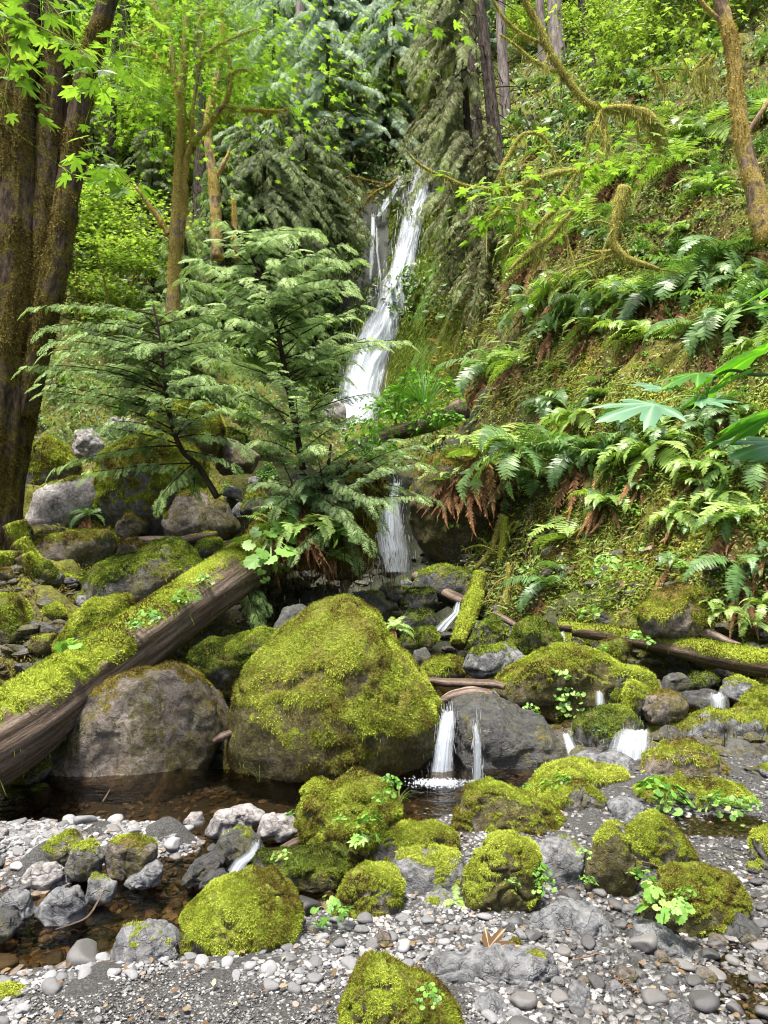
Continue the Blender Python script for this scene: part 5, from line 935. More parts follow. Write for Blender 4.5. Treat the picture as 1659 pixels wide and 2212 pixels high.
# background trunks
TR = [('dark straight fir trunk standing right of the waterfall', [(1084, 395), (1072, 320), (1062, 230), (1050, 120), (1038, 20), (1025, -150)], 19.5, .17, 'bark_conifer'),
 ('broad greyish cedar trunk left of the dark fir', [(1040, 400), (1030, 300), (1022, 200), (1015, 60), (1008, -100)], 21, .2, 'bark_conifer'),
 ('pale fir trunk just right of the dark fir', [(1092, 260), (1090, 200), (1085, 110), (1080, 0), (1075, -100)], 30, .22, 'bark_pale'),
 ('leftmost of the pale trunks at the top right', [(1175, 140), (1172, 90), (1168, 40), (1163, -60)], 27, .19, 'bark_pale'),
 ('thick pale trunk beside the long mossy limb', [(1205, 130), (1203, 90), (1200, 40), (1196, -60)], 28, .32, 'bark_pale'),
 ('slim leaning pale trunk at the top right', [(1286, 180), (1275, 120), (1265, 60), (1255, 0), (1245, -80)], 24, .13, 'bark_conifer'),
 ('broad dark trunk at the top right', [(1362, 125), (1358, 80), (1355, 30), (1350, -60)], 24, .36, 'bark_conifer'),
 ('pale trunk near the top right corner', [(1442, 90), (1437, 50), (1434, 0), (1428, -60)], 21, .2, 'bark_pale'),
 ('distant pale trunk above the waterfall', [(912, 200), (910, 150), (908, 80), (905, -40)], 34, .22, 'bark_pale'),
 ('dark snag trunk among the hemlocks left of the falls', [(738, 300), (739, 250), (740, 190), (741, 150)], 27, .14, 'bark_dark'),
 ('dark trunk behind the forked maple', [(285, 480), (283, 430), (280, 380), (276, 300), (272, 150), (268, -60)], 24, .22, 'bark_dark'),
 ('grey trunk between the forked maple and the hemlocks', [(433, 470), (433, 400), (432, 300), (430, 150), (428, -60)], 26, .24, 'bark_conifer'),
 ('slender dark trunk at the upper left', [(235, 520), (238, 400), (243, 250), (250, 60), (254, -60)], 25, .14, 'bark_dark'),
 ('grey trunk behind the upper centre hemlocks', [(655, 400), (652, 300), (650, 150), (648, -60)], 33, .26, 'bark_pale')]
def trunk_only(label, pts, Y, r, mat):
    p0 = hit(pts[0][0], pts[0][1])[0]; Yb = Y if np.isnan(p0[0]) else p0[1]
    p3 = np.array([P(a, b, Yb) for a, b in pts]); p3 = np.vstack([p3[0]-[0, 0, .8], p3]); k = r*Yb/Y; n = len(p3)
    e = empty('fir_tree', p3[0], label, 'tree'); o, V, Q, C = limb('trunk', p3, k*np.linspace(1.15, .75, n), mat, e, 18, .10, seed=int(pts[0][0]) % 50, origin=p3[0], ns=(3, 3, .5), sub=8)
    g = Geo(); m = 26                                                    # dead lower twigs
    for j in range(m):
        c = C[R.integers(len(C)//4, len(C))]; a = R.random()*6.28; L = R.uniform(.3, 1.4); d = np.array([math.cos(a), math.sin(a), R.uniform(-.5, .3)])
        V, Q, T, lc, _, _ = tube(np.array([c, c+d*L*.5, c+d*L+[0, 0, -.1]]), [.02, .013, .004], 4, sub=2); g.add(V, Q, T, lc=lc)
    g.V = [v-p3[0] for v in g.V]; g.obj('branch', M['bark_dark'], e)
for a in TR: trunk_only(*a)
M['undergreen'] = leaf_mat('undergrowth_leaf', [(0, (.035, .06, .015)), (.5, (.09, .16, .035)), (1, (.20, .33, .07))], .35, .45, .4)
# ------------------------------------------------------------------ ferns
def fern_frond(g, o, yaw, L, pitch, droop, rg, pairs=24, wid=.16, dead=False, key='tint'):
    """One arching frond with pinnae on both sides of its rib."""
    s = np.linspace(0, 1, pairs+1); el = pitch-droop*s**1.2; dl = L/pairs; h = np.array([math.cos(yaw), math.sin(yaw), 0]); side = np.array([-h[1], h[0], 0]); tw = rg.normal(0, .35)
    d = np.cos(el)[:, None]*h+np.sin(el)[:, None]*np.array([0, 0, 1]); bend = rg.normal(0, .3); d = d+side*(bend*s**2)[:, None]; C = o+np.vstack([[0, 0, 0], np.cumsum(nrm(d)[:-1]*dl, 0)])
    t = nrm(d); up = nrm(np.cross(t, np.cross([0, 0, 1.0], t)+1e-6)); sd = nrm(np.cross(up, t)); sd = sd*math.cos(tw)+np.cross(t, sd)*math.sin(tw)
    n = len(s); prof = np.where(s < .12, 0, 1)*(.55+.45*np.minimum(1, s*3))*np.minimum(1, (1-s)*2.0+.04)
    V = []; tt = rg.random()
    for sg in (1, -1):
        k = slice(2, n); p = C[k]; w_ = L*wid*prof[k]*(1+.12*rg.normal(size=n-2)); a = t[k]*.28+sd[k]*sg+(rg.normal(0, .12, (n-2, 1)) if not dead else rg.normal(0, .35, (n-2, 1)))*up[k]; a = nrm(a)*w_[:, None]
        a[:, 2] -= np.abs(w_)*(.15 if not dead else .6); b = t[k]*dl*.44
        V.append(np.stack([p-b*.8, p+a*.5-b+[0, 0, .004], p+a, p+a*.5+b, p+b*.8], 1))
    V = np.concatenate(V); m = len(V); Q = (np.arange(m)*5)[:, None]+np.array([[0, 1, 3, 4]]); T = (np.arange(m)*5)[:, None]+np.array([[1, 2, 3]])
    g.add(V.reshape(-1, 3), Q, T, tint=np.clip(tt*.6+.2+.15*rg.normal(size=m), 0, 1).repeat(5))
    r = .0035*L/.6; W = np.stack([C-sd*r, C+sd*r], 1).reshape(-1, 3); i = np.arange(n-1)*2; g.add(W, np.stack([i, i+1, i+3, i+2], -1), tint=.2 if not dead else .5)
def fern_meshes(seed, ng=16, nd=8, L=.75, light_green=False, dirn=None, spread=3.14):
    """A crown of green fronds and a skirt of dead ones. The slope falls towards -Y."""
    rg = np.random.default_rng(seed); g = Geo()
    for i in range(ng):
        yaw = -math.pi/2+rg.uniform(-spread, spread); out = .5+.5*math.cos(yaw+math.pi/2); fern_frond(g, np.zeros(3)+rg.normal(0, .015, 3), yaw, L*rg.uniform(.6, 1.15), rg.uniform(.3, 1.25)-.3*out, rg.uniform(1.1, 2.1)+.5*out, rg)
    d = Geo()
    for i in range(nd):
        yaw = -math.pi/2+rg.uniform(-1.3, 1.3); fern_frond(d, rg.normal(0, .03, 3), yaw, L*rg.uniform(.5, 1.15), rg.uniform(-1.35, -.6), rg.uniform(.1, .5), rg, wid=.075, dead=True)
    return g.mesh('green_fronds', M['fern_pale' if light_green else 'fern']), (d.mesh('dead_fronds', M['fern_dead']) if nd else None)
FM = [fern_meshes(500+i, [16, 20, 12, 18, 14, 9][i % 6], [12, 8, 16, 6, 22, 10][i % 6], .75, i % 3 == 1) for i in range(9)]
FM_GREEN = [fern_meshes(540+i, 12, 0, .55, True) for i in range(3)]
def fern(px, py, size, label, v=0, group=None, Y=None, green=False, rz=None, cat='fern'):
    p = P(px, py, Y) if Y else hit(px, py)[0]
    if np.isnan(p[0]): return
    n = Znormal(p[0], p[1]); e = empty('sword_fern', p+n*.05, label, cat, group)
    gm, dm = (FM_GREEN[v % 3] if green else FM[v % 9])
    a = bpy.data.objects.new('green_fronds', gm); COL.objects.link(a); a.parent = e
    if dm is not None: b = bpy.data.objects.new('dead_fronds', dm); COL.objects.link(b); b.parent = e
    k = size/1.1/F*p[1]/.75; e.scale = (k, k, k); yaw = math.atan2(n[0], -n[1]) if rz is None else rz; e.rotation_euler = (0, 0, np.clip(yaw, -1, 1)+R.normal(0, .2))
    return e
FL = [(1410, 985, 150, 'yellow green sword fern with an orange dead frond hanging straight below it, on the bank', 1), (1265, 985, 140, 'blue green sword fern above the moss slope, left of the yellow green one', 0), (1160, 1040, 120, 'bushy sword fern at the bank corner above the weathered stake', 3),
 (1235, 1170, 110, 'sword fern with one big yellowing frond low on the bank', 4), (1065, 800, 130, 'drooping fern clump on the slope right of the green cliff', 0), (1120, 790, 90, 'reddish dead fern beside the drooping clump', 4),
 (1500, 300, 130, 'upright bright sword fern high on the slope', 1), (1570, 560, 150, 'large dark glossy sword fern under the leaning maple', 0), (1510, 600, 140, 'sword fern right below the yellow root elbow', 3), (1440, 640, 150, 'wide sword fern in the middle of the fern bank', 0), (1340, 650, 130, 'sword fern left in the fern bank, red fronds below', 4),
 (1600, 680, 150, 'big fern at the right edge of the fern bank', 3), (1530, 720, 130, 'grey green sword fern low in the fern bank', 0), (1235, 620, 120, 'pale sword fern at the top left of the fern bank', 1), (1290, 720, 90, 'small fern with a red skirt below the left fern', 4), (1400, 740, 90, 'rusty fern above the near maple leaves', 4),
 (1470, 360, 110, 'fern with a broad brown skirt below the bright upright one', 4), (1270, 495, 150, 'brown curtain of dead fern under the lower mossy limb', 4), (1165, 560, 110, 'dead rust brown fern tuft under the mossy limb', 4), (1340, 390, 110, 'rusty fern draped over the root elbow', 4), (1380, 205, 100, 'fern with brown skirt high above the golden arched limb', 2), (1530, 420, 90, 'small rusty fern left of the leaning maple', 4), (1590, 240, 90, 'fern behind the leaning maple', 2), (1640, 260, 110, 'sword fern in the upper right corner', 1), (1650, 620, 110, 'green fern right of the leaning maple foot', 3),
 (1640, 1010, 150, 'tall dark sword fern at the right edge of the bank', 3), (1600, 1130, 130, 'fern with long dead fronds at the right edge', 4), (1600, 1230, 130, 'dark fern hanging down at the lower right bank', 0), (1560, 1080, 90, 'light green fern low on the right bank', 1), (1460, 1220, 70, 'thin grassy fern above the triangular boulder', 2), (1300, 860, 60, 'small dead fern in the moss slope', 4), (1200, 880, 70, 'little fern above the yellow moss slope', 2), (1460, 1120, 80, 'pale low fern beneath the yellow green one', 1), (1560, 880, 90, 'fern hidden behind the near maple leaves', 0), (1300, 1100, 60, 'little rusty fern between the grasses', 2), (1190, 720, 90, 'fern on the brown slope left of the fern bank', 2), (1160, 660, 90, 'thin fern below the lower mossy limb', 3)]
for a in FL: fern(a[0], a[1], a[2]*1.35, a[3], a[4])
for i in range(22): fern(R.uniform(1120, 1680), R.uniform(800, 1290), R.uniform(80, 140), 'sword fern with hanging fronds on the lower right bank', int(R.integers(9)), 'ferns of the lower right bank')
for i in range(46):
    fern(R.uniform(1110, 1720), R.uniform(40, 560), R.uniform(45, 90), 'sword fern with brown skirt scattered on the upper right slope', int(R.integers(9)), 'ferns on the upper right slope')
for i in range(20):
    fern(R.uniform(1120, 1700), R.uniform(600, 1230), R.uniform(40, 75), 'little sword fern between the larger ones on the lower right slope', int(R.integers(9)), 'little ferns on the lower right slope')
for i in range(16):
    fern(R.uniform(60, 640), R.uniform(880, 1120), R.uniform(30, 60), 'small fern among the boulders of the left bank', int(R.integers(3)), 'ferns among the left boulders', green=True)
for i, (a, b, s) in enumerate([(1570, 1330, 100), (1620, 1350, 90), (1650, 1310, 100), (1530, 1310, 70)]):
    fern(a, b, s, ['bright fern arching over the end of the mossy log', 'bright fern at the right edge above the log', 'taller bright fern cut by the right edge above the log', 'small bright fern right of the triangular boulder'][i], i, green=True, Y=7.3)
fern(985, 1975, 90, 'single upright bright fern tuft beside the tall brown boulder', 1, green=True, Y=3.3)
fern(640, 1100, 120, 'green fern on top of the root mound', 0, Y=8.6); fern(600, 1160, 110, 'rusty fern curtain hanging from the end of the great log', 4, Y=8.3); fern(655, 1150, 140, 'long dead fern skirt under the root mound', 4, Y=8.4); fern(590, 1230, 60, 'fern hanging over the end of the great log', 1, Y=8.7); fern(720, 1215, 60, 'brown fern rags below the root mound', 4, Y=8.6)
fern(850, 1370, 60, 'pale dead fern leaning against the big dome', 4, Y=6.6); fern(195, 1120, 70, 'green fern between the pale rocks on the left bank', 0, Y=9.8); fern(110, 1190, 60, 'light fern over the mossy slabs on the left bank', 1, Y=9.3, green=True)

# ------------------------------------------------------------------ leafy herbs on rocks and banks
def herb_mesh(seed, n, r, h, leaf, size, mat, stem=True, hang=0.0):
    rg = np.random.default_rng(seed); a = rg.random(n)*6.28; q = np.sqrt(rg.random(n))*r; p = np.column_stack([np.cos(a)*q, np.sin(a)*q, h*(1-(q/r)**1.5)*rg.uniform(.5, 1.1, n)-hang*q/r*rg.random(n)])
    g = Geo(); t = np.column_stack([np.cos(a+rg.normal(0, .6, n)), np.sin(a+rg.normal(0, .6, n)), rg.normal(-.35, .3, n)]); up = nrm(np.column_stack([rg.normal(0, .35, n), rg.normal(-.35, .35, n), np.ones(n)]))
    Mx = frame(t, up, size*rg.uniform(.6, 1.3, n)); W, Q, T, tt = inst(leaf, Mx, p, rg.random(n)); g.add(W, Q, T, tint=tt)
    if stem:
        s0 = p*np.array([.25, .25, 0]); w_ = np.array([.0016, 0, 0])*max(1, size/.03); V = np.stack([s0-w_, s0+w_, p+w_*.6, p-w_*.6], 1); g.add(V.reshape(-1, 3), (np.arange(n)*4)[:, None]+np.arange(4), tint=.3)
    return g.mesh('foliage', M[mat])
HM = {'small': [herb_mesh(600+i, 34, .10, .07, ROUNDL, .034, 'herb') for i in range(4)], 'pale': [herb_mesh(610+i, 30, .10, .06, ROUNDL, .034, 'herb_pale', hang=.08) for i in range(3)],
      'lobed': [herb_mesh(620+i, 11, .13, .10, ROUNDL, .085, 'herb_pale') for i in range(3)], 'maple': [herb_mesh(630+i, 9, .14, .08, MAPLE, .10, 'herb') for i in range(2)], 'big': [herb_mesh(640+i, 14, .42, .22, ROUNDL, .24, 'herb_pale', hang=.2) for i in range(2)], 'bush': [herb_mesh(650+i, 170, .30, .34, LEAF, .055, 'herb') for i in range(3)], 'ivy': [herb_mesh(660+i, 60, .13, .03, ROUNDL, .042, 'herb_pale', False, .45) for i in range(2)], 'trefoil': [herb_mesh(670+i, 26, .13, .12, LEAF, .085, 'herb_pale') for i in range(3)]}
def herb(kind, px, py, Y, size, label, v=0, group=None, name='leafy_plant'):
    m = HM[kind][v % len(HM[kind])]; o = bpy.data.objects.new(name, m); COL.objects.link(o); p = P(px, py, Y) if Y else hit(px, py)[0]
    if np.isnan(p[0]): return
    if not Y: p = p+Znormal(p[0], p[1])*.03
    d = max(m.vertices[0].co.length, .01); bx = np.array([v_[:] for v_ in o.bound_box]); wd = bx[:, 0].max()-bx[:, 0].min(); k = size/F*p[1]/wd
    o.location = p; o.scale = (k, k, k); o.rotation_euler = (.25, 0, R.random()*6.28 if kind != 'ivy' else 0); return tag(o, label, 'plant', group)
for i, (k, x, y, Y, s, lb) in enumerate([
 ('small', 830, 1720, 3.72, 60, 'leafy sprig on top of the heart shaped rock'), ('small', 800, 1775, 3.68, 80, 'bright leafy plant down the right face of the heart shaped rock'), ('maple', 790, 1810, 3.66, 70, 'lobed leafy plant at the foot of the heart shaped rock'), ('pale', 740, 1770, 3.66, 50, 'few pale leaves in the middle of the heart shaped rock'), ('small', 845, 1690, 4.0, 50, 'tall thin sprig behind the heart shaped rock'),
 ('small', 632, 1760, 3.9, 36, 'tiny leafy plant left of the heart shaped rock'), ('lobed', 605, 1850, 3.55, 50, 'leafy plant on the low dark green rock'), ('maple', 730, 1975, 3.1, 70, 'lobed leaves beside the rounded mossy rock at the stream edge'), ('lobed', 700, 1955, 3.15, 50, 'small green leaves left of the rounded mossy rock'), ('small', 690, 1998, 3.1, 40, 'leaf pair on the pebbles right of the wide moss mound'),
 ('lobed', 1405, 1935, 3.1, 110, 'broad leaved plant on the left of the squat mossy boulder'), ('lobed', 1430, 1960, 3.05, 90, 'lower spread of broad leaves by the squat mossy boulder'), ('small', 1480, 1930, 3.05, 50, 'bright leaf tuft on the squat mossy boulder'), ('small', 1385, 1895, 3.2, 70, 'small leafy plant above the broad leaved one'),
 ('small', 1165, 1880, 3.25, 60, 'small round leaved plant in the crack beside the tall brown boulder'), ('small', 1175, 1915, 3.2, 60, 'second round leaved plant lower in the same crack'), ('small', 1270, 1905, 3.2, 45, 'round leaved plant between the blocky and the split rock'), ('pale', 1260, 1840, 3.35, 40, 'leafy tuft at the top left of the split rock'), ('pale', 1110, 1905, 3.1, 40, 'few leaves on the moss face of the tall brown boulder'),
 ('small', 1200, 1690, 4.5, 70, 'dark leafy plant on the long rock with a thick moss back'), ('small', 1440, 1720, 4.35, 110, 'bright leafy mass left of the wide low rock'), ('small', 1415, 1700, 4.5, 90, 'leafy mass under the broad grey rock'), ('lobed', 1445, 1745, 4.3, 70, 'lobed leaves hanging on the wide low rock'), ('pale', 1540, 1725, 4.25, 80, 'pale leafy plants on the face of the wide low rock'), ('pale', 1590, 1745, 4.2, 80, 'yellow green leaves low on the wide low rock'), ('small', 1620, 1735, 4.2, 50, 'leaf tuft at the right end of the wide low rock'),
 ('ivy', 1215, 1440, 6.3, 80, 'round leaved creeper hanging down the big brown green boulder'), ('ivy', 1235, 1490, 6.25, 70, 'lower part of the round leaved creeper cluster'), ('pale', 1150, 1530, 6.2, 50, 'small pale leaves low on the big brown green boulder'), ('pale', 1290, 1570, 5.6, 40, 'bright leaves on the half green rock'), ('pale', 1300, 1400, 7.0, 40, 'small leaves on the round moss cushion rock'), ('small', 1385, 1380, 7.2, 60, 'small plants along the mossy log'),
 ('lobed', 165, 1395, 5.4, 70, 'blue green lobed plant on the great log near its left end'), ('small', 320, 1335, 6.3, 70, 'small leafy plants in the moss of the great log'), ('small', 405, 1290, 7.0, 70, 'leafy tuft in the moss near the middle of the great log'), ('pale', 440, 1250, 7.4, 50, 'pale leaves on the upper part of the great log'), ('small', 290, 1350, 6.1, 40, 'tiny leaves in the moss of the great log'),
 ('big', 585, 1160, 8.2, 160, 'large flat leaved devil club plant on the end of the great log'), ('big', 715, 1155, 8.4, 110, 'flat leaved plant on the right of the root mound'), ('pale', 545, 1240, 8.3, 90, 'leafy trailer hanging over the end of the great log'), ('lobed', 525, 1260, 8.2, 60, 'small trailer leaves below the devil club plant'),
 ('bush', 915, 870, 13.2, 190, 'bright green bush on the broken log below the waterfall'), ('bush', 865, 905, 13.4, 170, 'second bush lower on the broken log'), ('bush', 815, 935, 13.2, 160, 'leafy shoots over the left end of the broken log'), ('bush', 945, 925, 12.9, 140, 'leafy shoots under the broken end of the log'), ('bush', 800, 1000, 12.3, 160, 'bush above the small fall'),
 ('trefoil', 1290, 1240, 8.4, 60, 'pale five fingered plant low on the right bank'), ('trefoil', 1310, 1215, 8.5, 60, 'second pale fingered plant low on the right bank'), ('trefoil', 1380, 1230, 8.1, 70, 'pale fingered plant near the triangular boulder'), ('trefoil', 1140, 1235, 9.4, 50, 'leafy tuft on the green bank foot'), ('trefoil', 975, 1140, 10.9, 40, 'little pale plant on the jutting dark boulder'), ('trefoil', 1475, 1225, 7.9, 50, 'leafy rosette above the triangular boulder'),
 ('pale', 1270, 1320, 8.3, 70, 'small round leaves at the foot of the right bank'), ('small', 925, 2150, 2.35, 70, 'leaves on the mossy rock at the bottom edge'), ('small', 1140, 1700, 4.5, 30, 'leaf sprig at the left of the long rock with a thick moss back')]):
    herb(k, x, y, Y, s, lb, i)
for i in range(34): herb(['trefoil', 'small', 'bush', 'pale'][i % 4], R.uniform(1090, 1700), R.uniform(560, 1330), None, R.uniform(30, 60), 'small leafy plant growing in the moss of the right bank', i, 'small plants on the right bank')
for i in range(40): herb(['bush', 'trefoil', 'bush', 'pale'][i % 4], R.uniform(1080, 1700), R.uniform(60, 560), None, R.uniform(40, 80), 'leafy shrublet on the upper right slope', i, 'shrublets on the upper right slope')
for i in range(50): herb(['bush', 'trefoil', 'small'][i % 3], R.uniform(30, 760), R.uniform(860, 1120), None, R.uniform(35, 80), 'low leafy plant among the boulders of the left bank', i, 'low plants on the left bank')

# ------------------------------------------------------------------ cedar saplings: built branch by branch
def cedar_branch(gf, gb, a, b, rg, L, dens=1.0, sag=.12, libs=CEDAR, rb=.010, faces=None):
    """A branch from a to b; flat sprays on both sides, drooping."""
    d = b-a; ln = np.linalg.norm(d); n = max(7, int(ln/.078*dens)); s = np.linspace(.18, 1, n); mid = (a+b)/2+np.array([0, 0, sag*ln])
    q = (a*(1-s)[:, None]**2+2*mid*(s*(1-s))[:, None]+b*s[:, None]**2); t = nrm(2*(mid-a)*(1-s)[:, None]+2*(b-mid)*s[:, None]); h = nrm(np.cross(t, [0, 0, 1.0])); 
    for sg in (1, -1):
        dirs = nrm(t*.75+h*sg*rg.uniform(.5, .95, (n, 1))+np.array([0, 0, -1])*rg.uniform(.05, .5, (n, 1))+rg.normal(0, .12, (n, 3))); ll = L*rg.uniform(.7, 1.2, n)*(1.05-.5*s)
        up = nrm(np.array([0, -.75, 1.0])+rg.normal(0, .35, (n, 3))); Mx = frame(dirs, up, ll); w = rg.integers(0, len(libs), n)
        for k, lb in enumerate(libs):
            m = w == k
            if m.any():
                W, Q, T, tt = inst(lb, Mx[m], q[m], np.clip(rg.uniform(.15, .9, m.sum())+.35*(s[m]-.5), 0, 1)); gf.add(W, Q, T, tint=tt)
    dirs = nrm(t[-1:]+[[0, 0, -.25]]); W, Q, T, tt = inst(libs[0], frame(dirs, np.array([[0, -.35, 1.0]]), np.array([L*1.1])), q[-1:], np.array([.8])); gf.add(W, Q, T, tint=tt)
    V, Q, T, lc, _, _ = tube(np.vstack([a, q[::max(1, n//5)], q[-1]]), np.linspace(rb, .002, 2+len(q[::max(1, n//5)])), 5, sub=2); gb.add(V, Q, T, lc=lc)
def sapling(label, trunk, Yt, ends, L=.26, seed=0, rad=(.036, .01), mat='cedar', depth=.9):
    rg = np.random.default_rng(seed); T3 = path(trunk, Yt); e = empty('cedar_sapling', T3[0], label, 'tree'); limb('trunk', T3, np.linspace(*rad, len(T3)), 'bark_dark', e, 10, .15, origin=T3[0], seed=seed)
    gf, gb = Geo(), Geo(); Ls = np.concatenate([[0], np.cumsum(np.linalg.norm(np.diff(T3, axis=0), axis=1))])
    for (sx, sy, ex, ey, dy) in ends:
        k = np.argmin([abs(p[1]-sy) for p in trunk]); a = P(sx, sy, Yt); k2 = np.argmin(np.linalg.norm(T3-a, axis=1)); 
        b = P(ex, ey, Yt+dy); cedar_branch(gf, gb, a, b, rg, L*rg.uniform(.85, 1.15), 1.0, rg.uniform(.02, .16))
    for g in (gf, gb): g.V = [v-T3[0] for v in g.V]
    gb.obj('branch', M['bark_dark'], e); gf.obj('crown', M[mat], e)
EA = []
tA = [(655, 1015), (640, 930), (625, 850), (612, 780), (600, 720), (585, 660), (565, 600), (535, 540), (505, 495), (490, 478)]
ys = [p[1] for p in tA][::-1]; xs_ = [p[0] for p in tA][::-1]
rg0 = np.random.default_rng(5)
for (ex, ey) in [(480, 478), (520, 500), (560, 520), (620, 505), (680, 495), (740, 530), (770, 560), (700, 560), (640, 540), (590, 560), (480, 520), (430, 560), (400, 600), (470, 610), (540, 600), (620, 600), (690, 620), (750, 620), (780, 660), (700, 680), (640, 660), (560, 660), (490, 660), (420, 660), (440, 720), (510, 730), (590, 730), (660, 720), (730, 720), (790, 730), (820, 745), (870, 735), (760, 780), (690, 780), (600, 790), (520, 790), (450, 770), (480, 830), (560, 850), (640, 860), (720, 840), (800, 850), (520, 890), (600, 910), (700, 910), (760, 900), (560, 950), (680, 960)]:
    sy = np.clip(ey+rg0.uniform(20, 110), 500, 990); EA.append((np.interp(sy, ys, xs_), sy, ex, ey, rg0.uniform(-.9, .8)))
for _ in range(12):
    ex, ey = rg0.uniform(410, 800), rg0.uniform(500, 880); sy = np.clip(ey+rg0.uniform(0, 90), 500, 990); EA.append((np.interp(sy, ys, xs_), sy, ex, ey, rg0.uniform(-1.0, 1.0)))
sapling('taller cedar sapling with layered pale green sprays in front of the waterfall', tA, 8.6, EA, .20, 1)
EB = []; tB = [(470, 1075), (430, 1010), (395, 975), (375, 930), (365, 880), (355, 820), (350, 760), (340, 700), (330, 660)]; ys = [p[1] for p in tB][::-1]; xs_ = [p[0] for p in tB][::-1]
for (ex, ey) in [(330, 650), (280, 670), (380, 670), (240, 690), (430, 700), (180, 720), (260, 730), (320, 720), (390, 740), (450, 750), (130, 700), (60, 790), (110, 800), (170, 790), (230, 790), (300, 790), (380, 800), (440, 810), (500, 830), (90, 830), (150, 870), (210, 840), (190, 920), (270, 850), (330, 850), (420, 870), (480, 880), (150, 760), (120, 860), (240, 910)]:
    sy = np.clip(ey+rg0.uniform(10, 80), 680, 960); EB.append((np.interp(sy, ys, xs_), sy, ex, ey, rg0.uniform(-.8, .7)))
for _ in range(14):
    ex, ey = rg0.uniform(70, 520), rg0.uniform(650, 860); sy = np.clip(ey+rg0.uniform(0, 70), 680, 940); EB.append((np.interp(sy, ys, xs_), sy, ex, ey, rg0.uniform(-.9, .9)))
for (ex, ey) in [(120, 1010), (200, 1020), (350, 1070), (420, 1050), (500, 1000), (520, 960)]:
    sy = np.clip(ey-rg0.uniform(10, 60), 880, 1000); EB.append((np.interp(sy, ys, xs_), sy, ex, ey, rg0.uniform(-.7, .3)))
sapling('wider cedar sapling reaching left across the mossy boulders', tB, 8.2, EB, .19, 2, (.033, .008))
EC = []
for (ex, ey) in [(640, 1080), (700, 1050), (760, 1030), (820, 1010), (860, 985), (900, 960), (600, 1060), (560, 1040), (680, 1100), (740, 1100), (800, 1080), (850, 1060), (900, 1070), (945, 1080), (720, 1000), (780, 960), (840, 950), (680, 960), (640, 1000), (600, 980), (900, 1000), (760, 1130), (820, 1120), (700, 1140), (560, 1100), (580, 1130), (620, 1140), (660, 1170), (730, 1180), (790, 1160), (830, 1080), (600, 1090), (540, 1080), (650, 1040), (700, 1200), (770, 1200), (690, 1120), (750, 1090), (640, 1190)]:
    EC.append((690+rg0.uniform(-50, 60), 1080+rg0.uniform(-60, 30), ex, ey, rg0.uniform(-.8, .6)))
sapling('low spreading hemlock seedling growing on the root mound', [(700, 1130), (700, 1080), (705, 1040), (710, 1000), (715, 960)], 8.75, EC, .2, 3, (.04, .012), 'cedar_tip')
ED = [(540, 1290, 560, 1340, -.3), (530, 1260, 545, 1320, -.2), (540, 1270, 570, 1300, -.2)]
sapling('small cedar spray hanging in the dark below the great log end', [(535, 1230), (540, 1260), (545, 1300)], 8.3, ED, .16, 4, (.01, .004))

# root mound between great log and small fall
rock('root_mound', 'lumpy overhanging mound of roots and earth between the great log and the small fall', 'mound', [(540, 1225), (560, 1160), (600, 1110), (660, 1060), (740, 1020), (800, 1010), (830, 1050), (805, 1110), (795, 1170), (800, 1215), (760, 1240), (700, 1210), (640, 1215), (590, 1225)], 9.6, thick=1.0, moss=-.5, mat='rock_brown', tuft='b', seed=120, facets=3, tden=1.6, rough=2.2, tl=1.6)
def rags(label, pts, Y, n, L, mat='hang', name='hanging_roots', wd=.3):
    g = Geo(); c = np.array([P(a, b, Y) for a, b in pts]); u = R.random(n)*(len(c)-1); i = u.astype(int); f = (u-i)[:, None]; p = c[i]*(1-f)+c[np.minimum(i+1, len(c)-1)]*f+R.normal(0, .12, (n, 3)); 
    t = np.column_stack([R.normal(0, .2, n), R.normal(0, .2, n), -np.ones(n)]); Mx = frame(t, rdir(n), L*np.exp(R.normal(0, .45, n))); Mx[:, :, 1] *= wd; W, Q, T, tt = inst(TUFT, Mx, p); g.add(W, Q, T, tint=tt)
    return tag(g.obj(name, M[mat]), label, 'roots', kind='stuff')
rags('fringe of brown roots and dead needles hanging under the root mound', [(520, 1215), (600, 1235), (680, 1225), (760, 1225), (830, 1215), (850, 1235)], 8.8, 900, .07, 'litter')
rags('curtain of brown green moss strings over the face of the root mound', [(560, 1150), (640, 1110), (720, 1080), (800, 1080), (790, 1150), (700, 1170), (620, 1180)], 8.75, 3000, .06, 'hang')
rags('drips of moss hanging from the long pale backed boulder', [(1430, 1605), (1500, 1600), (1600, 1600), (1659, 1600)], 5.75, 900, .06, 'hang', 'hanging_moss')  # moss strands, also put here to stand for the dark undercut's shade

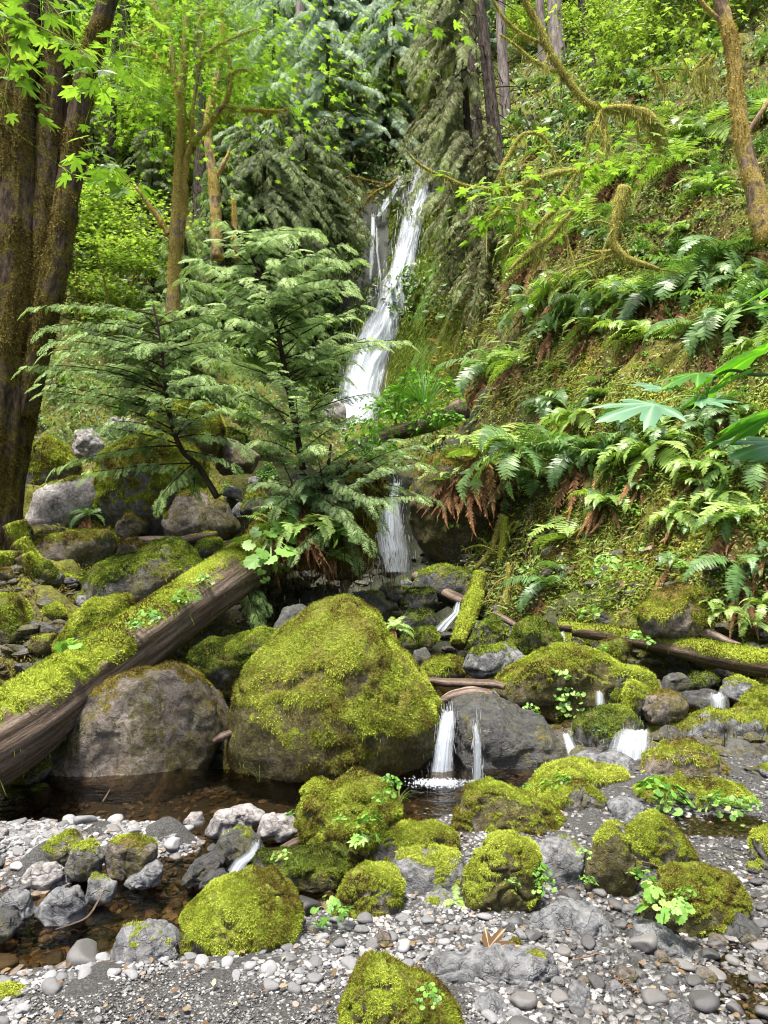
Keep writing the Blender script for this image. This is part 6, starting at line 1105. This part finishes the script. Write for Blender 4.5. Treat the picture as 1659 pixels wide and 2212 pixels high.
# ------------------------------------------------------------------ big trees of the background
def conifer_mesh(seed, Hh, Rr, nb, mat, L=.55, libs=CONI, droop=.5, low=.05, dens=9, narrow=1.0, bark='bark_dark', trad=.16):
    rg = np.random.default_rng(seed); gf, gb = Geo(), Geo()
    for i in range(nb):
        z = Hh*(low+(1-low)*(i+rg.random())/nb); k = 1-z/Hh; r = Rr*(.25+.85*k**.7)*rg.uniform(.6, 1.15)*narrow; a = rg.random()*6.28; h = np.array([math.cos(a), math.sin(a), 0]); n = max(4, int(r*dens)); s = np.linspace(.12, 1, n)
        q = h*r*s[:, None]+np.array([0, 0, 1])*(z+.12*r*s-droop*r*s**2)[:, None]; t = nrm(h+np.array([0, 0, 1])*(.12-2*droop*s)[:, None]); sd = np.array([-h[1], h[0], 0])
        for sg in (1, -1):
            dirs = nrm(t*.6+sd*sg*rg.uniform(.4, 1, (n, 1))+np.array([0, 0, -1])*rg.uniform(.1, .9, (n, 1))+rg.normal(0, .15, (n, 3))); ll = L*rg.uniform(.6, 1.25, n)*(1.1-.5*s); up = nrm(np.array([0, 0, 1.0])+rg.normal(0, .4, (n, 3)))
            W, Q, T, tt = inst(libs[i % len(libs)], frame(dirs, up, ll), q, np.clip(rg.random(n)*.7+.3*s-.05, 0, 1)); gf.add(W, Q, T, tint=tt)
        if i % 2 == 0: V, Q, T, lc, _, _ = tube(np.vstack([[0, 0, z], q[n//2], q[-1]]), [.025, .015, .004], 4, sub=2); gb.add(V, Q, T, lc=lc)
    V, Q, T, lc, _, _ = tube(np.array([[0, 0, -.8], [0, 0, Hh*.3], [0.05, 0, Hh*.7], [0, 0, Hh]]), [trad*1.15, trad, trad*.55, .02], 10, .08, sub=4); gt = Geo(); gt.add(V, Q, T, lc=lc)
    return gt.mesh('trunk', M[bark]), gb.mesh('branch', M['bark_dark']), gf.mesh('crown', M[mat])
def leafy_mesh(seed, Hh, Rr, n, mat, leaf=MAPLE_FAR, size=.11, layers=9, mossy_=True):
    """Several thin arching stems carrying flat layers of leaves."""
    rg = np.random.default_rng(seed); gt, gf = Geo(), Geo(); tips = []
    for i in range(5):
        a = rg.random()*6.28; r = Rr*rg.uniform(.2, .7); top = np.array([math.cos(a)*r, math.sin(a)*r, Hh*rg.uniform(.6, 1)]); V, Q, T, lc, C, _ = tube(np.array([[0, 0, -.5], top*[.2, .2, .35], top*[.6, .6, .75], top]), [.07, .055, .035, .01], 6, .2, sub=5); gt.add(V, Q, T, lc=lc, moss=.7)
        for j in range(layers):
            c = C[rg.integers(len(C)//5, len(C))]; a2 = rg.random()*6.28; l2 = Rr*rg.uniform(.3, .8); e = c+[math.cos(a2)*l2, math.sin(a2)*l2, rg.uniform(-.1, .5)]; V, Q, T, lc, C2, _ = tube(np.array([c, (c+e)/2+[0, 0, .12], e]), [.018, .012, .004], 4, sub=3); gt.add(V, Q, T, lc=lc, moss=.7); tips.append((C2, l2))
    k = n//len(tips)
    for C2, l2 in tips:
        c = C2[rg.integers(1, len(C2), k)]; p = c+np.column_stack([rg.normal(0, l2*.26, k), rg.normal(0, l2*.26, k), rg.normal(0, .07, k)]); a = rg.random(k)*6.28
        t = np.column_stack([np.cos(a), np.sin(a), rg.normal(-.25, .2, k)]); up = nrm(np.column_stack([rg.normal(0, .3, k), rg.normal(-.15, .3, k), np.ones(k)])); W, Q, T, tt = inst(leaf, frame(t, up, size*rg.uniform(.6, 1.3, k)), p, rg.random(k)); gf.add(W, Q, T, tint=tt)
    return gt.mesh('trunk', M['bark_branch']), None, gf.mesh('crown', M[mat])
def plant_tree(name, meshes, p, s, label, cat='tree', group=None, sz=None):
    e = empty(name, p, label, cat, group); e.scale = (s, s, s if sz is None else sz); e.rotation_euler = (0, 0, R.random()*6.28)
    for nm, me in zip(('trunk', 'branch', 'crown'), meshes):
        if me is not None: o = bpy.data.objects.new(nm, me); COL.objects.link(o); o.parent = e
    return e
CM = {'dark': [conifer_mesh(700+i, 9, 2.6, 100, 'conifer', L=.42, dens=11, low=.0, trad=.08) for i in range(3)], 'blue': [conifer_mesh(720+i, 11, 2.7, 105, 'conifer_haze_blue', L=.5, libs=CONI_FAR, dens=12, trad=.07, low=.0, bark='bark_conifer') for i in range(2)], 'cedar': [conifer_mesh(730+i, 5, 1.7, 70, 'cedar', L=.42) for i in range(2)],
      'vine': [leafy_mesh(740+i, 5, 2.4, 5200, 'vine') for i in range(3)], 'maple': [leafy_mesh(750+i, 6, 2.6, 3800, 'maple', size=.16) for i in range(2)]}
CM['olive'] = [conifer_mesh(710+i, 9, 2.0, 84, 'conifer_olive', droop=.9, L=.42, dens=9, trad=.09, bark='bark_conifer', low=.0) for i in range(2)]
NM = {'dark': 'hemlock_tree', 'olive': 'hemlock_tree', 'blue': 'fir_tree', 'cedar': 'cedar_tree', 'vine': 'vine_maple', 'maple': 'young_maple'}
def bt(kind, px, py, s, label, v=0, Y=None, group=None):
    p = hit(px, py)[0] if Y is None else P(px, py, Y)
    if np.isnan(p[0]): p = P(px, py, 40)
    if Y is not None: p = np.array([p[0], p[1], float(Z(p[0], p[1]))])
    plant_tree(NM[kind], CM[kind][v % len(CM[kind])], p-[0, 0, .15], s, label, 'tree' if kind not in ('vine',) else 'shrub', group)
BT = [('dark', 700, 560, .55, 'dark drooping hemlock right behind the taller sapling, left of the falls'), ('dark', 620, 600, .66, 'broad dark hemlock left of the falls'), ('dark', 540, 610, .62, 'dark hemlock behind the broken snag'), ('dark', 660, 430, .45, 'tall dark hemlock above the rivulet'), ('dark', 760, 400, .55, 'dark hemlock leaning over the rivulet'), ('dark', 580, 480, .5, 'dark hemlock between the maple and the falls'),
 ('cedar', 480, 720, 1.0, 'full cedar behind the two saplings'), ('vine', 250, 760, .7, 'vine maple behind the left end of the wider sapling'), ('cedar', 560, 760, .9, 'cedar at the cliff foot left of the falls'), ('vine', 170, 690, .9, 'bushy vine maple between the left maple and the forked maple'), ('cedar', 680, 800, .6, 'small cedar at the foot of the cliff'), ('dark', 330, 640, .6, 'hemlock behind the forked maple foot'), ('dark', 200, 560, .6, 'dark hemlock beside the left maple stems'), ('cedar', 400, 850, .8, 'cedar above the perched boulder'),
 ('vine', 230, 480, 1.1, 'light green vine maple beside the left maple'), ('vine', 330, 420, 1.2, 'vine maple with bright leaves behind the forked maple'), ('vine', 450, 420, 1.1, 'vine maple right of the forked maple'), ('vine', 180, 330, 1.3, 'high vine maple between the left stems'), ('maple', 300, 260, 1.3, 'young maple crown behind the forks at the upper left'), ('maple', 450, 230, 1.3, 'young maple crown right of the forks'), ('vine', 520, 330, 1.1, 'pale vine maple in front of the hazy blue firs'), ('vine', 60, 500, 1.2, 'vine maple hidden behind the left maple'),
 ('blue', 600, 260, 1.2, 'misty blue fir at the top centre, leftmost'), ('blue', 700, 230, 1.3, 'misty blue fir at the top centre, second'), ('blue', 800, 240, 1.2, 'misty blue fir right above the rivulet'), ('blue', 880, 190, 1.3, 'misty blue fir above the waterfall lip'), ('blue', 520, 180, 1.3, 'pale hazy blue fir behind the young maple'), ('blue', 980, 160, 1.2, 'hazy blue fir behind the dark fir trunk'), ('blue', 640, 90, 1.6, 'farthest pale fir at the top centre'), ('blue', 780, 80, 1.6, 'second farthest pale fir near the top centre'), ('blue', 400, 120, 1.4, 'pale fir behind the top of the forked maple'), ('blue', 250, 150, 1.4, 'pale fir behind the top of the left maple'), ('blue', 120, 200, 1.4, 'pale fir showing between the left stems'),
 ('olive', 985, 420, .8, 'drooping olive hemlock overhanging the right side of the falls'), ('olive', 1010, 560, .42, 'lower olive hemlock on the right lip of the falls'), ('olive', 970, 640, .42, 'small olive hemlock on the green cliff'), ('olive', 1050, 640, .45, 'small olive hemlock right of the green cliff'), ('olive', 950, 330, .9, 'olive hemlock behind the waterfall lip'), ('olive', 990, 230, .9, 'tall olive hemlock behind the broad cedar trunk'), ('olive', 870, 330, .7, 'olive hemlock left of the waterfall lip'), ('cedar', 830, 350, .7, 'cedar drooping between rivulet and main fall'),
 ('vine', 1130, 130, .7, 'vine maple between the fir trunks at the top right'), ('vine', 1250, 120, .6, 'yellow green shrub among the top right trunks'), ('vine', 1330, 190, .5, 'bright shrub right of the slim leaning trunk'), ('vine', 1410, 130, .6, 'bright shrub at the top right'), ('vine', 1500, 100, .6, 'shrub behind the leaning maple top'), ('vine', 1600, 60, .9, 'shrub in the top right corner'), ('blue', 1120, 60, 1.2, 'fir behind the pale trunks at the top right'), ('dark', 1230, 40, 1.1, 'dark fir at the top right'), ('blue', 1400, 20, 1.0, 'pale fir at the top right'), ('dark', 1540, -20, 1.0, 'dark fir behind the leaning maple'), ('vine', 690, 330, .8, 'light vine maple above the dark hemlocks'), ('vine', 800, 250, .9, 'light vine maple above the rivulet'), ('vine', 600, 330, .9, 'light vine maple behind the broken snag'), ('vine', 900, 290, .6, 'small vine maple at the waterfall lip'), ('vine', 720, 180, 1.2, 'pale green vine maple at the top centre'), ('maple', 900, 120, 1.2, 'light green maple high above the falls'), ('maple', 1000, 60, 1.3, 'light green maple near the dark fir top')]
for i, (k, x, y, s, lb) in enumerate(BT): bt(k, x, y, s, lb, i)
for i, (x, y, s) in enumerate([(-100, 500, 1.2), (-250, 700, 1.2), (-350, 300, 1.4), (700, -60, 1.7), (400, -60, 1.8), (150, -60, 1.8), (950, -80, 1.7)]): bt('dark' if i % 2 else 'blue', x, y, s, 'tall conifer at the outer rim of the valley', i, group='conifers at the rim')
def drape(label, trunk, Y, n, sx, dr, L, mat, seed, rad=(.12, .05), up=0.0, dy=2.0, smin=-1.0, smax=1.0):
    rg = np.random.default_rng(seed); ys = [p[1] for p in trunk][::-1]; xs = [p[0] for p in trunk][::-1]; E = []
    for i in range(n):
        sy = rg.uniform(min(ys), max(ys)); x0 = np.interp(sy, ys, xs); s = rg.uniform(smin, smax); E.append((x0, sy, x0+s*sx, sy+dr*(.4+rg.random())*(.3+abs(s))-up, rg.uniform(-dy, dy)*.7-.2))
    sapling(label, trunk, Y, E, L, seed, rad, mat)
drape('great drooping hemlock overhanging the right side of the falls', [(1022, 400), (1012, 300), (1005, 200), (1000, 80), (995, -80)], 19.8, 40, 125, 130, .34, 'conifer_olive', 801, smax=.22)
drape('drooping hemlock sapling on the right lip below the great hemlock', [(1048, 640), (1040, 560), (1030, 480), (1020, 400)], 18.4, 26, 95, 70, .3, 'conifer_olive', 802, (.05, .02), dy=1.0, smin=-.6)
drape('dark drooping hemlock boughs left of the rivulet', [(640, 520), (650, 440), (660, 360), (665, 260)], 23.5, 44, 150, 110, .38, 'conifer', 804, (.09, .03))
drape('dark drooping hemlock between the broken snag and the falls', [(560, 560), (565, 480), (570, 400), (575, 280)], 22.5, 38, 130, 100, .38, 'conifer', 805, (.09, .03))
drape('pale misty fir boughs at the top centre', [(700, 300), (705, 200), (710, 80), (712, -60)], 27, 44, 150, 60, .42, 'conifer_haze_blue', 806, (.09, .04))
drape('pale misty fir boughs left of the top centre', [(585, 300), (590, 200), (592, 80), (595, -60)], 28, 38, 140, 60, .42, 'conifer_haze_blue', 807, (.09, .04))
drape('pale misty fir boughs above the waterfall lip', [(840, 300), (842, 200), (850, 80), (852, -60)], 28, 38, 130, 80, .42, 'conifer_haze_blue', 808, (.09, .04))
# overhanging bright maple leaves
def leaf_spray(name, label, stem, Y, n, size, spread, mat='maple', leaf=MAPLE, seed=0, cat='branch', rad=.008, face=-.25):
    rg = np.random.default_rng(seed); p3 = path(stem, Y); e = empty(name, p3[0], label, cat); V, Q, T, lc, C, r = tube(p3, np.linspace(rad, rad*.3, len(p3)), 6, .1, sub=5); g = Geo(); g.add(V-p3[0], Q, T, lc=lc, moss=.4); g.obj('twig', M['bark_branch'], e)
    c = C[rg.integers(len(C)//6, len(C), n)]; off = rg.normal(0, spread, (n, 3))*[1, 1, .45]; p = c+off; a = np.arctan2(off[:, 1], off[:, 0]); t = np.column_stack([np.cos(a), np.sin(a), rg.normal(-.45, .25, n)]); up = nrm(np.column_stack([rg.normal(0, .25, n), rg.normal(face, .25, n), np.ones(n)]))
    g = Geo(); W, Q, T, tt = inst(leaf, frame(t, up, size*rg.uniform(.55, 1.2, n)), p-p3[0], rg.random(n)); g.add(W, Q, T, tint=tt)
    w_ = np.array([.0012, 0, 0]); c = c-p3[0]; b = p-p3[0]; Vs = np.stack([c-w_, c+w_, b+w_, b-w_], 1); g.add(Vs.reshape(-1, 3), (np.arange(n)*4)[:, None]+np.arange(4), tint=.4); g.obj('foliage', M[mat], e)
leaf_spray('maple_branch', 'leafy maple twig hanging over the left trunks at the top', [(-60, -60), (20, 20), (90, 60), (150, 90), (200, 130)], 4.6, 34, .12, .28, seed=1)
leaf_spray('maple_branch', 'second leafy maple twig higher over the left trunks', [(-40, -120), (60, -40), (110, 10), (140, 50)], 4.8, 30, .13, .25, seed=2)
leaf_spray('maple_branch', 'maple leaves hanging down the left edge', [(-60, -40), (0, 60), (20, 120), (15, 180), (0, 260)], 4.4, 34, .13, .16, seed=3)
leaf_spray('maple_branch', 'maple twig with leaves pointing right beside the third stem', [(120, 60), (170, 100), (210, 130), (240, 160)], 5.2, 28, .14, .2, seed=4)
leaf_spray('maple_branch', 'single spray of large bright leaves left of the forked maple', [(175, 320), (205, 340), (240, 360), (275, 390), (290, 415)], 6.0, 24, .16, .15, seed=5)
leaf_spray('maple_branch', 'fresh maple leaves on the mossy limb near the falls', [(1010, 400), (1040, 420), (1080, 435), (1120, 425)], 12.0, 50, .19, .35, seed=6)
leaf_spray('maple_branch', 'fresh maple leaves below the mossy limb', [(1040, 470), (1090, 450), (1140, 460), (1170, 430)], 12.0, 60, .18, .4, seed=7)
leaf_spray('maple_branch', 'row of fresh maple leaves right of the mossy limb', [(1100, 370), (1200, 360), (1290, 340), (1370, 320), (1430, 325)], 12.2, 80, .18, .35, seed=8)
leaf_spray('maple_branch', 'fresh maple leaves beside the golden arched limb', [(1280, 240), (1300, 285), (1340, 290), (1380, 310)], 13.5, 40, .19, .35, seed=9)
leaf_spray('maple_branch', 'canopy of maple leaves over the forked maple', [(300, 60), (380, 30), (460, 20), (540, 40)], 12.4, 900, .11, 1.1, seed=10)
leaf_spray('maple_branch', 'lower maple leaf canopy left of the forked maple', [(240, 160), (290, 180), (340, 200), (370, 240)], 12.6, 600, .11, .9, seed=11)
leaf_spray('maple_branch', 'maple leaf canopy right of the forked maple', [(430, 140), (500, 120), (560, 160), (600, 220)], 12.8, 500, .11, .9, seed=12)
leaf_spray('maple_branch', 'maple leaves at the top centre edge', [(800, -60), (850, 0), (890, 30), (920, 40)], 9.5, 36, .16, .3, seed=13)
leaf_spray('maple_branch', 'light leaves among the trunks at the top right', [(1280, -40), (1320, 40), (1340, 100), (1330, 160)], 15, 170, .13, .7, 'vine', seed=14)
leaf_spray('maple_branch', 'light leaves high at the top right', [(1380, -40), (1420, 40), (1480, 80), (1520, 60)], 15, 200, .13, .8, 'vine', seed=15)

# near maple leaves at the right: each leaf its own mesh
def near_leaf(rot_dir, tip, L, e, org, seed, fold=-.22):
    half = [(0, .92), (4, .80), (7, .82), (11, .66), (15, .70), (20, .50), (25, .36), (29, .50), (33, .60), (37, .62), (41, .86), (45, .74), (49, .76), (54, .56), (60, .44), (66, .32), (72, .44), (79, .48), (86, .62), (93, .52), (101, .42), (112, .36), (125, .24), (145, .16), (180, .06)]
    full = half+[(360-a, r) for a, r in reversed(half) if 0 < a < 180]; rings = [.0, .25, .5, .75, 1.0]; V = [[0, 0, 0]]; m = len(full); rg = np.random.default_rng(seed)
    for s in rings[1:]:
        for a, r in full:
            t = math.radians(a); rr = r*s; lobes = abs(math.sin(math.radians(a*4/1)))*.5; ridge = .030*math.cos(math.radians(a)*8)*rr; V.append([math.cos(t)*rr+.08, math.sin(t)*rr, fold*rr*rr+ridge+.01*math.sin(rr*14+a*.1)])
    V[0] = [.08, 0, 0]; T = [[0, 1+i, 1+(i+1) % m] for i in range(m)]; Q = [[1+k*m+i, 1+(k+1)*m+i, 1+(k+1)*m+(i+1) % m, 1+k*m+(i+1) % m] for k in range(3) for i in range(m)]
    V = np.array(V)*L; d, up = rot_dir; Mx = frame(np.array([d], float), np.array([up], float))[0]; W = V@Mx.T+tip-org
    aa = np.array([0]+[a for _ in rings[1:] for a, r in full], float); dd_ = np.min(np.abs(((aa[:, None]-np.array([0, 41, 86, 274, 319])+180) % 360)-180), axis=1); tv = np.clip(1.05-dd_/5.0, 0, 1)*.9+.08+.25*rg.random(); g = Geo(); g.add(W, Q, T, tint=np.clip(tv, 0, 1)); g.obj('leaf', M['near_sky_sheen' if seed in (0, 1, 5, 7) else 'near_maple'], e, smooth=True)
org = P(1760, 700, 1.75); e = empty('maple_branch', org, 'close maple twig with big broad leaves reaching in from the right', 'branch')
jn = P(1525, 860, 1.5); tw = [org, P(1700, 790, 1.65), P(1640, 810, 1.6), P(1580, 800, 1.55), P(1540, 820, 1.5), jn]
V, Q, T, lc, _, _ = tube(np.array(tw), [.006, .005, .004, .003, .0025, .002], 8, .05, sub=8); g = Geo(); g.add(V-org, Q, T, lc=lc); g.obj('twig', M['herb'] , e)
for i, (bx, by, Yb, tx, ty, Yt2, up) in enumerate([(1460, 868, 1.5, 1270, 890, 1.42, (0, -.38, .95)), (1450, 850, 1.52, 1365, 810, 1.6, (.3, -.6, .8)), (1540, 800, 1.56, 1415, 825, 1.5, (0, -.2, 1)), (1700, 745, 1.6, 1505, 775, 1.45, (0, .4, 1)), (1600, 820, 1.6, 1450, 858, 1.5, (0, .4, 1)), (1480, 868, 1.5, 1618, 855, 1.45, (0, -.35, .95)), (1720, 890, 1.55, 1520, 900, 1.4, (0, .5, 1)), (1740, 955, 1.6, 1560, 968, 1.5, (0, -.35, .9)), (1700, 990, 1.65, 1612, 985, 1.6, (0, -.4, 1)), (1750, 600, 1.7, 1625, 612, 1.6, (0, .2, 1)), (1740, 650, 1.7, 1630, 662, 1.6, (0, -.3, 1))]):
    a, b = P(bx, by, Yb), P(tx, ty, Yt2); d = b-a; L = np.linalg.norm(d)/.95*.68; a = a+d*.2; near_leaf((d, up), a, L, e, org, i)
    V, Q, T, lc, _, _ = tube(np.array([a, (a+jn)/2+[0, 0, .01], jn]) if i in (0, 1, 2, 4, 5) else np.array([a, (a+tw[1])/2, tw[1]]), [.0012, .0014, .0018], 5, sub=3); g = Geo(); g.add(V-org, Q, T, lc=lc, tint=.6); g.obj('leaf_stalk', M['herb_pale'], e)
# fallen leaf on the pebbles
p = G(1080, 2048, .10); lf = empty('fallen_leaf', p, 'pale dry maple leaf lying on the pebbles behind the long flat rock', 'leaf')
near_leaf(((1, .1, .1), (0, -.55, 1)), p-[.05, 0, 0], .13, lf, p, 5); [c.data.materials.clear() or c.data.materials.append(M['litter']) for c in lf.children]

# ------------------------------------------------------------------ ground cover on the slopes
def cover(name, label, n, area, lib, mat, size, upw=.5, hang=.0, wid=1.0, keep=None, var=.5, lift=.0, cat='ground cover', clump=None, tscale=1.0):
    p = scatter_px(n, *area); x, y = pix(p)
    if keep is not None: k = keep(p, x, y); p = p[k]
    if clump: k = fbm(p*clump, 91, 3) > R.uniform(-.35, .25, len(p)); p = p[k]
    m = len(p); nn = Znormal(p[:, 0], p[:, 1]); q = p+nn*(lift+R.random(m)*lift)[:, None]; d = rdir(m)*.7+nn*upw; d[:, 2] -= hang; L = size*p[:, 1]*np.exp(R.normal(0, var*.6, m))
    up = nrm(nn+rdir(m)*.5+[0, -.3, .3]); Mx = frame(d, up, L); Mx[:, :, 1] *= wid; tn = np.clip(.5+.5*fbm(p*1.1, 17, 3)+.2*R.normal(size=m), 0, 1)*tscale; W, Q, T, tt = inst(lib, Mx, q, tn); g = Geo(); g.add(W, Q, T, tint=tt); o = g.obj(name, M[mat]); return tag(o, label, cat, kind='stuff')
RIGHT = (1020, 2050, 0, 1350); far = lambda p, x, y: p[:, 1] > 6.6
cover('moss', 'golden moss coating the right slope', 110000, (900, 2050, -40, 1370), TUFT, 'moss_b', .0042, .5, .5, keep=lambda p, x, y: far(p, x, y) & (x > 930), clump=.8, var=.8, lift=.02)
cover('moss', 'yellow moss patches on the lower right slope', 90000, (1040, 1750, 560, 1350), TUFT, 'moss_y', .0030, .5, .5, keep=far, clump=1.0, tscale=.9, var=.8, lift=.03)
cover('moss', 'vivid green moss on the wet cliff beside the falls', 60000, (840, 1010, 440, 930), TUFT, 'moss_g', .0034, .3, 1.6, .7, keep=lambda p, x, y: (p[:, 1] > 17), var=.7, lift=.02, tscale=.85)
cover('moss', 'green moss on the cliff left of the falls', 20000, (640, 800, 480, 900), TUFT, 'moss_g', .0050, .3, 1.2, .7, keep=lambda p, x, y: p[:, 1] > 17, clump=.5, lift=.02)
cover('moss', 'dark green moss at the foot of the right slope', 16000, (1080, 1400, 1080, 1360), TUFT, 'moss_g', .0050, .4, .6, keep=far, clump=1.0, lift=.02, tscale=.8)
cover('grass', 'tufts of grass hanging on the right slope', 30000, (1020, 1750, 120, 1330), BLADE, 'grass', .011, .7, .9, .16, keep=far, clump=1.5, lift=.02)
cover('leaf_litter', 'brown dead leaves and needles on the right slope', 44000, (1000, 1800, 0, 1340), TUFT, 'litter', .006, .3, .9, .8, keep=far, clump=.9, lift=.02, var=.9)
cover('undergrowth', 'small leaves of undergrowth on the right slope', 30000, (1000, 1800, -40, 1330), LEAF, 'vine', .0036, .4, .2, keep=lambda p, x, y: far(p, x, y) & (R.random(len(p)) < np.interp(y, [100, 500, 900, 1300], [1, .7, .35, .4])), clump=1.6, lift=.10)
cover('undergrowth', 'leafy undergrowth on the left and far slopes', 60000, (-150, 1020, 120, 1000), LEAF, 'undergreen', .0052, .4, .2, keep=lambda p, x, y: (p[:, 1] > 12) & ~((x > 740) & (y > 400) & (y < 930)), clump=.6, lift=.18)
cover('undergrowth', 'dark brush between the far trees', 26000, (-150, 1700, -60, 700), LEAF, 'undergreen', .0070, .4, .5, keep=lambda p, x, y: p[:, 1] > 16, clump=.5, lift=.25)
cover('moss', 'moss between the boulders of the left bank', 32000, (-100, 640, 880, 1420), TUFT, 'moss_y', .0033, .6, .4, keep=lambda p, x, y: (p[:, 1] > 7.4), clump=1.2, tscale=.8, lift=.02)

cover('moss', 'moss and mud on the ground below the left bank', 16000, (-200, 620, 1150, 1480), TUFT, 'moss_b', .0045, .6, .4, keep=lambda p, x, y: (p[:, 1] > 6.2) & (p[:, 0] < -.8), clump=1.0, lift=.02)
cover('leaf_litter', 'brown litter between the boulders of the left bank', 9000, (-200, 700, 900, 1480), TUFT, 'litter', .007, .3, .5, .8, keep=lambda p, x, y: (p[:, 1] > 6.2) & (p[:, 0] < -.6), clump=1.2, lift=.02)

fern(1048, 985, 190, 'long skirted sword fern draped over the top of the jutting dark boulder', 4, Y=10.9); fern(978, 1045, 110, 'smaller rusty fern hanging from the left shoulder of the jutting boulder', 4, Y=11.0); fern(1125, 985, 200, 'large blue green fern on the bank right of the jutting boulder', 3, Y=10.5)
rg1 = np.random.default_rng(77)
for i in range(14): fern(rg1.uniform(1230, 1700), rg1.uniform(590, 760), rg1.uniform(90, 140), 'sword fern packed into the fern bank below the yellow root elbow', int(rg1.integers(9)), 'ferns of the fern bank')
cover('hanging_roots', 'dead stems and rootlets hanging from ledges of the right slope', 9000, (1000, 1750, 250, 1330), TUFT, 'litter', .020, .25, 2.2, .10, keep=far, clump=1.1, lift=.03, var=.8, cat='roots')

def grass_tuft(px, py, Y, n, L, label):
    p0 = P(px, py, Y); g = Geo()
    for i in range(n):
        a = R.random()*6.28; b = np.array([math.cos(a), math.sin(a)*.6, 0]); l = L*R.uniform(.5, 1.1); s = np.linspace(0, 1, 6); C = b*(s**1.6*l*.7)[:, None]+np.array([0, 0, 1])*(l*(s-.75*s**2.2))[:, None]+b*.01; wv = np.array([-b[1], b[0], 0])*.0013
        W = np.stack([C-wv*(1-s[:, None]*.8), C+wv*(1-s[:, None]*.8)], 1).reshape(-1, 3); k = np.arange(5)*2; g.add(W, np.stack([k, k+1, k+3, k+2], -1), tint=R.random())
    o = g.obj('grass_tuft', M['grass']); o.location = p0; return tag(o, label, 'grass')
grass_tuft(745, 1850, 3.55, 34, .16, 'drooping grass tuft below the heart shaped rock'); grass_tuft(862, 1735, 3.75, 30, .16, 'fine grass on the right shoulder of the heart shaped rock'); grass_tuft(640, 1870, 3.5, 20, .10, 'short grass on the low dark green rock')
grass_tuft(1440, 1745, 4.25, 30, .14, 'grass hanging among the leafy mass of the wide low rock'); grass_tuft(1320, 1560, 6.2, 26, .18, 'grass hanging from the arched mossy rock'); grass_tuft(90, 1440, 5.6, 24, .2, 'pale grass behind the great log'); grass_tuft(1500, 1170, 8.2, 40, .3, 'thin grassy clump above the triangular boulder'); grass_tuft(560, 1690, 5.0, 6, .3, 'few long grass stems arching over the pool')
# scattered leaves and twig bits on the bar
n = 420; p = scatter_px(n, -100, 1800, 1750, 2330); m = len(p); a = R.random(m)*6.28; p[:, 2] = Z(p[:, 0], p[:, 1])+.022; p = p[p[:, 2] > -.05]; m = len(p); a = a[:m]
g = Geo(); W, Q, T, tt = inst(LEAF, frame(np.column_stack([np.cos(a), np.sin(a), R.normal(0, .2, m)]), nrm(np.column_stack([R.normal(0, .3, (m, 2)), np.ones(m)])), R.uniform(.012, .04, m)), p); g.add(W, Q, T, tint=.4+.6*tt); tag(g.obj('leaf_litter', M['litter']), 'small fallen leaves and scraps strewn over the gravel', 'leaves', kind='stuff')
def twig(px, py, L, ang, label, mat='drift', r=.004):
    q = hit(px, py)[0]; d = np.array([math.cos(ang), math.sin(ang), 0]); c = np.array([q-d*L/2+[0, 0, .03], q+[.01, 0, .035], q+d*L*.25+[0, .01, .03], q+d*L/2+[0, 0, .02]]); V, Q, T, lc, _, _ = tube(c, [r*.6, r, r*.8, r*.3], 6, .2, sub=4); g = Geo(); g.add(V-c[0], Q, T, lc=lc); o = g.obj('twig', M[mat]); o.location = c[0]; tag(o, label, 'twig')
twig(1270, 2085, .16, .3, 'orange brown twig on the dark gravel at the lower right', 'bark_mossy'); twig(640, 2015, .12, 1.2, 'short twig leaning on the wide yellow green moss mound'); twig(1395, 1880, .2, -.6, 'pale stick beside the pointed yellow moss rock'); twig(905, 1795, .25, .1, 'reddish twig between the small grey stones left of the twin humped boulder', 'bark_mossy', .005); twig(1230, 1985, .14, .2, 'thin twig lying on the low arched grey rock'); twig(420, 2120, .1, .7, 'little twig on the pale pebbles')
p = G(1410, 2160, .03); e = empty('dead_frond', p, 'rusty dead fern frond lying on the lower right gravel', 'fern'); g = Geo(); fern_frond(g, np.zeros(3), 2.3, .22, .1, .1, np.random.default_rng(3), wid=.12, dead=True); g.obj('frond', M['fern_dead'], e)
